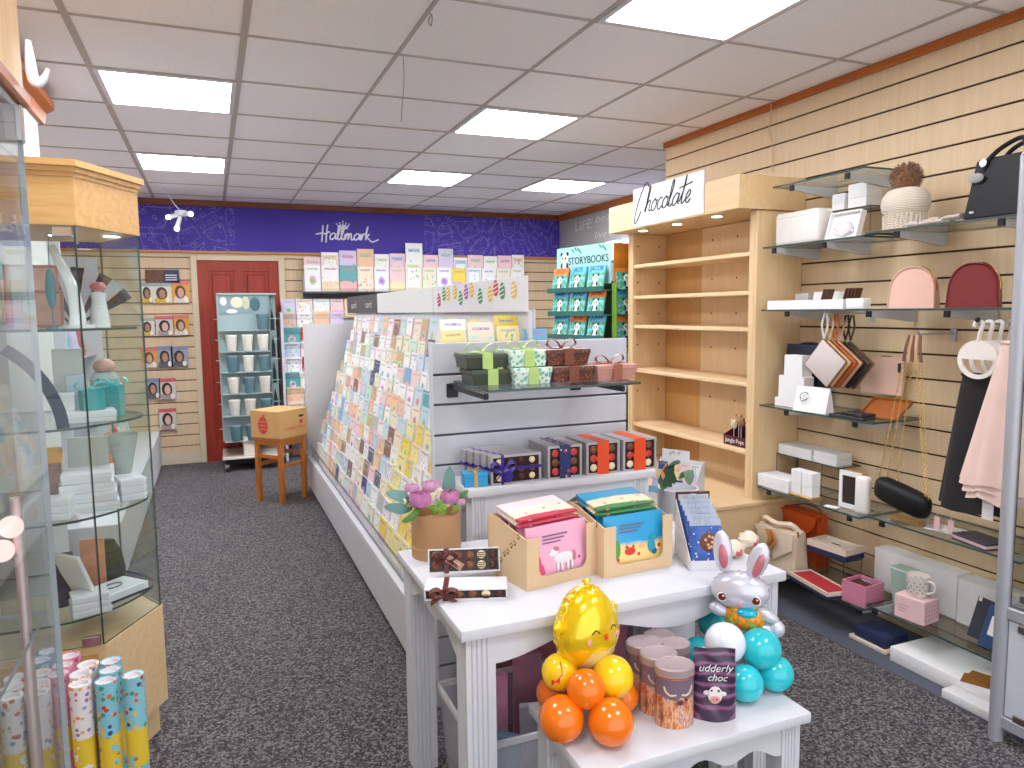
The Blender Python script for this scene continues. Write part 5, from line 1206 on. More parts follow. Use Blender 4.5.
simple_box('larger white cube box on the acrylic riser', 2.385, 2.485, 2.64, 2.735, 1.863, 1.965, PAPERW)
simple_box('smaller white box with a round emblem on the acrylic riser', 2.505, 2.575, 2.64, 2.72, 1.863, 1.935, PAPERW)
# woolly hat
KN = NT('cream_knit'); cc = KN.coord('Object'); wv = KN.n('ShaderNodeTexWave'); KN.l(cc, wv.inputs[0]); wv.inputs['Scale'].default_value = 55; wv.inputs['Distortion'].default_value = 3; wv.bands_direction = 'Z'
KN.bsdf(KN.mix(wv.outputs['Fac'], (*lin((206, 190, 170)), 1), (*lin((232, 220, 202)), 1)), .9, bump=wv.outputs['Fac'], bstr=.7, bdist=.004, sheen=.3)
hy, hz = 2.145, 1.732
o = thing('woolly_hat', 'cream knitted hat with brown fur pompom on the upper glass shelf', 'hat', (2.585, hy, hz + .0004), RW); HS = o; o.scale = (1.18, 1.18, 1.16)
b = MB(); b.lathe([(0, .002), (.066, 0), (.069, .02), (.066, .05)], 28, sx=1., sy=.8); 
for k in range(28): a = 2 * PI * k / 28; b.cyl((.067 * math.cos(a), .067 * .8 * math.sin(a), .001), (.068 * math.cos(a), .068 * .8 * math.sin(a), .052), .006, n=6)
b.build('cuff', KN.m, o)
b = MB(); b.lathe([(.064, .05), (.078, .065), (.083, .085), (.079, .11), (.064, .132), (.034, .142), (0, .143)], 28, sx=1., sy=.8); b.build('crown', KN.m, o)
FUR = mat('brown_fur', (120, 80, 46), .9, var=.5, scale=60, sheen=.4); b = MB(); b.sph((0, 0, .172), .044, 18, 12)
r_ = random.Random(3)
for k in range(420):
    d_ = Vector((r_.gauss(0, 1), r_.gauss(0, 1), r_.gauss(0, 1))).normalized(); b.tube([Vector((0, 0, .178)) + d_ * .04, Vector((0, 0, .178)) + (d_ + Vector((r_.uniform(-.2, .2), r_.uniform(-.2, .2), r_.uniform(-.2, .2)))).normalized() * .054], [.0022, .0004], 4, False)
b.build('pompom', FUR, o)
# gloves
GLV = mat('grey_wool', (186, 176, 168), .9, var=.25, scale=90, sheen=.3)
for k, (dy, a, lb) in enumerate(((2.02, .25, 'grey woolly glove lying at the front of the upper shelf beside the hat'), (1.955, .05, 'grey woolly glove overlapping the first one beside the black handbag'))):
    o = thing('glove', lb, 'glove', (2.56 + .03 * k, dy, 1.7325 + .012 * k), RW + a - .3, 'pair of grey gloves')
    b = MB(); b.sph((0, 0, .012), (.045, .026, .011), 14, 8)
    for q, (l, f) in enumerate(((.05, -.35), (.06, -.12), (.058, .12), (.045, .35))): b.tube(cat_rom([(-.03, .012 * (q - 1.5), .012), (-.06, .017 * (q - 1.5), .013), (-.06 - l * .9, .022 * (q - 1.5), .008)], 4), [.0085] * 8 + [.006], 8)
    b.tube(cat_rom([(-.01, .02, .012), (-.03, .042, .012), (-.05, .05, .009)], 4), .008, 8); b.build('knit', GLV, o)
    b = MB(); b.tube([(.035, 0, .012), (.075, 0, .012)], [.022, .026], 12, flat=.45); b.build('cuff', GLV, o)
# black handbag
BLK = mat('black_leather', (18, 20, 23), .5, spec=.25, var=.2, scale=80); GOLDM = mat('gold_metal', (196, 158, 92), .25, metal=1)
y0_, z0_ = yz(957, 218, 2.52); y1_, _ = yz(1012, 205, 2.52)
o = thing('handbag', 'black leather handbag with short handles at the right end of the upper shelf', 'handbag', (2.595, 1.735, 1.7325), RW); o.scale = (1.15, 1., 1.12)
b = MB(); w = .105; h = .205
def bag(b, w0, w1, d0, d1, h, mi=0, top=.0):
    b._new([(-w0, -d0, 0), (w0, -d0, 0), (w0, d0, 0), (-w0, d0, 0), (-w1, -d1, h), (w1, -d1, h + top), (w1, d1, h + top), (-w1, d1, h)], [(0, 3, 2, 1), (0, 1, 5, 4), (1, 2, 6, 5), (2, 3, 7, 6), (3, 0, 4, 7), (4, 5, 6, 7)], mi)
bag(b, .108, .092, .07, .035, .19); bmesh.ops.bevel(b.bm, geom=list(b.bm.edges), offset=.006, segments=2, affect='EDGES'); b.box(-.002, .002, -.062, -.03, .005, .18, 0, 0, Matrix.Rotation(-.19, 4, 'X')); b.build('body', BLK, o)
for sy in (-1, 1):
    b = MB(); b.tube(cat_rom([(-.062, sy * .042, .15), (-.056, sy * .04, .175), (-.02, sy * .03, .212), (.04, sy * .03, .232), (.062, sy * .04, .205), (.066, sy * .042, .15)], 6), .0075, 8); b.build('handle', BLK, o)
b = MB(); b.cyl((-.06, -.045, .175), (-.06, -.052, .175), .012, n=14); b.cyl((.066, -.045, .175), (.066, -.052, .175), .012, n=14); b.box(-.085, -.07, -.0705, -.066, .02, .026); b.build('hardware', CHROME, o)
b = MB(); b.sph((-.075, -.06, .13), (.025, .006, .016), 10, 6); b.build('swing_tag', mat('clear_tag', (170, 170, 172), .2, alpha=.7), o)
# long shelf: trays and backpacks
Z3 = 1.4203
o = thing('jewellery_tray', 'long white jewellery tray at the left end of the long glass shelf', 'tray', (2.56, 2.60, Z3), RW)
b = MB(); w = .23; b.box(-w, w, -.05, .09, 0, .006); [b.box(*e) for e in ((-w, w, -.05, -.046, .006, .042), (-w, w, .086, .09, .006, .042), (-w, -w + .004, -.046, .086, .006, .042), (w - .004, w, -.046, .086, .006, .042))]; b.build('tray', PAPERW, o)
b = MB(); b.box(-w + .006, w - .006, -.044, .084, .006, .02); b.build('insert', mat('grey_insert', (196, 196, 198), .6), o)
simple_box('grey lidded box leaning behind the long white jewellery tray', 2.73, 2.815, 2.665, 2.74, 1.4204, 1.495, mat('grey_box_paper', (190, 190, 192), .5))
o = thing('open_card', 'folded white card standing behind the jewellery tray', 'card', (2.68, 2.645, Z3), RW + .25)
b = MB(); M = Matrix.Rotation(-.3, 4, 'X'); b.box(-.065, .065, 0, .003, 0, .085, 0, 0, M); b.prism([(.066, 0, 0), (.10, .05, 0), (.10, .052, .08), (.066, .025, .08)], (.002, .001, 0)); b.build('folded_card', PAPERW, o)
for k in range(7):
    y = 2.57 - (.012 * k if k < 3 else .0) - (0 if k < 3 else .125 + .018 * (k - 3))
    q = thing('wallet', 'slim dark brown wallet standing in the jewellery trays, %s from left' % ORD[k], 'wallet', (2.60, y, Z3 + .021), RW, 'wallets standing in the trays'); b = MB(); b.box(-.0028, .0028, -.02, .02, 0, .072, .001, 0, Matrix.Rotation(.32, 4, 'Y')); b.build('leather', mat('brown_wallet', (96, 60, 48), .5), q)
simple_box('white open topped box at the right end of the jewellery tray', 2.27, 2.36, 2.515, 2.56, 1.4204, 1.464, PAPERW, lid=False)
def backpack(lab, yc, xc, m, w, h):
    o = thing('backpack', lab, 'backpack', (xc, yc, Z3), RW + .42)
    def prof(u):   # arch outline
        P = [(-w, 0), (-w * .97, h * .3)] + [(w * .84 * math.copysign(abs(math.cos(a)) ** .8, math.cos(a)) * (1 + .12 * (1 - math.sin(a))), h * .52 + h * .48 * math.sin(a)) for a in [PI - PI * k / 16 for k in range(17)]] + [(w * .97, h * .3), (w, 0)]
        return P
    b = MB(); P = prof(0); n = len(P)
    rows = []
    for dy, k in ((-.030, .90), (-.036, .95), (-.032, .985), (0, 1.), (.030, .98), (.038, .92)):
        rows.append([b.bm.verts.new((x * k, dy - (.02 if dy < 0 else 0) * (1 - z / h) * .9, z * (.5 + .5 * k) + 0)) for x, z in P])
    for A, B_ in zip(rows, rows[1:]):
        for k in range(n): b.bm.faces.new((A[k], A[(k + 1) % n], B_[(k + 1) % n], B_[k]))
    b.bm.faces.new(rows[0][::-1]); b.bm.faces.new(rows[-1]); b.build('body', m, o)
    b = MB(); b.tube(cat_rom([(w * .84 * math.copysign(abs(math.cos(a)) ** .8, math.cos(a)) * (1 + .12 * (1 - math.sin(a))) * 1.01, -.018, (h * .52 + h * .48 * math.sin(a)) * 1.005) for a in [PI * .42 - PI * .5 * k / 10 for k in range(11)]], 3), .0028, 6); b.build('zip', GOLDM, o)
    b = MB(); b.tube(cat_rom([(-.02, .045, h * .93), (0, .06, h * 1.0), (.02, .045, h * .93)], 4), .004, 6); b.build('loop', m, o); return o
backpack('blush pink mini backpack on the long glass shelf', 2.10, 2.60, mat('blush_leather', (226, 184, 166), .42, var=.05), .088, .165)
backpack('burgundy red mini backpack on the long glass shelf', 1.85, 2.60, mat('burgundy_leather', (124, 40, 44), .4, var=.06), .085, .165)
o = thing('tan_tote', 'pale tan tote hanging behind the burgundy backpack', 'bag', (2.76, 1.60, 1.44), RW); b = MB(); b.surf(lambda u, v: ((u - .5) * (.12 - .03 * v), -.006 * math.sin(PI * u), .20 * v), 8, 6, .006); b.build('body', mat('tan_leather', (200, 160, 118), .5), o)
b = MB(); b.tube(cat_rom([(-.03, 0, .19), (-.015, 0, .25), (.015, 0, .25), (.03, 0, .19)], 5), .005, 6); b.build('handle', mat('tan_leather', (200, 160, 118), .5), o)
# bags hanging under the long shelf
SCOL = [('pale grey', (206, 196, 192)), ('sand', (206, 176, 140)), ('rust orange', (196, 96, 48)), ('pale rose', (208, 160, 140)), ('black', (34, 34, 38)), ('charcoal', (66, 64, 66))]
for k, (cn, rgb) in enumerate(SCOL):
    m_ = mat('bag_leather_' + cn.replace(' ', '_'), rgb, .45); yy, zz = yz(821, 366, 2.53); x = 2.53 + .021 * k; yc = 2.475 - .010 * k; zc = 1.180 - .002 * k
    o = thing('crossbody_bag', '%s square crossbody bag hanging under the long shelf, %s from the front' % (cn, ORD[k]), 'bag', (x, yc, zc), RW + .12, 'crossbody bags hanging under the long shelf')
    b = MB(); M = Matrix.Rotation(PI / 4 - .12, 4, 'Y'); b.box(-.078, .078, -.0095, .0095, -.076, .076, .008, 0, M, 2); b.build('body', m_, o)
    b = MB(); b.box(-.0785, .0785, -.0015, .0015, -.0765, .0765, .008, 0, M, 2); b.build('zip', GOLDM, o)
    b = MB(); top = Vector((-.012, 0, .108)); b.strip([top, Vector((-.026, 0, .17)), Vector((-.012, .0, .222))], (1, .2, 0), .008, .002); b.strip([top, Vector((.006, 0, .17)), Vector((-.002, .0, .222))], (1, .2, 0), .008, .002); b.build('strap', m_, o)
o = thing('bag_hook', 'metal wall arm under the long shelf carrying the crossbody bags', 'hook', (XR, 2.46, 1.40), RW); b = MB(); b.box(-.012, .012, -.006, -.001, -.04, .02); b.tube([(0, -.003, 0), (0, -.285, .004), (0, -.29, .012)], .004, 6); b.build('arm', ALU, o)
# middle shelf
Z4 = .9524
NAVY = mat('navy_leather', (30, 40, 62), .4, var=.1)
o = thing('handbag', 'navy handbag standing at the back left of the middle glass shelf', 'handbag', (2.70, 2.755, Z4), RW); o.scale = (1.1, 1, 1.45); b = MB(); bag(b, .10, .085, .05, .03, .20); bmesh.ops.bevel(b.bm, geom=list(b.bm.edges), offset=.008, segments=2, affect='EDGES'); b.build('body', NAVY, o)
b = MB(); b.surf(lambda u, v: ((u - .5) * (.175 + .02 * (1 - v)), -.034 - .012 * (1 - v) - .004 * math.sin(PI * u), .10 + .105 * v), 8, 4, .004); b.build('flap', NAVY, o); b = MB(); b.box(-.02, .02, -.052, -.047, .135, .138); b.build('plate', GOLDM, o)
b = MB(); b.tube(cat_rom([(-.085, 0, .19), (-.04, .02, .205), (.04, .02, .205), (.085, 0, .19)], 5), .005, 6); b.build('handle', NAVY, o)
o = thing('jewellery_stand', 'white three stepped jewellery stand on the middle glass shelf', 'display stand', (2.585, 2.715, Z4), RW)
b = MB(); b.prism([(-.10, -.03, 0), (.09, -.03, 0), (.09, -.03, .15), (.075, -.03, .15), (.075, -.03, .25), (-.04, -.03, .25), (-.04, -.03, .15), (-.075, -.03, .15), (-.075, -.03, .04), (-.10, -.03, .04)], (0, .06, 0), bev=.001); b.build('steps', PAPERW, o)
o = thing('bracelet_card', 'white folded display card with a bracelet in front of the stepped stand', 'display card', (2.535, 2.545, Z4), RW + .1)
b = MB(); b.prism([(-.09, -.03, 0), (-.09, .03, 0), (-.09, .002, .115), (-.09, -.002, .115)], (.18, 0, 0)); b.build('tent', PAPERW, o)
b = MB(); b.tube([(-.03 + .022 * math.cos(a), -.014 + .0 - .012 * (1 - math.sin(a)) * .5 - .006, .07 + .018 * math.sin(a)) for a in [2 * PI * k / 20 for k in range(20)]], .003, 6, closed=True); b.sph((-.034, -.03, .052), .007, 10, 6); b.build('bracelet', CHROME, o)
DWAL = mat('black_wallet', (44, 42, 46), .45)
for k, (y, x, z, a) in enumerate(((2.36, 2.53, Z4, .1), (2.31, 2.55, Z4 + .0125, -.15), (2.265, 2.53, Z4 + .0, .0))):
    o = thing('wallet', 'flat dark wallet on the middle glass shelf, %s from left' % ORD[k], 'wallet', (x, y, z), RW + a, 'flat wallets on the middle shelf'); b = MB(); b.box(-.06 if k < 2 else -.03, .06 if k < 2 else .03, -.03, .045, 0, .012, .003); b.build('leather', DWAL, o); b = MB(); b.box(.05 if k < 2 else .022, .052 if k < 2 else .024, -.0304, -.029, .003, .009); b.build('clasp', GOLDM, o)
o = thing('wooden_tray', 'tilted amber brown leather tray at the right of the middle glass shelf', 'tray', (2.67, 2.27, Z4), group=None, rot=(.0, 0, RW + .2)); b = MB(); M = Matrix.Rotation(.5, 4, 'X'); b.box(-.085, .085, -.06, .07, 0.0, .008, .002, 0, M); [b.box(*e, 0, 0, M) for e in ((-.085, .085, .066, .07, .008, .02), (-.085, -.081, -.06, .066, .008, .02), (.081, .085, -.06, .066, .008, .02))]; b.bm.verts.ensure_lookup_table(); zmin = min(v.co.z for v in b.bm.verts); [setattr(v.co, 'z', v.co.z - zmin) for v in b.bm.verts]; b.build('tray', mat('amber_leather', (168, 98, 46), .4), o)
# blush pouch hanging on a wall peg
yy, zz = yz(883, 376, 2.72); o = thing('clutch_bag', 'blush pink flat clutch hanging on the slatted wall beside the chain straps', 'bag', (2.735, 2.345, 1.045), RW + .1)
b = MB(); b.surf(lambda u, v: ((u - .5) * .19 + .012 * (v - .5), -.012 * math.sin(PI * u), .165 * v), 8, 6, .02); b.build('body', mat('blush_suede', (226, 190, 172), .7), o); b = MB(); b.tube([(.0, .05, .16), (0, .0, .165), (0, -.02, .163)], .004, 6); b.build('peg', BLACKP, o); b = MB(); b.box(.08, .09, -.02, -.012, .10, .14); b.build('clip', mat('dark_clip', (40, 40, 42), .4), o)
# black clutch on chain straps
hp_y, hp_z = yz(921, 335, 2.60); c0y, c0z = yz(902, 497, 2.545)
o = thing('chain_bag', 'black barrel clutch hanging from long gold chains and brown strap ends', 'bag', (2.545, c0y, c0z), RW - .12)
b = MB(); b.sph((0, 0, 0), 1, 24, 16, fn=lambda v: Vector((math.copysign(abs(v.x) ** .35, v.x) * .135, v.y * .042, math.copysign(abs(v.z) ** .6, v.z) * .052)), M=Matrix.Rotation(.14, 4, 'Y')); b.build('body', BLK, o)
b = MB(); b.box(.0, .035, -.038, -.034, -.012, -.009); b.build('plate', CHROME, o)
HK = Vector((.0, .0, hp_z - c0z)); hx = -(hp_y - c0y)
for k, (bx, tx) in enumerate(((-.125, -.026), (-.085, -.012), (-.03, .0), (.115, .012), (.128, .026))):
    top = Vector((hx + tx, .02, HK.z)); mid = Vector((hx + tx * 1.7, .012, HK.z - .105)); end = Vector((bx, .0, .035 - bx * .14))
    b = MB(); P = [mid.lerp(end, q / 44) for q in range(45)]
    for q in range(0, 44):
        a, e = P[q], P[q + 1]; c = (a + e) / 2; u = (e - a).normalized(); s1 = u.cross(Vector((0, 1, 0)) if q % 2 else Vector((1, 0, 0))).normalized(); l = (e - a).length * .75
        b.tube([c + u * math.cos(t_) * l + s1 * math.sin(t_) * .0035 for t_ in [2 * PI * z_ / 8 for z_ in range(8)]], .0011, 4, closed=True)
    b.build('chain', GOLDM, o); b = MB(); b.strip(cat_rom([top, top.lerp(mid, .5) + Vector((0, -.004, 0)), mid], 4), (1, .3, 0), .012, .003); b.build('strap_end', mat('strap_brown_%d' % (k % 2), ((112, 78, 60), (196, 156, 120))[k % 2], .5), o)
o = thing('bag_hook', 'metal wall arm carrying the chain strap bag', 'hook', (XR, hp_y, hp_z), RW); b = MB(); b.box(-.012, .012, -.006, -.001, -.03, .02); b.tube([(0, -.003, .003), (0, -.2, .003), (0, -.205, .012)], .0045, 6); b.build('arm', ALU, o)
# hangers and skirts
o = thing('hanging_rail', 'metal wall arm with the skirt hangers at the right', 'rail', (XR, 1.765, 1.362), RW); b = MB(); b.box(-.012, .012, -.006, -.001, -.03, .02); b.tube([(0, -.003, .0), (0, -.28, .0), (0, -.287, .014)], .005, 8); b.build('arm', ALU, o); b = MB(); b.sph((0, -.287, .016), .009, 10, 8); b.build('end_stop', BLACKP, o)
HW = mat('white_plastic', (238, 230, 224), .4)
hgz = 1.362
def hanger(lab, x, rz=0., dy=0.):
    o = thing('hanger', lab, 'hanger', (x, 1.765 + dy, hgz), RW + rz, 'white round hangers on the wall arm')
    b = MB(); b.tube(cat_rom([(-.02, 0, -.008), (-.012, 0, .008), (.006, 0, .0085), (.011, 0, -.004), (.004, 0, -.03), (.0, 0, -.06)], 5), [.007] * 26, 8); b.build('hook', HW, o)
    b = MB(); ro, ri = .075, .058
    n = 40; V = []
    O_ = [(ro * math.cos(2 * PI * k / n), ro * .92 * math.sin(2 * PI * k / n) - .125) for k in range(n)]
    lo = [(ri * math.cos(a), ri * .92 * math.sin(a) - .125) for a in [PI + PI * k / 20 for k in range(21)]]
    fr = [b.bm.verts.new((x_, -.004, z_)) for x_, z_ in O_]; bk = [b.bm.verts.new((x_, .004, z_)) for x_, z_ in O_]
    # solid upper half with a half-moon opening below
    for sg, row in ((-.004, fr), (.004, bk)):
        inn = [b.bm.verts.new((x_, sg, z_)) for x_, z_ in lo]
        b.bm.faces.new([row[k] for k in range(0, n // 2 + 1)] + [inn[0], inn[20]])
        for k in range(20): b.bm.faces.new((row[n // 2 + k], row[(n // 2 + k + 1) % n], inn[k + 1], inn[k]))
        if sg < 0: i1 = inn
        else: i2 = inn
    for k in range(n): b.bm.faces.new((fr[k], fr[(k + 1) % n], bk[(k + 1) % n], bk[k]))
    for k in range(20): b.bm.faces.new((i1[k], i1[k + 1], i2[k + 1], i2[k]))
    b.bm.faces.new((i1[0], i1[20], i2[20], i2[0])); b.build('ring', HW, o, smooth=0); return o
for k in range(4): hanger(('front white round hanger with half-moon opening', 'second white round hanger behind the front one', 'third white round hanger on the wall arm', 'rearmost white round hanger on the wall arm')[k], 2.515 + .045 * k, -.10 * k, -.006 * k)
def skirt(lab, x, yc, z0, z1, w0, w1, m, d0, d1, folds, name='skirt', sh=0., lay=1):
    o = thing(name, lab, 'skirt', (x, yc, z1), RW)
    b = MB()
    for q in range(lay):
        k = 1 - .10 * q; zz = (z1 - z0) * (1 - .045 * (lay - 1 - q)) if lay > 1 else z1 - z0
        def f(u, v):
            a = 2 * PI * u; w = w0 + (w1 - w0) * v ** .9; d = d0 + (d1 - d0) * v; r = 1 + .10 * v * math.sin(folds * a + q)
            return (w * k * math.cos(a) * r + sh * v, d * k * math.sin(a) * r, -zz * v + .008 * v * math.sin(folds * a * .5 + q))
        b.surf(f, 72, 8, .002)
    b.build('cloth', m, o); b = MB(); b.tube([(w0 * 1.03 * math.cos(a), d0 * 1.05 * math.sin(a), -.006) for a in [2 * PI * k / 32 for k in range(32)]], .008, 6, closed=True); b.build('waistband', m, o); return o
BLKC = mat('black_cloth', (34, 31, 33), .85, var=.2, sheen=.05); TUL = mat('blush_tulle', (240, 208, 196), .8, var=.08, scale=12, alpha=.93, sheen=.2)
skirt('long black skirt hanging from the front round hanger', 2.545, 1.785, .68, 1.185, .052, .125, BLKC, .012, .035, 5)
skirt('blush pink tulle skirt overlapping the black one, partly behind the metal frame', 2.455, 1.605, .76, 1.31, .03, .155, TUL, .012, .04, 9, sh=-.0, lay=3)
o = thing('swing_tag', 'small white swing tag hanging below the pink skirt', 'tag', (2.455, 1.66, .69), RW); b = MB(); b.box(-.02, .02, -.001, .001, 0, .075, .0004); b.tube([(0, 0, .075), (0, .0, .60)], .0008, 4); b.build('card', PAPERW, o)
for k, px in enumerate((937, 951)):
    yy, zz = yz(px, 520, 2.54); o = thing('swing_tag', ('left', 'right')[k] + ' small pink swing tag above the right hand glass shelf', 'tag', (2.54, yy, .575), RW, 'pink swing tags'); b = MB(); b.box(-.012, .012, -.001, .001, 0, .05, .0004, 0); b.tube([(0, 0, .05), (.002, 0, .09)], .001, 5); b.build('card', mat('pink_tag', (232, 190, 190), .5), o)
# lower left shelf
Z5 = .5404
simple_box('flat wide white box at the front left of the lower glass shelf', 2.672, 2.885, 2.52, 2.64, Z5, Z5 + .06, PAPERW)
o = thing('display_riser', 'clear acrylic riser carrying two flat white boxes above the lower shelf', 'display riser', (2.715, 2.69, Z5), RW); b = MB(); b.pane(-.20, .20, -.07, .07, .145, .15); b.pane(-.20, -.196, -.07, .07, 0, .145); b.pane(.1, .104, -.07, .07, 0, .145); b.build('acrylic', [ACRYL, EDGE], o)
simple_box('flat white box at left on the acrylic riser above the lower shelf', 2.662, 2.885, 2.65, 2.775, Z5 + .1505, Z5 + .20, PAPERW)
simple_box('small white box stack at right on the acrylic riser, lower one', 2.51, 2.655, 2.65, 2.75, Z5 + .1505, Z5 + .178, PAPERW); simple_box('small white box stack at right on the acrylic riser, upper one', 2.512, 2.652, 2.652, 2.748, Z5 + .1795, Z5 + .205, PAPERW)
for k in range(2): simple_box(('left', 'right')[k] + ' slim upright white box on the lower glass shelf', 2.595 - .068 * k, 2.66 - .068 * k, 2.525, 2.575, Z5 + .012, Z5 + .125, PAPERW, grp='slim upright boxes')
o = thing('gold_plinth', 'thin gold base under the two upright white boxes', 'display base', (2.55, 2.593, Z5), RW); b = MB(); b.box(-.07, .07, -.03, .03, 0, .011, .002); b.build('base', mat('gold_card', (190, 150, 84), .35, metal=.4), o)
yy, zz = yz(850, 503, 2.60)
o = thing('picture_frame', 'white framed dark picture with thick wooden side, standing on the lower glass shelf', 'picture frame', (2.585, 2.36, Z5), RW + .05)
b = MB(); [b.box(*e) for e in ((-.055, .055, -.012, 0, 0, .02), (-.055, .055, -.012, 0, .145, .165), (-.055, -.04, -.012, 0, .02, .145), (.04, .055, -.012, 0, .02, .145))]; b.build('frame', PAPERW, o); b = MB(); b.box(-.04, .04, -.007, -.001, .02, .145); b.build('picture', mat('dark_picture', (52, 44, 42), .3), o); b = MB(); b.box(-.054, .054, .0005, .035, .001, .164, .002); b.build('wooden_back', mat('honey_wood', (198, 146, 82), .5, var=.2), o)
o = thing('pillow_stand', 'white padded watch pillow standing upright beside the black chain bag', 'display pillow', (2.56, 2.275, Z5), RW + .3); b = MB(); b.box(-.03, .03, -.02, .022, 0, .165, .014, seg=3); b.build('pillow', mat('soft_white_vinyl', (236, 232, 226), .45), o)
o = thing('price_tag', 'small white card lying at the front edge of the lower glass shelf', 'tag', (2.525, 2.41, Z5), RW + .3); b = MB(); b.box(-.03, .03, -.018, .018, 0, .003, .0006); b.build('card', PAPERW, o)
# right lower shelf
Z6 = .5604
o = thing('notebook', 'navy notebook with pink page edges lying on the right lower glass shelf', 'notebook', (2.565, 1.755, Z6), RW - .2); b = MB(); b.box(-.075, .075, -.05, .05, .006, .018, .001); b.build('pages', mat('pink_pages', (226, 186, 190), .7), o); b = MB(); b.box(-.078, .078, -.053, .053, .018, .024, .002); b.box(-.078, .078, -.053, .053, 0, .006, .002); b.build('cover', NAVY, o); b = MB(); b.sph((-.08, 0, .02), .006, 8, 6); b.build('clasp', CHROME, o)
o = thing('paper_sheet', 'folded white paper lying beside the navy notebook', 'paper', (2.60, 1.92, Z6), RW + .2); b = MB(); b.box(-.06, .06, -.045, .045, 0, .008, .003); b.build('paper', PAPERW, o)
o = thing('gold_box', 'flat gold box under the black chain bag', 'box', (2.58, 2.07, Z6), RW + .2); b = MB(); b.box(-.06, .06, -.03, .03, 0, .012, .002); b.build('carton', mat('gold_card', (190, 150, 84), .35, metal=.4), o)
# low left shelf
Z7 = .1504
ORL = mat('orange_leather', (196, 80, 26), .38, var=.06)
yy, zz = yz(798, 548, 2.62)
o = thing('handbag', 'orange envelope handbag standing on the low glass shelf', 'handbag', (2.715, 2.755, Z7 + .0), RW + .04)
b = MB(); bag(b, .125, .115, .045, .03, .27); bmesh.ops.bevel(b.bm, geom=list(b.bm.edges), offset=.007, segments=2, affect='EDGES'); b.build('body', ORL, o)
b = MB(); b.prism([(-.118, -.046, .262), (.118, -.046, .262), (.1, -.05, .20), (-.01, -.052, .12)], (0, -.004, 0)); b.build('flap', ORL, o); b = MB(); b.tube(cat_rom([(-.11, 0, .26), (-.04, .03, .285), (.05, .03, .285), (.11, 0, .26)], 5), .004, 6); b.build('strap', mat('brown_strap', (110, 56, 36), .5), o); b = MB(); b.sph((-.115, -.02, .26), .007, 8, 6); b.sph((.115, -.02, .255), .007, 8, 6); b.build('hardware', GOLDM, o)
o = thing('handbag', 'cream handbag with tan scarf standing in front of the orange bag', 'handbag', (2.42, 2.55, 0), RW + .12)
for q in range(1):
    b = MB(); bag(b, .125, .12, .06, .04, .21); bmesh.ops.bevel(b.bm, geom=list(b.bm.edges), offset=.012, segments=2, affect='EDGES'); [setattr(v.co, 'z', v.co.z + .17) for v in b.bm.verts]
    o.location.z = .0; CRM = mat('cream_leather', (224, 206, 182), .45, var=.06)
o.location = (2.55, 2.742, Z7 + .0); [setattr(v.co, 'z', v.co.z - .17) for v in b.bm.verts]; b.build('body', CRM, o)
b = MB(); b.prism([(-.12, -.056, .20), (.12, -.056, .205), (.12, -.062, .13), (.02, -.066, .06)], (0, -.004, 0)); b.build('flap', CRM, o); b = MB(); b.tube(cat_rom([(-.11, 0, .20), (-.08, -.02, .235), (0, -.03, .225), (.08, -.02, .235), (.115, 0, .20)], 6), [.014] * 25, 8); b.build('rolled_handle', CRM, o)
b = MB(); b.surf(lambda u, v: (-.03 + .05 * u + .02 * math.sin(6 * v), -.075 - .01 * math.sin(9 * u), .20 - .15 * v), 8, 8, .006); b.build('scarf', mat('tan_scarf', (190, 130, 70), .7, var=.4, scale=40), o); b = MB(); b.cyl((.125, -.03, .19), (.125, -.03, .215), .004, n=8); b.build('hardware', GOLDM, o)
def openset(lab, y, x, z, w, d, h, mout, mlid, mins, rz=0., tilt=0.):
    o = thing('gift_set', lab, 'gift set', (x, y, z), rot=(tilt, 0, RW + rz)); b = MB(); b.box(-w, w, -d, d, 0, h * .5, .002); b.build('base', mout, o); b = MB(); b.box(-w, w, -d, d, h * .5, h * .62); [b.box(*e, h * .62, h) for e in ((-w, w, -d, -d + .007), (-w, w, d - .007, d), (-w, -w + .007, -d + .007, d - .007), (w - .007, w, -d + .007, d - .007))]; b.build('tray', mlid, o); b = MB(); b.box(-w + .007, w - .007, -d + .007, d - .007, h * .62, h * .85); b.build('insert', mins, o); return o
CREAMB = mat('cream_card_box', (226, 208, 190), .5); NAVB = mat('navy_card', (40, 50, 84), .45); REDF = mat('red_felt', (176, 44, 50), .8, var=.2); MARO = mat('maroon_velvet', (84, 34, 36), .6, var=.2); PINKB = mat('rose_pink_card', (206, 130, 156), .5)
o = thing('display_riser', 'clear acrylic stand under the open cream gift set on the low shelf', 'display riser', (2.65, 2.495, Z7), RW); b = MB(); b.pane(-.10, .10, -.055, .055, .125, .13); b.pane(-.10, -.096, -.055, .055, 0, .125); b.pane(.096, .10, -.055, .055, 0, .125); b.build('acrylic', [ACRYL, EDGE], o)
o = openset('open cream gift set with navy base on the acrylic stand', 2.495, 2.645, Z7 + .131, .105, .065, .055, NAVB, CREAMB, CREAMB, .1)
b = MB(); b.box(-.07, .05, -.03, .03, .043, .046); b.build('card', PAPERW, o); b = MB(); b.tube([(-.02, -.0, .0475), (.03, .0, .0475)], .002, 6); b.build('pen', BLACKP, o)
openset('open shallow box lined with red felt at the front of the low shelf', 2.46, 2.515, Z7, .14, .058, .034, NAVB, CREAMB, REDF, -.16)
o = openset('pink box with maroon lining and white heading at the right of the low shelf', 2.262, 2.565, Z7, .058, .06, .095, PINKB, PINKB, MARO, .1, 0)
text('lettering', 'MERCI', .024, o, (0, .035, .083), (0, 0, 0), GLOSSW, .0003)
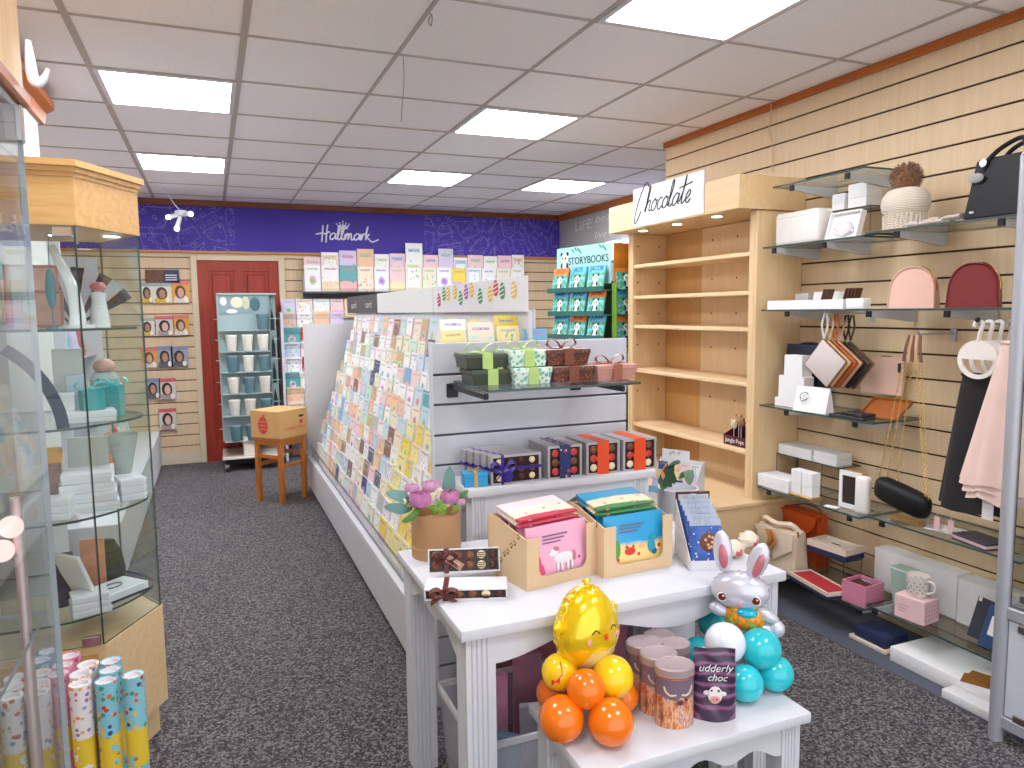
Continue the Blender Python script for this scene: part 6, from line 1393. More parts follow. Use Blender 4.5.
# lowest right shelf
Z8 = .1804
simple_box('largest tall white box standing against the wall on the lowest right shelf', 1.925, 2.315, 2.69, 2.775, Z8, Z8 + .185, PAPERW, lid=False)
simple_box('second tall white box on the lowest right shelf, next to the metal frame', 1.60, 1.915, 2.68, 2.775, Z8, Z8 + .18, PAPERW, lid=False)
MINT = mat('mint_glass_card', (160, 188, 172), .35); o = thing('mint_bottle', 'pale green flared vase shaped pack before the largest white box', 'bottle', (2.645, 2.11, Z8), RW); b = MB(); bag(b, .045, .062, .025, .03, .155); b.build('body', MINT, o); b = MB(); b.box(-.06, .06, -.031, -.0285, .147, .153); b.build('rim', GLOSSW, o)
PINKC = mat('pink_pattern_card', (236, 200, 200), .5); my = 2.0
o = thing('mug_box', 'pale pink patterned mug box on the lowest right shelf', 'box', (2.565, my, Z8), RW + .12); b = MB(); b.box(-.062, .062, -.05, .05, 0, .095, .002); b.build('carton', PINKC, o); b = MB(); [b.box(-.045, .0 - .008 * k, -.0506, -.0498, .055 - .012 * k, .058 - .012 * k) for k in range(3)]; [b.sph((.062, -.035 + .018 * (k % 5), .02 + .017 * (k // 5)), (.0006, .004, .004), 8, 4) for k in range(20)]; b.build('print', mat('rose_print', (206, 140, 146), .5), o)
o = thing('mug', 'white patterned mug standing on the pale pink mug box', 'mug', (2.565, my, Z8 + .0958), RW + .1); b = MB(); b.lathe([(0, 0), (.033, 0), (.038, .008), (.043, .078), (.0445, .085), (.042, .085), (.036, .012), (0, .008)], 28); b.build('cup', mat('mug_glaze', (238, 230, 222), .2, coat=.4), o); b = MB(); b.tube(cat_rom([(.040, 0, .07), (.066, 0, .066), (.068, 0, .035), (.038, 0, .02)], 6), .005, 8); b.build('handle', mat('mug_glaze', (238, 230, 222), .2), o)
b = MB(); [b.sph((.0435 * math.cos(a) * (.93 + .005 * r), .0435 * math.sin(a) * (.93 + .005 * r), .022 + .013 * r), (.0035, .0035, .0045), 6, 4) for r in range(4) for a in [2 * PI * (k + .5 * (r % 2)) / 12 for k in range(12)] if abs(a) > .5 or r not in (1, 2)]; b.build('print', mat('grey_print', (170, 160, 156), .5), o)
for k, (y, x, mm, lb) in enumerate(((1.745, 2.60, mat('slate_card', (58, 62, 72), .5), 'dark slate folder leaning against the second tall white box'), (1.675, 2.56, mat('denim_blue_card', (52, 78, 118), .5), 'blue folder with white panel leaning beside the metal frame'))):
    o = thing('folder', lb, 'folder', (x, y, Z8 + .002), rot=(-.25, .12, RW + .15)); b = MB(); b.box(-.06, .06, -.008, .008, 0, .155, .002); b.build('cover', mm, o)
    b = MB(); (b.box(-.04, .055, -.0095, -.008, .05, .12) if k else b.box(-.055, -.045, -.0095, -.008, .14, .156)); b.build('white_panel', PAPERW, o)
# on the carpet
simple_box('cream based navy box lying on the carpet under the shelves', 2.085, 2.24, 2.50, 2.635, .022, .07, NAVB, lid=False); simple_box('flat cream box underneath the navy box on the carpet', 2.075, 2.26, 2.49, 2.645, .0045, .0215, CREAMB, lid=False)
simple_box('long flat white box on the carpet under the lowest right shelf', 1.60, 2.04, 2.475, 2.74, .0045, .064, PAPERW, lid=False); simple_box('low white box on the carpet in front of the long flat white one', 1.58, 1.76, 2.405, 2.472, .0045, .038, PAPERW, lid=False)
for k in range(2):
    o = thing('gold_envelope', ('upper', 'lower')[k] + ' brown gold envelope on the long flat white box', 'envelope', (2.56 - .03 * k, 1.70, .0646 + .002 * (1 - k)), RW + .3 + .15 * k, 'brown gold envelopes'); b = MB(); b.box(-.06, .06, -.04, .04, 0, .0015); b.build('paper', mat('bronze_paper', (168, 112, 48), .4, metal=.3), o)

# ================================================================== grey framed glass cabinet, nearest on the right
o = thing('framed_cabinet', 'grey metal framed glass cabinet at the right edge of the view', 'display cabinet', (2.36, 1.53, 0))
px0 = 2.336
def fb(b, x0, x1, y0, y1, z0, z1, bev=.003): b.box(x0 - 2.36, x1 - 2.36, y0 - 1.53, y1 - 1.53, z0, z1, bev)
for (x, y) in ((2.325, 1.50), (2.76, 1.50), (2.325, .55), (2.76, .55)):
    b = MB(); b.cyl((x + .015 - 2.36, y + .015 - 1.53, 0), (x + .015 - 2.36, y + .015 - 1.53, 1.885), .022, n=18); b.build('post', ALU, o)
for z in (.07, .44, 1.87):
    for e in ((2.33, 2.35, .55, 1.5), (2.75, 2.77, .55, 1.5), (2.35, 2.75, .555, .575), (2.35, 2.75, 1.505, 1.525)):
        b = MB(); fb(b, *e, z - .02, z + .02); b.build('rail', ALU, o)
b = MB(); fb(b, 2.338, 2.343, .57, 1.49, .095, .415, 0); b.build('lower_panel', mat('frosted_panel', (206, 210, 220), .3), o)
b = MB(); b.pane(2.338 - 2.36, 2.343 - 2.36, .57 - 1.53, 1.49 - 1.53, .465, 1.845); b.build('glass_door', [GLASS, EDGE], o)
b = MB(); fb(b, 2.35, 2.76, .56, 1.50, .418, .43); b.build('floor_panel', WHITE, o)
for z in (.85, 1.2, 1.5): b = MB(); b.pane(2.36 - 2.36, 2.75 - 2.36, .58 - 1.53, 1.48 - 1.53, z, z + .006); b.build('glass_shelf', [GLASS, EDGE], o)
for z in (.50, .40, .10): b = MB(); fb(b, 2.331, 2.337, 1.40, 1.46, z - .012, z + .012, .002); b.build('hinge', mat('brown_steel', (110, 100, 98), .4, metal=.6), o)
for k, (z, y, c, lb) in enumerate(((.431, 1.36, (232, 176, 170), 'folded pink garment on the floor of the metal framed cabinet'), (.8565, 1.36, (240, 206, 198), 'pale pink folded garment on the middle shelf of the framed cabinet'), (1.2065, 1.38, (236, 190, 180), 'rose pink folded garment on the upper shelf of the framed cabinet'))):
    q = thing('folded_garment', lb, 'garment', (2.55, y, z), RW, 'pink garments in the framed cabinet'); b = MB()
    for r in range(4): b.box(-.1, .1, -.13, .13, .024 * r, .024 * r + .022, .009, 0, None, 2)
    b.build('cloth', mat('pink_cloth_%d' % k, c, .8), q)
# ================================================================== octagonal glass cabinet on the left
ZB = .443; CT0, CT1 = 1.686, 1.866
A_, B_, C_ = (-.339, 2.42), (-.199, 2.69), (-.339, 2.96); LX = -.95
PLAN = [(LX, 2.42), A_, B_, C_, (LX, 2.96)]
o = thing('display_cabinet', 'glass display cabinet with oak base and oak cornice at the left', 'display cabinet', (-.55, 2.69, 0))
def pl(z, k=0.): 
    return [(x - .55 * 0 + .55 + (k if x > -.3 else k * .5 if x > -.5 else 0), y - 2.69 + (k * .9 if y > 2.7 else -k * .9 if y < 2.68 else 0), z) for x, y in PLAN]
OAKP = wood('oak_base_veneer', (214, 180, 132), (232, 204, 160), .4, 'x', 1., .9)
b = MB(); b.prism(pl(.107), (0, 0, ZB - .107)); b.build('base', OAKP, o)
b = MB(); b.prism(pl(0, -.03), (0, 0, .107)); b.build('plinth', OAKP, o)
b = MB(); b.box(-.30, .19, -.2715, -.2695, .30, .42, .0); b.build('drawer_front', OAK, o)
b = MB(); b.prism(pl(CT0), (0, 0, CT1 - CT0 - .04)); b.build('fascia', OAK, o)
b = MB(); b.prism(pl(CT1 - .045, .004), (0, 0, .012)); b.prism(pl(CT1 - .033, .012), (0, 0, .015)); b.prism(pl(CT1 - .018, .022), (0, 0, .018)); b.build('cornice', OAK, o)
def gl_pane(p, q, z0, z1, th=.006, ins=.004):
    p, q = Vector((*p, 0)), Vector((*q, 0)); d = (q - p); Ln = d.length; d.normalize(); n = Vector((-d.y, d.x, 0))
    M = Matrix((d, n, Vector((0, 0, 1)))).transposed().to_4x4(); M.translation = p - Vector((-.55, 2.69, 0)) + n * ins
    b = MB(); b.pane(.001, Ln - .001, 0, th, z0, z1, M); return b
for p, q in ((A_, B_), (B_, C_)): gl_pane(p, q, ZB + .001, CT0 - .001).build('glass_side', [GLASS, EDGE], o)
gl_pane((-.348, 2.42), (LX, 2.42), ZB + .001, CT0 - .001, .006, -.010).build('glass_door', [GLASS, EDGE], o); gl_pane((LX, 2.96), C_, ZB + .001, CT0 - .001, .006, -.010).build('glass_side', [GLASS, EDGE], o)
for z in (ZB + .02, CT0 - .02):
    b = MB(); b.box(-.40 + .55, -.35 + .55, -.279, -.262, z - .014, z + .014, .002); b.build('hinge', CHROME, o)
def curved(z):
    P = [(LX + .02, 2.44)] + [tuple(v)[:2] for v in cat_rom([(-.62, 2.437), (-.44, 2.455), (-.30, 2.53), (-.225, 2.69), (-.30, 2.85), (-.44, 2.925), (-.62, 2.943)], 6)] + [(LX + .02, 2.94)] if False else \
        [(LX + .02, 2.434)] + [(v.x, v.y) for v in cat_rom([Vector((-.62, 2.434, 0)), Vector((-.42, 2.445, 0)), Vector((-.29, 2.545, 0)), Vector((-.222, 2.69, 0)), Vector((-.29, 2.835, 0)), Vector((-.42, 2.935, 0)), Vector((-.62, 2.946, 0))], 6)] + [(LX + .02, 2.946)]
    b = MB(); b.prism([(x + .55, y - 2.69, z) for x, y in P], (0, 0, .007)); b.bm.faces.ensure_lookup_table()
    for f in b.bm.faces: f.material_index = 0 if abs(f.normal.z) > .5 or len(f.verts) > 4 else 1
    return b
SHZ = (1.385, 1.095, .818, .515)
for z in SHZ: curved(z).build('glass_shelf', [GLASS, mat('dark_glass_rim', (52, 76, 74), .15)], o)
b = MB(); b.box(LX + .55, LX + .555, -.27, .27, ZB, CT0); b.build('back_panel', mat('cabinet_back', (206, 204, 204), .5), o)
for x in (.12, .27): b = MB(); b.lathe([(0, -.004), (.028, -.004), (.034, 0)], 16, (x, 0, CT0 - .0005)); dl = b.build('downlight', CHROME, o); b = MB(); b.lathe([(0, -.006), (.024, -.006), (.024, -.003)], 14, (x, 0, CT0)); b.build('lamp', emit('downlight_cool', (236, 244, 255), 8), dl)
WB2 = mat('white_gift_box', (232, 232, 238), .5)
def cbx(lab, x, y, z, w, d, h, m, rz=0., name='gift_box', cat='box', grp=None, lid=True):
    q = thing(name, lab, cat, (x, y, z + .0004), rz, grp); b = MB(); b.box(-w / 2, w / 2, -d / 2, d / 2, 0, h * .62 if lid else h, .0015); b.build('base', m, q)
    if lid: b = MB(); b.box(-w / 2 - .0015, w / 2 + .0015, -d / 2 - .0015, d / 2 + .0015, h * .42, h, .0015); b.build('lid', m, q)
    return q
def G(px, py, z): return at(px, py, z=z)
z1, z2, z3, z4 = [z + .0072 for z in SHZ]
# top shelf
q = thing('sculpture', 'tall white curved sculpture on the top shelf of the glass cabinet', 'sculpture', (-.40, 2.60, z1)); b = MB(); b.tube(cat_rom([(.02, 0, 0), (.022, 0, .05), (.01, 0, .13), (-.015, 0, .20), (-.035, 0, .25)], 8), [.030 - .0006 * k for k in range(33)], 14, flat=.5); b.lathe([(0, 0), (.05, 0), (.05, .01), (0, .012)], 20, (.02, 0, 0)); b.build('figure', mat('white_ceramic', (236, 238, 240), .25, coat=.4), q)
cbx('tall pale grey box on the top shelf of the glass cabinet', -.50, 2.50, z1, .045, .04, .185, mat('pale_blue_grey_card', (206, 214, 222), .5), .1, lid=False)
def frame(lab, x, y, z, w, h, rz, m, tilt=-.12):
    q = thing('picture_frame', lab, 'picture frame', (x, y, z + .002), group='copper framed pictures in the cabinet', rot=(tilt, 0, rz)); b = MB(); t_ = .008
    for e in ((-w, w, 0, t_), (-w, w, h - t_, h)): b.box(e[0], e[1], -.006, .006, e[2], e[3], .001)
    for e in ((-w, -w + t_), (w - t_, w)): b.box(e[0], e[1], -.006, .006, t_, h - t_)
    b.build('frame', mat('copper_frame', (196, 120, 92), .35, metal=.4), q); b = MB(); b.box(-w + t_, w - t_, -.002, .004, t_, h - t_); b.build('picture', m, q); return q
FRP = mat('blush_marble_print', (222, 168, 150), .4, var=.35, scale=25)
frame('larger copper framed picture at the back of the top cabinet shelf', -.52, 2.74, z1, .075, .20, .15, FRP); frame('smaller copper framed picture on the top cabinet shelf', -.47, 2.64, z1, .05, .115, -.05, FRP)
q = thing('ornament', 'teal hanging leaf ornament against the white sculpture', 'ornament', (-.435, 2.55, z1 + .07)); b = MB(); b.sph((0, 0, .05), (.014, .006, .06), 12, 10); b.tube([(0, 0, .11), (0, .02, .2)], .0012, 5); b.tube([(0, 0, -.01), (0, .0, -.07)], .002, 5); b.lathe([(0, -.07), (.02, -.07), (.018, -.065), (0, -.063)], 14); b.build('leaf', mat('teal_enamel', (48, 130, 142), .25, coat=.3, var=.3), q)
q = thing('hand_figure', 'white and pink figurine at the right of the top cabinet shelf', 'figurine', (-.33, 2.70, z1)); b = MB(); b.lathe([(0, 0), (.03, 0), (.026, .05), (.02, .09), (.024, .11), (0, .12)], 18); b.build('body', mat('white_ceramic', (236, 238, 240), .25), q); b = MB(); b.sph((0, 0, .13), (.024, .024, .016), 14, 8); b.build('top', mat('rose_glaze', (214, 130, 140), .3), q)
q = thing('fabric_fan', 'dark striped fan leaning at the back of the top cabinet shelf', 'fan', (-.42, 2.83, z1)); b = MB()
for k in range(9): a = .5 + k * .22; b.prism([(0, 0, 0), (.2 * math.cos(a), .002, .2 * math.sin(a)), (.2 * math.cos(a + .2), -.004, .2 * math.sin(a + .2))], (0, .002, 0), k % 2)
b.build('fan', [mat('fan_dark', (60, 50, 52), .6), mat('fan_pale', (206, 204, 212), .6)], q)
# second shelf
q = thing('arched_stand', 'dark blue curved arch shaped stand on the second cabinet shelf', 'ornament', (-.475, 2.47, z2)); b = MB(); b.surf(lambda u, v: (.10 * v - .10 + .0 + .055 * math.sin(1.2 * (1 - v)) * 0 + -.035 * (1 - (1 - (1 - v)) ** 2) * 1.0 + .10 * (0), (u - .5) * .05, .235 * (1 - v) ** .0 * (1 - v * 1.0) + .0), 4, 1, .02) if False else b.tube(cat_rom([(.06, 0, 0), (.05, 0, .06), (.022, 0, .13), (-.02, 0, .19), (-.07, 0, .235)], 8), [.02] * 33, 4, flat=1.4); b.build('arch', mat('dark_blue_lacquer', (44, 62, 92), .25, coat=.3), q)
TEALB = mat('teal_gift_card', (58, 164, 166), .4); BOWT = mat('turquoise_satin', (66, 206, 206), .3)
for k, (x, y, w, h, rz, lb) in enumerate(((-.355, 2.60, .06, .06, .35, 'teal gift bag with turquoise bow on the second cabinet shelf, left one'), (-.305, 2.68, .055, .10, -.2, 'teal gift box at the right end of the second cabinet shelf'))):
    q = cbx(lb, x, y, z2 + (.035 if k == 0 else 0), w, w, h, TEALB, rz, lid=False); b = MB(); bow(b, (0, -.0, h + .001), .045, .018); b.build('bow', BOWT, q)
cbx('flat white box under the teal gift bag', -.36, 2.60, z2, .13, .10, .034, WB2, .2); cbx('white cube box at left on the second cabinet shelf', -.43, 2.60, z2, .055, .055, .09, WB2, .1)
q = thing('peach_jar', 'pale glass jar with peach lid on the second cabinet shelf', 'jar', (-.335, 2.76, z2)); b = MB(); b.lathe([(0, 0), (.035, 0), (.045, .05), (.045, .12), (.03, .14), (0, .14)], 20); b.build('jar', mat('pale_glass', (206, 216, 214), .15, alpha=.6), q); b = MB(); b.sph((0, 0, .16), (.034, .034, .026), 16, 10); b.build('lid', mat('peach_glaze', (222, 176, 160), .35), q)
cbx('tall pale card panel at the back of the second cabinet shelf', -.44, 2.78, z2, .09, .02, .22, mat('pale_grey_card', (214, 216, 214), .5), .1, name='backing_card', cat='card', lid=False); cbx('small blue grey box beside the arched stand', -.41, 2.68, z2 + .0, .05, .05, .14, mat('pale_blue_card', (190, 208, 220), .5), .2)
# third shelf
for k in range(4): cbx('broad white box in the tall stack on the third cabinet shelf, %s from the bottom' % ORD[k], -.385 + .003 * (k % 2), 2.60, z3 + .0305 * k, .17 - .012 * k, .13, .029, WB2, .15 - .05 * (k % 2), grp='stack of broad white boxes')
for k in range(3): cbx('white box in the short front stack on the third cabinet shelf, %s from the bottom' % ORD[k], -.455, 2.50, z3 + .0225 * k, .085, .065, .021, WB2, -.1 + .04 * k, grp='short stack of white boxes')
for k in range(3): cbx('white box in the right stack on the third cabinet shelf, %s from the bottom' % ORD[k], -.275, 2.69, z3 + .0245 * k, .075, .10, .023, WB2, .35, grp='right stack of white boxes')
q = thing('candle_pack', 'orange topped patterned pack at the back of the third cabinet shelf', 'pack', (-.47, 2.60, z3)); b = MB(); b.box(-.02, .02, -.015, .015, 0, .15, .003, 0); b.box(-.024, .024, -.018, .018, .15, .20, .006, 1); b.build('pack', [mat('rust_print', (150, 110, 100), .5, var=.5, scale=50), mat('amber_print', (214, 150, 50), .5)], q)
q = thing('cone_vase', 'pale glass cone vase on the third cabinet shelf', 'vase', (-.30, 2.80, z3)); b = MB(); b.lathe([(0, 0), (.02, 0), (.012, .02), (.03, .10), (.05, .2), (.047, .2), (.01, .03), (0, .03)], 20); b.build('vase', mat('pale_glass', (206, 216, 214), .15, alpha=.6), q)
cbx('leaning pale panel with copper print on the third cabinet shelf', -.40, 2.78, z3, .12, .02, .2, mat('pale_grey_card', (214, 216, 214), .5), -.1, name='backing_card', cat='card', lid=False)
# bottom shelf
q = thing('jewellery_box', 'open white and navy jewellery box with raised lid on the bottom cabinet shelf', 'jewellery box', (-.335, 2.62, z4), .75)
NVY = mat('navy_trim_card', (48, 46, 72), .45)
b = MB(); b.box(-.085, .085, -.06, .06, 0, .03, .002, 0); b.box(-.086, .086, -.061, .061, .0, .008, 0, 1); b.box(-.07, .07, -.045, .045, .030, .032, 0, 2); b.tube([(.03 * math.cos(a), .02 * math.sin(a), .034) for a in [2 * PI * k / 24 for k in range(24)]], .0015, 5, closed=True, mi=1); b.build('base', [WB2, NVY, GLOSSW], q)
M = Matrix.Translation((-.085, 0, .032)) @ Matrix.Rotation(-1.25 + PI / 2 - PI, 4, 'Y') @ Matrix.Identity(4)
M = Matrix.Translation((-.087, 0, .03)) @ Matrix.Rotation(-.35, 4, 'Y'); b = MB(); b.box(-.012, 0, -.06, .06, 0, .165, .002, 0, M); b.box(-.0005, .001, -.045, .045, .02, .15, 0, 1, M); b.box(.0008, .002, -.035, .035, .03, .14, 0, 2, M); b.build('lid', [WB2, NVY, GLOSSW], q)
for k in range(3): cbx('square white box in the front stack, bottom cabinet shelf, %s from bottom' % ORD[k], -.385, 2.505, z4 + .0215 * k, .105 - .004 * k, .08, .020, WB2, .3 - .03 * k, grp='front stack on the bottom cabinet shelf')
q = thing('bust_stand', 'dark green rounded display bust at the back of the bottom cabinet shelf', 'display bust', (-.36, 2.76, z4)); b = MB(); b.lathe([(0, 0), (.045, 0), (.05, .05), (.04, .11), (.02, .15), (0, .155)], 18, sy=.5); b.build('bust', mat('dark_green_velvet', (52, 58, 50), .8), q)
cbx('navy box behind the open jewellery box', -.47, 2.62, z4, .06, .09, .15, mat('navy_velvet', (40, 38, 70), .6), .2, lid=False)
cbx('pink and orange pack standing at the back of the bottom cabinet shelf', -.40, 2.72, z4, .07, .02, .17, mat('sunset_print', (220, 150, 120), .5, var=.4, scale=20), .1, name='pack', cat='pack', lid=False)

# ================================================================== nearest glass cabinet at the far left edge
NX, NY = -.192, 1.05
o = thing('display_cabinet', 'nearest glass display cabinet with oak fascia and white hook at the left edge', 'display cabinet', (NX - .25, .6, 0))
def nb(b, x0, x1, y0, y1, z0, z1, bev=0, mi=0): b.box(x0 - NX + .25, x1 - NX + .25, y0 - .6, y1 - .6, z0, z1, bev, mi)
FZ = at(33, 105, y=NY).z
b = MB(); nb(b, -.72, NX, .15, NY, FZ + .012, FZ + .45); b.build('fascia', wood('oak_near', (216, 168, 104), (232, 192, 134), .4, 'z', 1.), o)
b = MB(); nb(b, -.72, NX + .006, .15, NY + .004, FZ - .004, FZ + .012, .002); b.build('moulding', TRIMW, o)
b = MB(); nb(b, -.72, NX, .15, NY, .0, .28, .002); b.build('base', OAKP, o)
def npane(x0, x1, y0, y1, z0, z1): b = MB(); b.pane(x0 - NX + .25, x1 - NX + .25, y0 - .6, y1 - .6, z0, z1); return b
NGL = glassm('clear_glass_near', (.95, .97, .97), refl=.8)
npane(NX - .008, NX - .002, .16, NY - .012, .285, FZ - .008).build('glass_door', [NGL, mat('pale_glass_edge', (168, 180, 186), .15)], o)
npane(-.71, NX - .010, NY - .010, NY - .004, .285, FZ - .008).build('glass_side', [NGL, mat('pale_glass_edge', (168, 180, 186), .15)], o)
b = MB(); nb(b, NX - .03, NX + .002, NY - .03, NY - .016, FZ - .05, FZ - .006, .002); b.build('hinge', CHROME, o)
hk = [at(x, y, y=NY + .004) for x, y in ((28, 40), (30, 58), (33, 78), (38, 83), (44, 78), (48, 69))]
b = MB(); P = cat_rom([p - o.location for p in hk], 6); n_ = len(P); b.tube(P, [.0035 + .004 * math.sin(PI * min(1, k / n_ * 1.1)) for k in range(n_)], 10, flat=.7); b.build('hook', mat('white_hook', (238, 238, 244), .35), o)
for z in (1.06, .72): npane(-.70, NX - .014, .2, NY - .016, z, z + .006).build('glass_shelf', [NGL, mat('pale_glass_edge', (168, 180, 186), .15)], o)
b = MB(); b.box(-.47 + .0 - NX - .0 + NX, -.465, -.44, .44, .28, FZ); b.build('back_panel', mat('cabinet_back', (206, 204, 204), .5), o)
p = at(24, 600, y=.97); q = thing('reflected_lamps', 'pole and pink globes modelled after lamp reflections in the nearest cabinet glass', 'lamp', (p.x, .97, .2805))  # reflections of lamps in the glass, modelled as a solid pole and globes
ROSE = mat('rose_chrome', (222, 200, 198), .3, metal=.6)
h1 = at(22, 497, y=.97).z - .2805; b = MB(); b.cyl((0, 0, 0), (0, 0, h1), .006, n=12); b.lathe([(0, 0), (.035, 0), (.033, .006), (.008, .01)], 20); b.build('pole', ROSE, q)
for k, (px, py) in enumerate(((11, 527), (2, 551))):
    c = at(px, py, y=.955) - Vector((p.x, .97, .2805)); b = MB(); b.tube([(0, 0, c.z - .012), c], .003, 6); arm = b.build('arm', ROSE, q); b = MB(); b.sph(c, .0125, 14, 10); b.build('bulb', emit('pink_reflection', (255, 214, 206), 1.6), arm)  # glowing globes stand in for the reflected pink lights
for k, (z, y, w, h, c, lb) in enumerate(((1.0665, .95, .07, .035, (206, 170, 140), 'tan box on the upper shelf of the nearest cabinet'), (1.0665, .95, .06, .03, (226, 190, 190), 'pink topped box stacked on the tan box in the nearest cabinet'), (.7265, .95, .07, .03, (222, 222, 226), 'white box on the lower shelf of the nearest cabinet'))):
    cbx(lb, -.275, y, z + (.036 if k == 1 else 0), w, .06, h, mat('near_box_%d' % k, c, .5), .1)

# ================================================================== rolls of gift wrap standing on the floor
def wrapmat(name, bg, cols, sc):
    t = NT(name); cc = t.coord('Object'); v = t.vor(cc, sc); cs = t.n('ShaderNodeTexVoronoi'); t.l(cc, cs.inputs[0]); cs.inputs['Scale'].default_value = sc
    s = t.sep(cs.outputs['Color']); col = t.ramp(s[0], [(i / len(cols), c) for i, c in enumerate(cols)], True)
    m_ = t.math('LESS_THAN', t.math('ADD', v, t.math('MULTIPLY', t.noise(cc, sc * 2, 2), .3)), .5)
    z = t.sep(cc)[2]; band = t.math('MULTIPLY', t.math('GREATER_THAN', z, .26), t.math('LESS_THAN', z, .36))
    fr = t.math('MULTIPLY', band, t.math('GREATER_THAN', t.noise(cc, 26, 2), .40))
    c2 = t.mix(m_, (*lin(bg), 1), col)
    t.bsdf(t.mix(fr, c2, (*lin((240, 206, 60)), 1)), .3, coat=.2); return t.m
W1 = wrapmat('rainbow_wrap', (244, 236, 238), [(222, 120, 150), (240, 190, 90), (120, 170, 210), (170, 130, 190), (240, 150, 110)], 70)
W2 = wrapmat('party_wrap', (140, 206, 222), [(60, 80, 150), (226, 110, 60), (240, 200, 90), (70, 160, 140), (214, 70, 80)], 58)
W3 = wrapmat('pink_wrap', (232, 150, 176), [(206, 80, 130), (244, 200, 210), (240, 170, 120)], 60)
W4 = wrapmat('white_star_wrap', (238, 236, 236), [(214, 120, 110), (120, 170, 200), (230, 200, 160)], 50)
W5 = wrapmat('blue_wrap', (150, 190, 216), [(80, 120, 170), (220, 230, 240)], 50)
rolls = [(69.5, 655.5, W3, 'pink'), (62.8, 664, W3, 'pink'), (59, 672, W3, 'pink'), (88, 664, W1, 'rainbow'), (81, 673, W1, 'rainbow'), (80, 683, W1, 'rainbow'), (111, 660.6, W2, 'aqua party'), (109.8, 669.5, W2, 'aqua party'), (106, 680, W2, 'aqua party'), (133, 674.5, W2, 'right aqua party'), (47.5, 651, W5, 'blue'), (41.7, 658, W5, 'blue'), (43, 672, W1, 'left rainbow'), (43, 681, W1, 'left rainbow'), (37, 692, W1, 'left rainbow'), (18, 677, W4, 'white star'), (12.5, 686, W4, 'white star'), (11, 696, W4, 'white star')]
RH = .5; placed = []; rc = {}
for px, py, m_, nm in rolls:
    p = at(px, py, z=RH); rc[nm] = rc.get(nm, 0) + 1
    for it in range(60):
        for (qx, qy) in placed:
            d = math.hypot(p.x - qx, p.y - qy)
            if d < .0525: p.x += (p.x - qx) / d * (.053 - d) ; p.y += (p.y - qy) / d * (.053 - d)
    placed.append((p.x, p.y)); 
    q = thing('gift_wrap_roll', '%s gift wrap roll, %s from the back of its group before the cabinet' % (nm, ORD[rc[nm] - 1]), 'gift wrap roll', (p.x, p.y, .0004), rnd.uniform(0, 6), 'gift wrap rolls standing before the cabinet')
    b = MB(); b.lathe([(.023, .002), (.0258, 0), (.0258, RH), (.0225, RH), (.0225, .002)], 26); b.build('paper', m_, q)
    b = MB(); b.lathe([(.0224, .003), (.0224, RH - .002), (.0195, RH - .002), (.0195, .003)], 22); b.build('core', mat('white_tube', (236, 234, 236), .6), q)
    b = MB(); b.lathe([(0, RH - .012), (.0194, RH - .012)], 18); b.build('end_cap', mat('white_cap', (224, 222, 226), .6), q)

# ================================================================== left wall unit seen through the glass
o = thing('wall_unit', 'low white display unit with open shelves along the left wall beyond the glass cabinet', 'shelving', (-.92, 5.75, 0))
b = MB(); b.box(-.41, .43, -1.5, 1.85, .02, .34, .004); b.box(-.36, .38, -1.45, 1.8, 0, .02, 0); b.build('plinth', WHITE, o)
for k, z in enumerate((.75, 1.1, 1.45, 1.8)): b = MB(); b.box(-.42, .02 - .06 * k, -1.5, 1.82, z - .018, z, .003); b.build('shelf', WHITE, o)
for y in (-1.5, .06, 1.83): b = MB(); b.box(-.42, .0, y - .01, y + .01, .34, 1.95, .002); b.build('upright', WHITE, o)
n = 0
for k, z in enumerate((.34, .75, 1.1, 1.45)):
    for q_ in range(9):
        y = 4.44 + .34 * q_; 
        if abs(y - 5.81) < .13: continue
        c = pick('pale pink', 'white', 'cream', 'orange', 'sky blue', 'mint green', 'lilac', 'red', 'grey'); w = rnd.uniform(.16, .24); hh = rnd.uniform(.14, .24)
        q = thing('gift_bag', '%s gift bag, %s from near end, %s shelf of the left wall unit' % (c, ORD[q_], ('lowest', 'second', 'third', 'top')[k]), 'gift bag', (-1.05 if k else -.75, y, z + .0005), PI / 2 + rnd.uniform(-.1, .1), 'gift bags on the left wall unit')
        b = MB(); bag(b, w / 2, w / 2 * .96, .05, .02, hh); b.build('bag', mat('bag_' + c.replace(' ', '_'), PAL[c], .5, var=.2, scale=16), q); b = MB(); b.tube(cat_rom([(-.04, -.02, hh - .01), (-.02, -.02, hh + .05), (.02, -.02, hh + .05), (.04, -.02, hh - .01)], 4), .003, 5); b.build('handle', WHITE, q)

# ================================================================== travel mug stand before the door
MX0, MX1, MYF = .06, .575, 7.08
mcx = (MX0 + MX1) / 2
o = thing('mug_stand', 'tall spinning stand of blue and cream travel mugs on a wheeled base before the door', 'display stand', (mcx, MYF + .2, 0), -.02)
STL = mat('pale_teal_panel', (150, 172, 172), .45, var=.06); DBL = mat('petrol_blue', (70, 104, 114), .4)
zt0, zt1 = at(245, 440, y=MYF).z, at(245, 293, y=MYF).z
w = (MX1 - MX0) / 2
b = MB(); b.box(-w, w * .72, -.17, -.16, zt0, zt1, .002, 0); b.box(-w, -w + .012, -.19, .15, zt0, zt1, .002); b.box(w * .72, w * .74, -.19, .15, zt0, zt1, .002); b.box(w * .74, w, .0, .01, zt0, zt1); b.box(-w, w, -.19, .15, zt1 - .02, zt1, .002); b.build('panel', [STL], o)
b = MB(); b.cyl((0, 0, .13), (0, 0, zt0), .03, n=14); b.build('pole', CHROME, o)
hz0 = zt1 - .19; b = MB(); b.box(-w + .012, w * .72, -.176, -.172, hz0, zt1 - .015); b.build('header', mat('grey_blue_header', (132, 156, 162), .4), o)
b = MB()
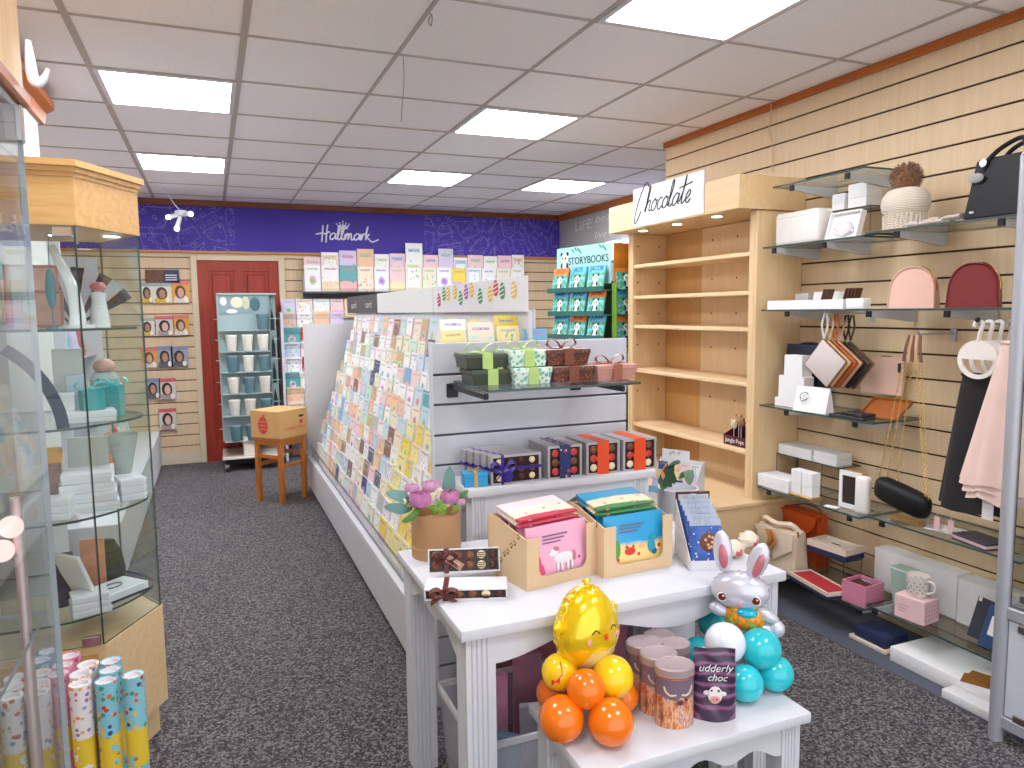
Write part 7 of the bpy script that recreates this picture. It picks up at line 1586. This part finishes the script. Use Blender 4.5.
for (x, z, rx, rz, mi) in ((-.2, zt1 - .075, .03, .04, 0), (-.085, zt1 - .085, .055, .05, 1), (-.085, zt1 - .085, .036, .032, 2), (-.13, zt1 - .165, .05, .02, 0), (-.01, zt1 - .09, .035, .06, 3), (.07, zt1 - .10, .045, .065, 4)): b.sph((x - .0, -.178, z), (rx, .003, rz), 16, 6, mi)
b.build('header_print', [GLOSSW, mat('print_cream', (226, 214, 186), .5), mat('print_rose', (176, 110, 90), .5), mat('print_sage', (190, 196, 160), .5), DBL], o)
b = MB()
LEDGE = [at(245, y, y=MYF).z for y in (330, 351, 371.5, 393, 415, 440)]
for z in LEDGE: b.box(-w + .012, w * .72, -.26, -.172, z - .006, z); b.tube([(-w - .03, -.1, z + .1), (w + .02, -.1, z + .1)], .004, 5)
b.build('ledge', mat('clear_ledge', (190, 206, 206), .3, alpha=.7), o)
b = MB(); 
for q_ in range(4): z = zt0 + .25 + .25 * q_; b.prism([(w * .80, -.006, z), (w * .94, -.006, z), (w * .94, -.006, z + .10), (w * .87, -.006, z + .2), (w * .82, -.006, z + .12)], (0, .004, 0))
b.build('tree_print', mat('dark_tree_print', (40, 56, 62), .5), o)
mugs = [(231.5, 342, 'c'), (243, 342, 'c'), (257, 341, 'c'), (231.5, 363, 'b'), (244, 362, 'c'), (258, 362, 'b'), (232, 385, 'c'), (247, 383, 'b'), (259, 381, 'c'), (233.5, 406, 'c'), (247, 404, 'c'), (260, 402, 'b'), (234, 429, 'b'), (247, 430, 'b'), (259, 320, 'b')]
CRMUG, BLMUG = mat('cream_speckle', (222, 218, 206), .5, var=.12, scale=40), mat('petrol_speckle', (92, 128, 138), .5, var=.3, scale=40)
rr = {}
for mi_, (px, py, k) in enumerate(mugs):
    p = at(px, py + 9, y=MYF - .02); 
    zz = LEDGE[0 if py == 320 else mi_ // 3 + 1] + .0005
    q = thing('travel_mug', '%s travel mug, %s in the %s row of the mug stand' % ('cream' if k == 'c' else 'petrol blue', ORD[mi_ % 3] if py != 320 else 'alone', ('top', 'second', 'third', 'fourth', 'fifth', 'lowest')[0 if py == 320 else mi_ // 3 + 1]), 'mug', (-.14 + mcx + .135 * (mi_ % 3) - .01 if py != 320 else mcx + .12, MYF - .026, zz), 0, 'travel mugs on the stand')
    b = MB(); h = .135; b.lathe([(0, 0), (.036, 0), (.038, .004), (.05, h), (0, h)], 20); b.build('body', CRMUG if k == 'c' else BLMUG, q); b = MB(); b.lathe([(0, h), (.052, h), (.052, h + .008), (.046, h + .014), (0, h + .014)], 20); b.build('lid', mat('rubber_lid', (206, 204, 196) if k == 'c' else (96, 116, 122), .5) if False else (mat('cream_lid', (226, 224, 216), .5) if k == 'c' else mat('grey_lid', (120, 140, 146), .5)), q)
b = MB(); P = [at(x, y, z=.13) for x, y in ((218, 455), (225, 463), (300, 461), (300, 449), (235, 448))]; b.box(-.27, .27, -.30, .25, .115, .13, .004); b.build('base_board', mat('pale_base', (214, 204, 190), .5), o)
b = MB(); b.box(-.24, .24, -.26, .22, .07, .115, .002); b.build('base_frame', BLACKP, o)
for sx in (-.23, .23):
    for sy in (-.26, .21):
        b = MB(); b.cyl((sx - .014, sy, .036), (sx + .014, sy, .036), .036, n=18, mi=0); b.cyl((sx - .016, sy, .036), (sx + .016, sy, .036), .016, n=12, mi=1); b.prism([(sx - .02, sy - .02, .04), (sx - .02, sy + .02, .04), (sx - .02, sy + .015, .075), (sx - .02, sy - .015, .075)], (.003, 0, 0), 1); b.box(sx - .02, sx + .02, sy - .02, sy + .02, .066, .072, 0, 1); b.build('castor', [mat('castor_grey', (60, 62, 66), .4), CHROME], o)
q = thing('mug_box', 'cream carton standing on the wheeled base of the mug stand', 'box', (at(251, 460, z=.13).x + .02, MYF + .0, .1305), .1); b = MB(); b.box(-.07, .07, -.04, .04, 0, .17, .002); b.build('carton', mat('cream_carton', (222, 214, 200), .6), q)

# ================================================================== wooden stool with a carton on it
SXC, SYC, SA = .452, 5.80, math.radians(40)
o = thing('wooden_stool', 'square honey coloured wooden stool beside the far end of the card rack', 'stool', (SXC, SYC, 0), SA)
HON = wood('honey_pine', (176, 98, 30), (204, 126, 50), .4, 'z', 1.); w = .118
for sx in (-1, 1):
    for sy in (-1, 1):
        b = MB(); b.prism([(sx * w - .017, sy * w - .017, 0), (sx * w + .017, sy * w - .017, 0), (sx * w + .017, sy * w + .017, 0), (sx * w - .017, sy * w + .017, 0)], (0, 0, .48), bev=.002); b.build('leg', HON, o)
for a, z in ((0, .27), (1, .34), (2, .27), (3, .34)):
    M = Matrix.Rotation(a * PI / 2, 4, 'Z'); b = MB(); b.box(-w, w, -w - .008, -w + .008, z, z + .028, .002, 0, M); b.build('stretcher', HON, o)
    b = MB(); b.box(-w, w, -w - .010, -w + .010, .44, .482, .002, 0, M); b.build('apron', HON, o)
b = MB(); b.box(-.145, .145, -.145, .145, .48, .5, .006, seg=2); b.build('seat', HON, o)
o = thing('carton', 'tan cardboard carton with red print standing on the wooden stool', 'cardboard box', (SXC, SYC, .5005), SA)
REDI = mat('red_print', (208, 70, 66), .6); CART = mat('tan_carton', (206, 162, 104), .75, var=.08)
b = MB(); w = .148; H_ = .205; b.box(-w, w, -w, w, 0, H_, .003); b.build('carton', CART, o)
b = MB(); b.box(-w + .002, w - .002, -.001, .001, H_ - .0005, H_ + .0006); b.box(-w, w, -w - .0006, -w, H_ - .003, H_ - .001); b.build('seam', mat('carton_seam', (170, 128, 80), .8), o)
b = MB(); b.prism([(.055 + .0, -w - .001, 0)] and [(.075 + .026 * math.copysign(abs(math.cos(a)) ** .5, math.cos(a)), -w - .0002, .150 + .008 * math.copysign(abs(math.sin(a)) ** .5, math.sin(a))) for a in [2 * PI * k / 20 for k in range(20)]], (0, -.001, 0)); b.build('hand_hole', BLACKP, o)
M = Matrix.Rotation(-PI / 2, 4, 'Z')
def onleft(y, z): return (-w - .0002, y, z)
b = MB(); b.prism([onleft(.055 * math.cos(a) * .9 + .02, .095 + .066 * math.sin(a)) for a in [2 * PI * k / 28 for k in range(28)]], (-.001, 0, 0)); b.tube(cat_rom([Vector((-w - .001, .02, .155)), Vector((-w - .001, .01, .172)), Vector((-w - .001, -.005, .18))], 4), .004, 6); b.build('printed_berry', REDI, o)
b = MB(); [b.box(-w - .0022, -w - .001, -.015 + .0 - .0 * k, .055, .12 - .028 * k, .124 - .028 * k) for k in range(3)]; b.build('berry_script', CART, o)
b = MB(); b.prism([(.075 + .016 * math.cos(a), -w - .0002, .108 + .018 * math.sin(a)) for a in [2 * PI * k / 20 for k in range(20)]], (0, -.001, 0)); b.build('printed_emblem', REDI, o)
text('lettering', "CHEEKY RAY", .036, o, (.015, -w - .0008, .066), (PI / 2, 0, 0), REDI, .0003)
text('lettering', "red", .05, o, (0, 0, H_ + .001), (0, 0, .6), REDI, .0003) if False else None
b = MB(); b.prism([(.05 * math.cos(a), .04 * math.sin(a), H_ + .0002) for a in [2 * PI * k / 20 for k in range(20)]], (0, 0, .0006)); b.build('printed_top', mat('faded_red_print', (222, 150, 130), .7), o)

# ================================================================== spinner of children's storybooks
SBR = -1.40; SBC = (2.575, 4.52); SB = Matrix.Translation((SBC[0], SBC[1], 0)) @ Matrix.Rotation(SBR, 4, 'Z')
o = thing('storybook_stand', 'tall spinner of panda storybooks with a pale aqua header beside the bookcase', 'book stand', (SBC[0], SBC[1], 0), SBR)
AQ = mat('aqua_header', (160, 208, 208), .45, var=.06); GRN = mat('leaf_green_card', (110, 150, 50), .5, var=.2); DGRN = mat('dark_green_wire', (40, 72, 44), .4)
w = .30; b = MB(); b.box(-w, w, -.205, -.2, 1.60, 1.865, .001); b.build('header', AQ, o)
text('lettering', 'STORYBOOKS', .070, o, (.06, -.207, 1.765), (PI / 2, 0, 0), mat('ink_black', (30, 34, 40), .5), .0006, sx=.98)
def panda(b, x, y, z, s):
    b.sph((x, y, z), (.5 * s, .003, .42 * s), 14, 6, 0); b.sph((x, y, z - .75 * s), (.42 * s, .0028, .45 * s), 14, 6, 0)
    for sx in (-1, 1): b.sph((x + sx * .40 * s, y + .0005, z + .36 * s), (.17 * s, .003, .17 * s), 10, 6, 1); b.sph((x + sx * .19 * s, y - .001, z + .02 * s), (.12 * s, .003, .15 * s), 10, 6, 1); b.sph((x + sx * .36 * s, y - .001, z - .62 * s), (.14 * s, .003, .28 * s), 10, 6, 1); b.sph((x + sx * .24 * s, y - .0012, z - 1.1 * s), (.18 * s, .003, .14 * s), 10, 6, 1)
    b.sph((x, y - .002, z - .13 * s), (.07 * s, .003, .05 * s), 8, 6, 1)
PW, PB = mat('panda_white', (240, 240, 238), .5), mat('panda_black', (30, 30, 34), .5)
b = MB(); panda(b, -.205, -.207, 1.79, .085); b.build('panda_print', [PW, PB], o)
b = MB()
for x, z in ((-.08, 1.85), (-.05, 1.845), (-.03, 1.83), (.19, 1.85), (.22, 1.845), (.24, 1.83), (-.11, 1.84)): b.prism([(x - .012, -.207, z), (x, -.207, z + .012), (x + .022, -.207, z - .022)], (0, .001, 0))
b.build('leaf_print', mat('leaf_print_green', (70, 140, 80), .5), o)
b = MB(); b.box(w - .0, w + .05, -.20, -.196, .32, 1.60, 0); b.box(-w + .11, w, -.10, -.08, .30, 1.62, 0, 1); b.box(-.03, .03, 0, .03, 0, .3, 0, 1); b.lathe([(0, 0), (.22, 0), (.22, .015), (0, .02)], 30, mi=1); b.box(w + .0, w + .006, -.2, .22, .32, 1.6, 0, 1); b.build('frame', [GRN, DGRN], o)
b = MB(); b.box(w + .0085, w + .0125, -.19, .22, 1.60, 1.86); b.build('side_header', mat('orange_foliage_print', (206, 130, 40), .5, var=.5, scale=12), o)
RWS = [1.40, 1.2, 1.0, .8, .6, .4]; RWS = [1.395, 1.165, .935, .705, .475]
rows_px = (304, 322, 341)
FR = SB @ Vector((0, -.262, 0)); zb = [at(585, y, y=FR.y).z for y in (291, 314.5, 338)]; stepz = (zb[0] - zb[2]) / 2
def bookmat(name, top):
    t = NT(name); g = t.n('ShaderNodeTexCoord').outputs['Generated']; s = t.sep(g); z = s[2]; n = t.noise(g, 7, 2)
    col = t.mix(t.math('GREATER_THAN', t.math('ADD', z, t.math('MULTIPLY', n, .2)), .80), t.mix(t.math('GREATER_THAN', n, .52), (*lin((84, 160, 120)), 1), (*lin((120, 196, 206)), 1)), (*lin(top), 1)); t.bsdf(col, .35); return t.m
BKS = [bookmat('storybook_blue', (90, 186, 222)), bookmat('storybook_orange', (232, 130, 50))]
names = [('JACK', 1), ('JACK', 0), ('JACOB', 0), ('JAKE', 0), ('JAMES', 0), ('JAMIE', 1), ('JASON', 0), ('JESSE', 1), ('JOHN', 0)]
BOOKM = {}
for r in range(5):
    z = zb[0] - stepz * r
    b = MB(); b.box(-w - .01, w + .01, -.28, -.20, z - .008, z); b.box(-w - .01, w + .01, -.282, -.279, z - .008, z + .025); b.build('tier', mat('dark_teal_tier', (40, 96, 90), .4), o)
    for c_ in range(3):
        nm, k = names[(r * 3 + c_) % 9]; x = -.20 + .20 * c_
        v = SB @ Vector((x, -.262, z + .0005))
        q = thing('storybook', '%s topped panda storybook, %s from left in %s row of the spinner' % (('blue', 'orange')[k], ORD[c_], ORD[r]), 'book', v, group='panda storybooks on the spinner', rot=(-.2, 0, SBR))
        if k not in BOOKM:
            b = MB(); b.box(-.086, .086, -.006, .006, 0, .165, .001); BOOKM[k] = b.mesh('cover', BKS[k])
        cv = bpy.data.objects.new('cover', BOOKM[k]); COL.objects.link(cv); cv.parent = q
        if r < 3:
            if 'p' not in BOOKM: b = MB(); panda(b, .0, -.007, .078, .06); BOOKM['p'] = b.mesh('panda_print', [PW, PB])
            cv = bpy.data.objects.new('panda_print', BOOKM['p']); COL.objects.link(cv); cv.parent = q
            text('lettering', nm, .046, q, (0, -.007, .143), (PI / 2, 0, 0), mat('book_ink', (36, 44, 86), .5) if not k else mat('book_ink_red', (170, 50, 30), .5), .0004)
    for c_ in range(2):
        v = SB @ Vector((w + .035, -.09 + .19 * c_, z + .0005))
        q = thing('storybook', '%s panda storybook on the side of the spinner facing the bookcase, %s row, %s one' % (('orange', 'green')[(r + c_) % 2], ORD[r], ('near', 'far')[c_]), 'book', v, group='panda storybooks on the spinner', rot=(-.2, 0, PI / 2 + SBR))
        cv = bpy.data.objects.new('cover', BOOKM[(r + c_ + 1) % 2]); COL.objects.link(cv); cv.parent = q
        if 'p' in BOOKM: cv = bpy.data.objects.new('panda_print', BOOKM['p']); COL.objects.link(cv); cv.parent = q
    b = MB(); b.box(w + .006, w + .055, -.16, .17, z - .008, z); b.build('tier', mat('dark_teal_tier', (40, 96, 90), .4), o)
# parcels on the far right wall shelf behind the spinner
o = thing('wall_shelf', 'white wall shelf high up behind the storybook spinner', 'shelf', (3.58, 5.6, 1.90), RW); b = MB(); b.box(-.7, .7, -.15, .148, -.02, 0, .002); b.build('board', WHITE, o)
for k, (y, c, lb) in enumerate(((5.35, (40, 110, 206), 'bright blue box high behind the storybook spinner'), (5.7, (226, 226, 232), 'white printed box high behind the storybook spinner'), (6.0, (232, 232, 236), 'white box on the far wall shelf next to the grey wall'))):
    q = thing('gift_box', lb, 'box', (3.58, y, 1.9005), RW); b = MB(); b.box(-.12, .12, -.10, .10, 0, .16, .003); b.build('carton', mat('far_box_%d' % k, c, .5), q)
# ================================================================== light
w = bpy.data.worlds.new('daylight'); SC.world = w; w.use_nodes = True
bg = w.node_tree.nodes['Background']; bg.inputs[0].default_value = (.92, .95, 1.0, 1); bg.inputs[1].default_value = 1.5
SC.view_settings.exposure = 0.36
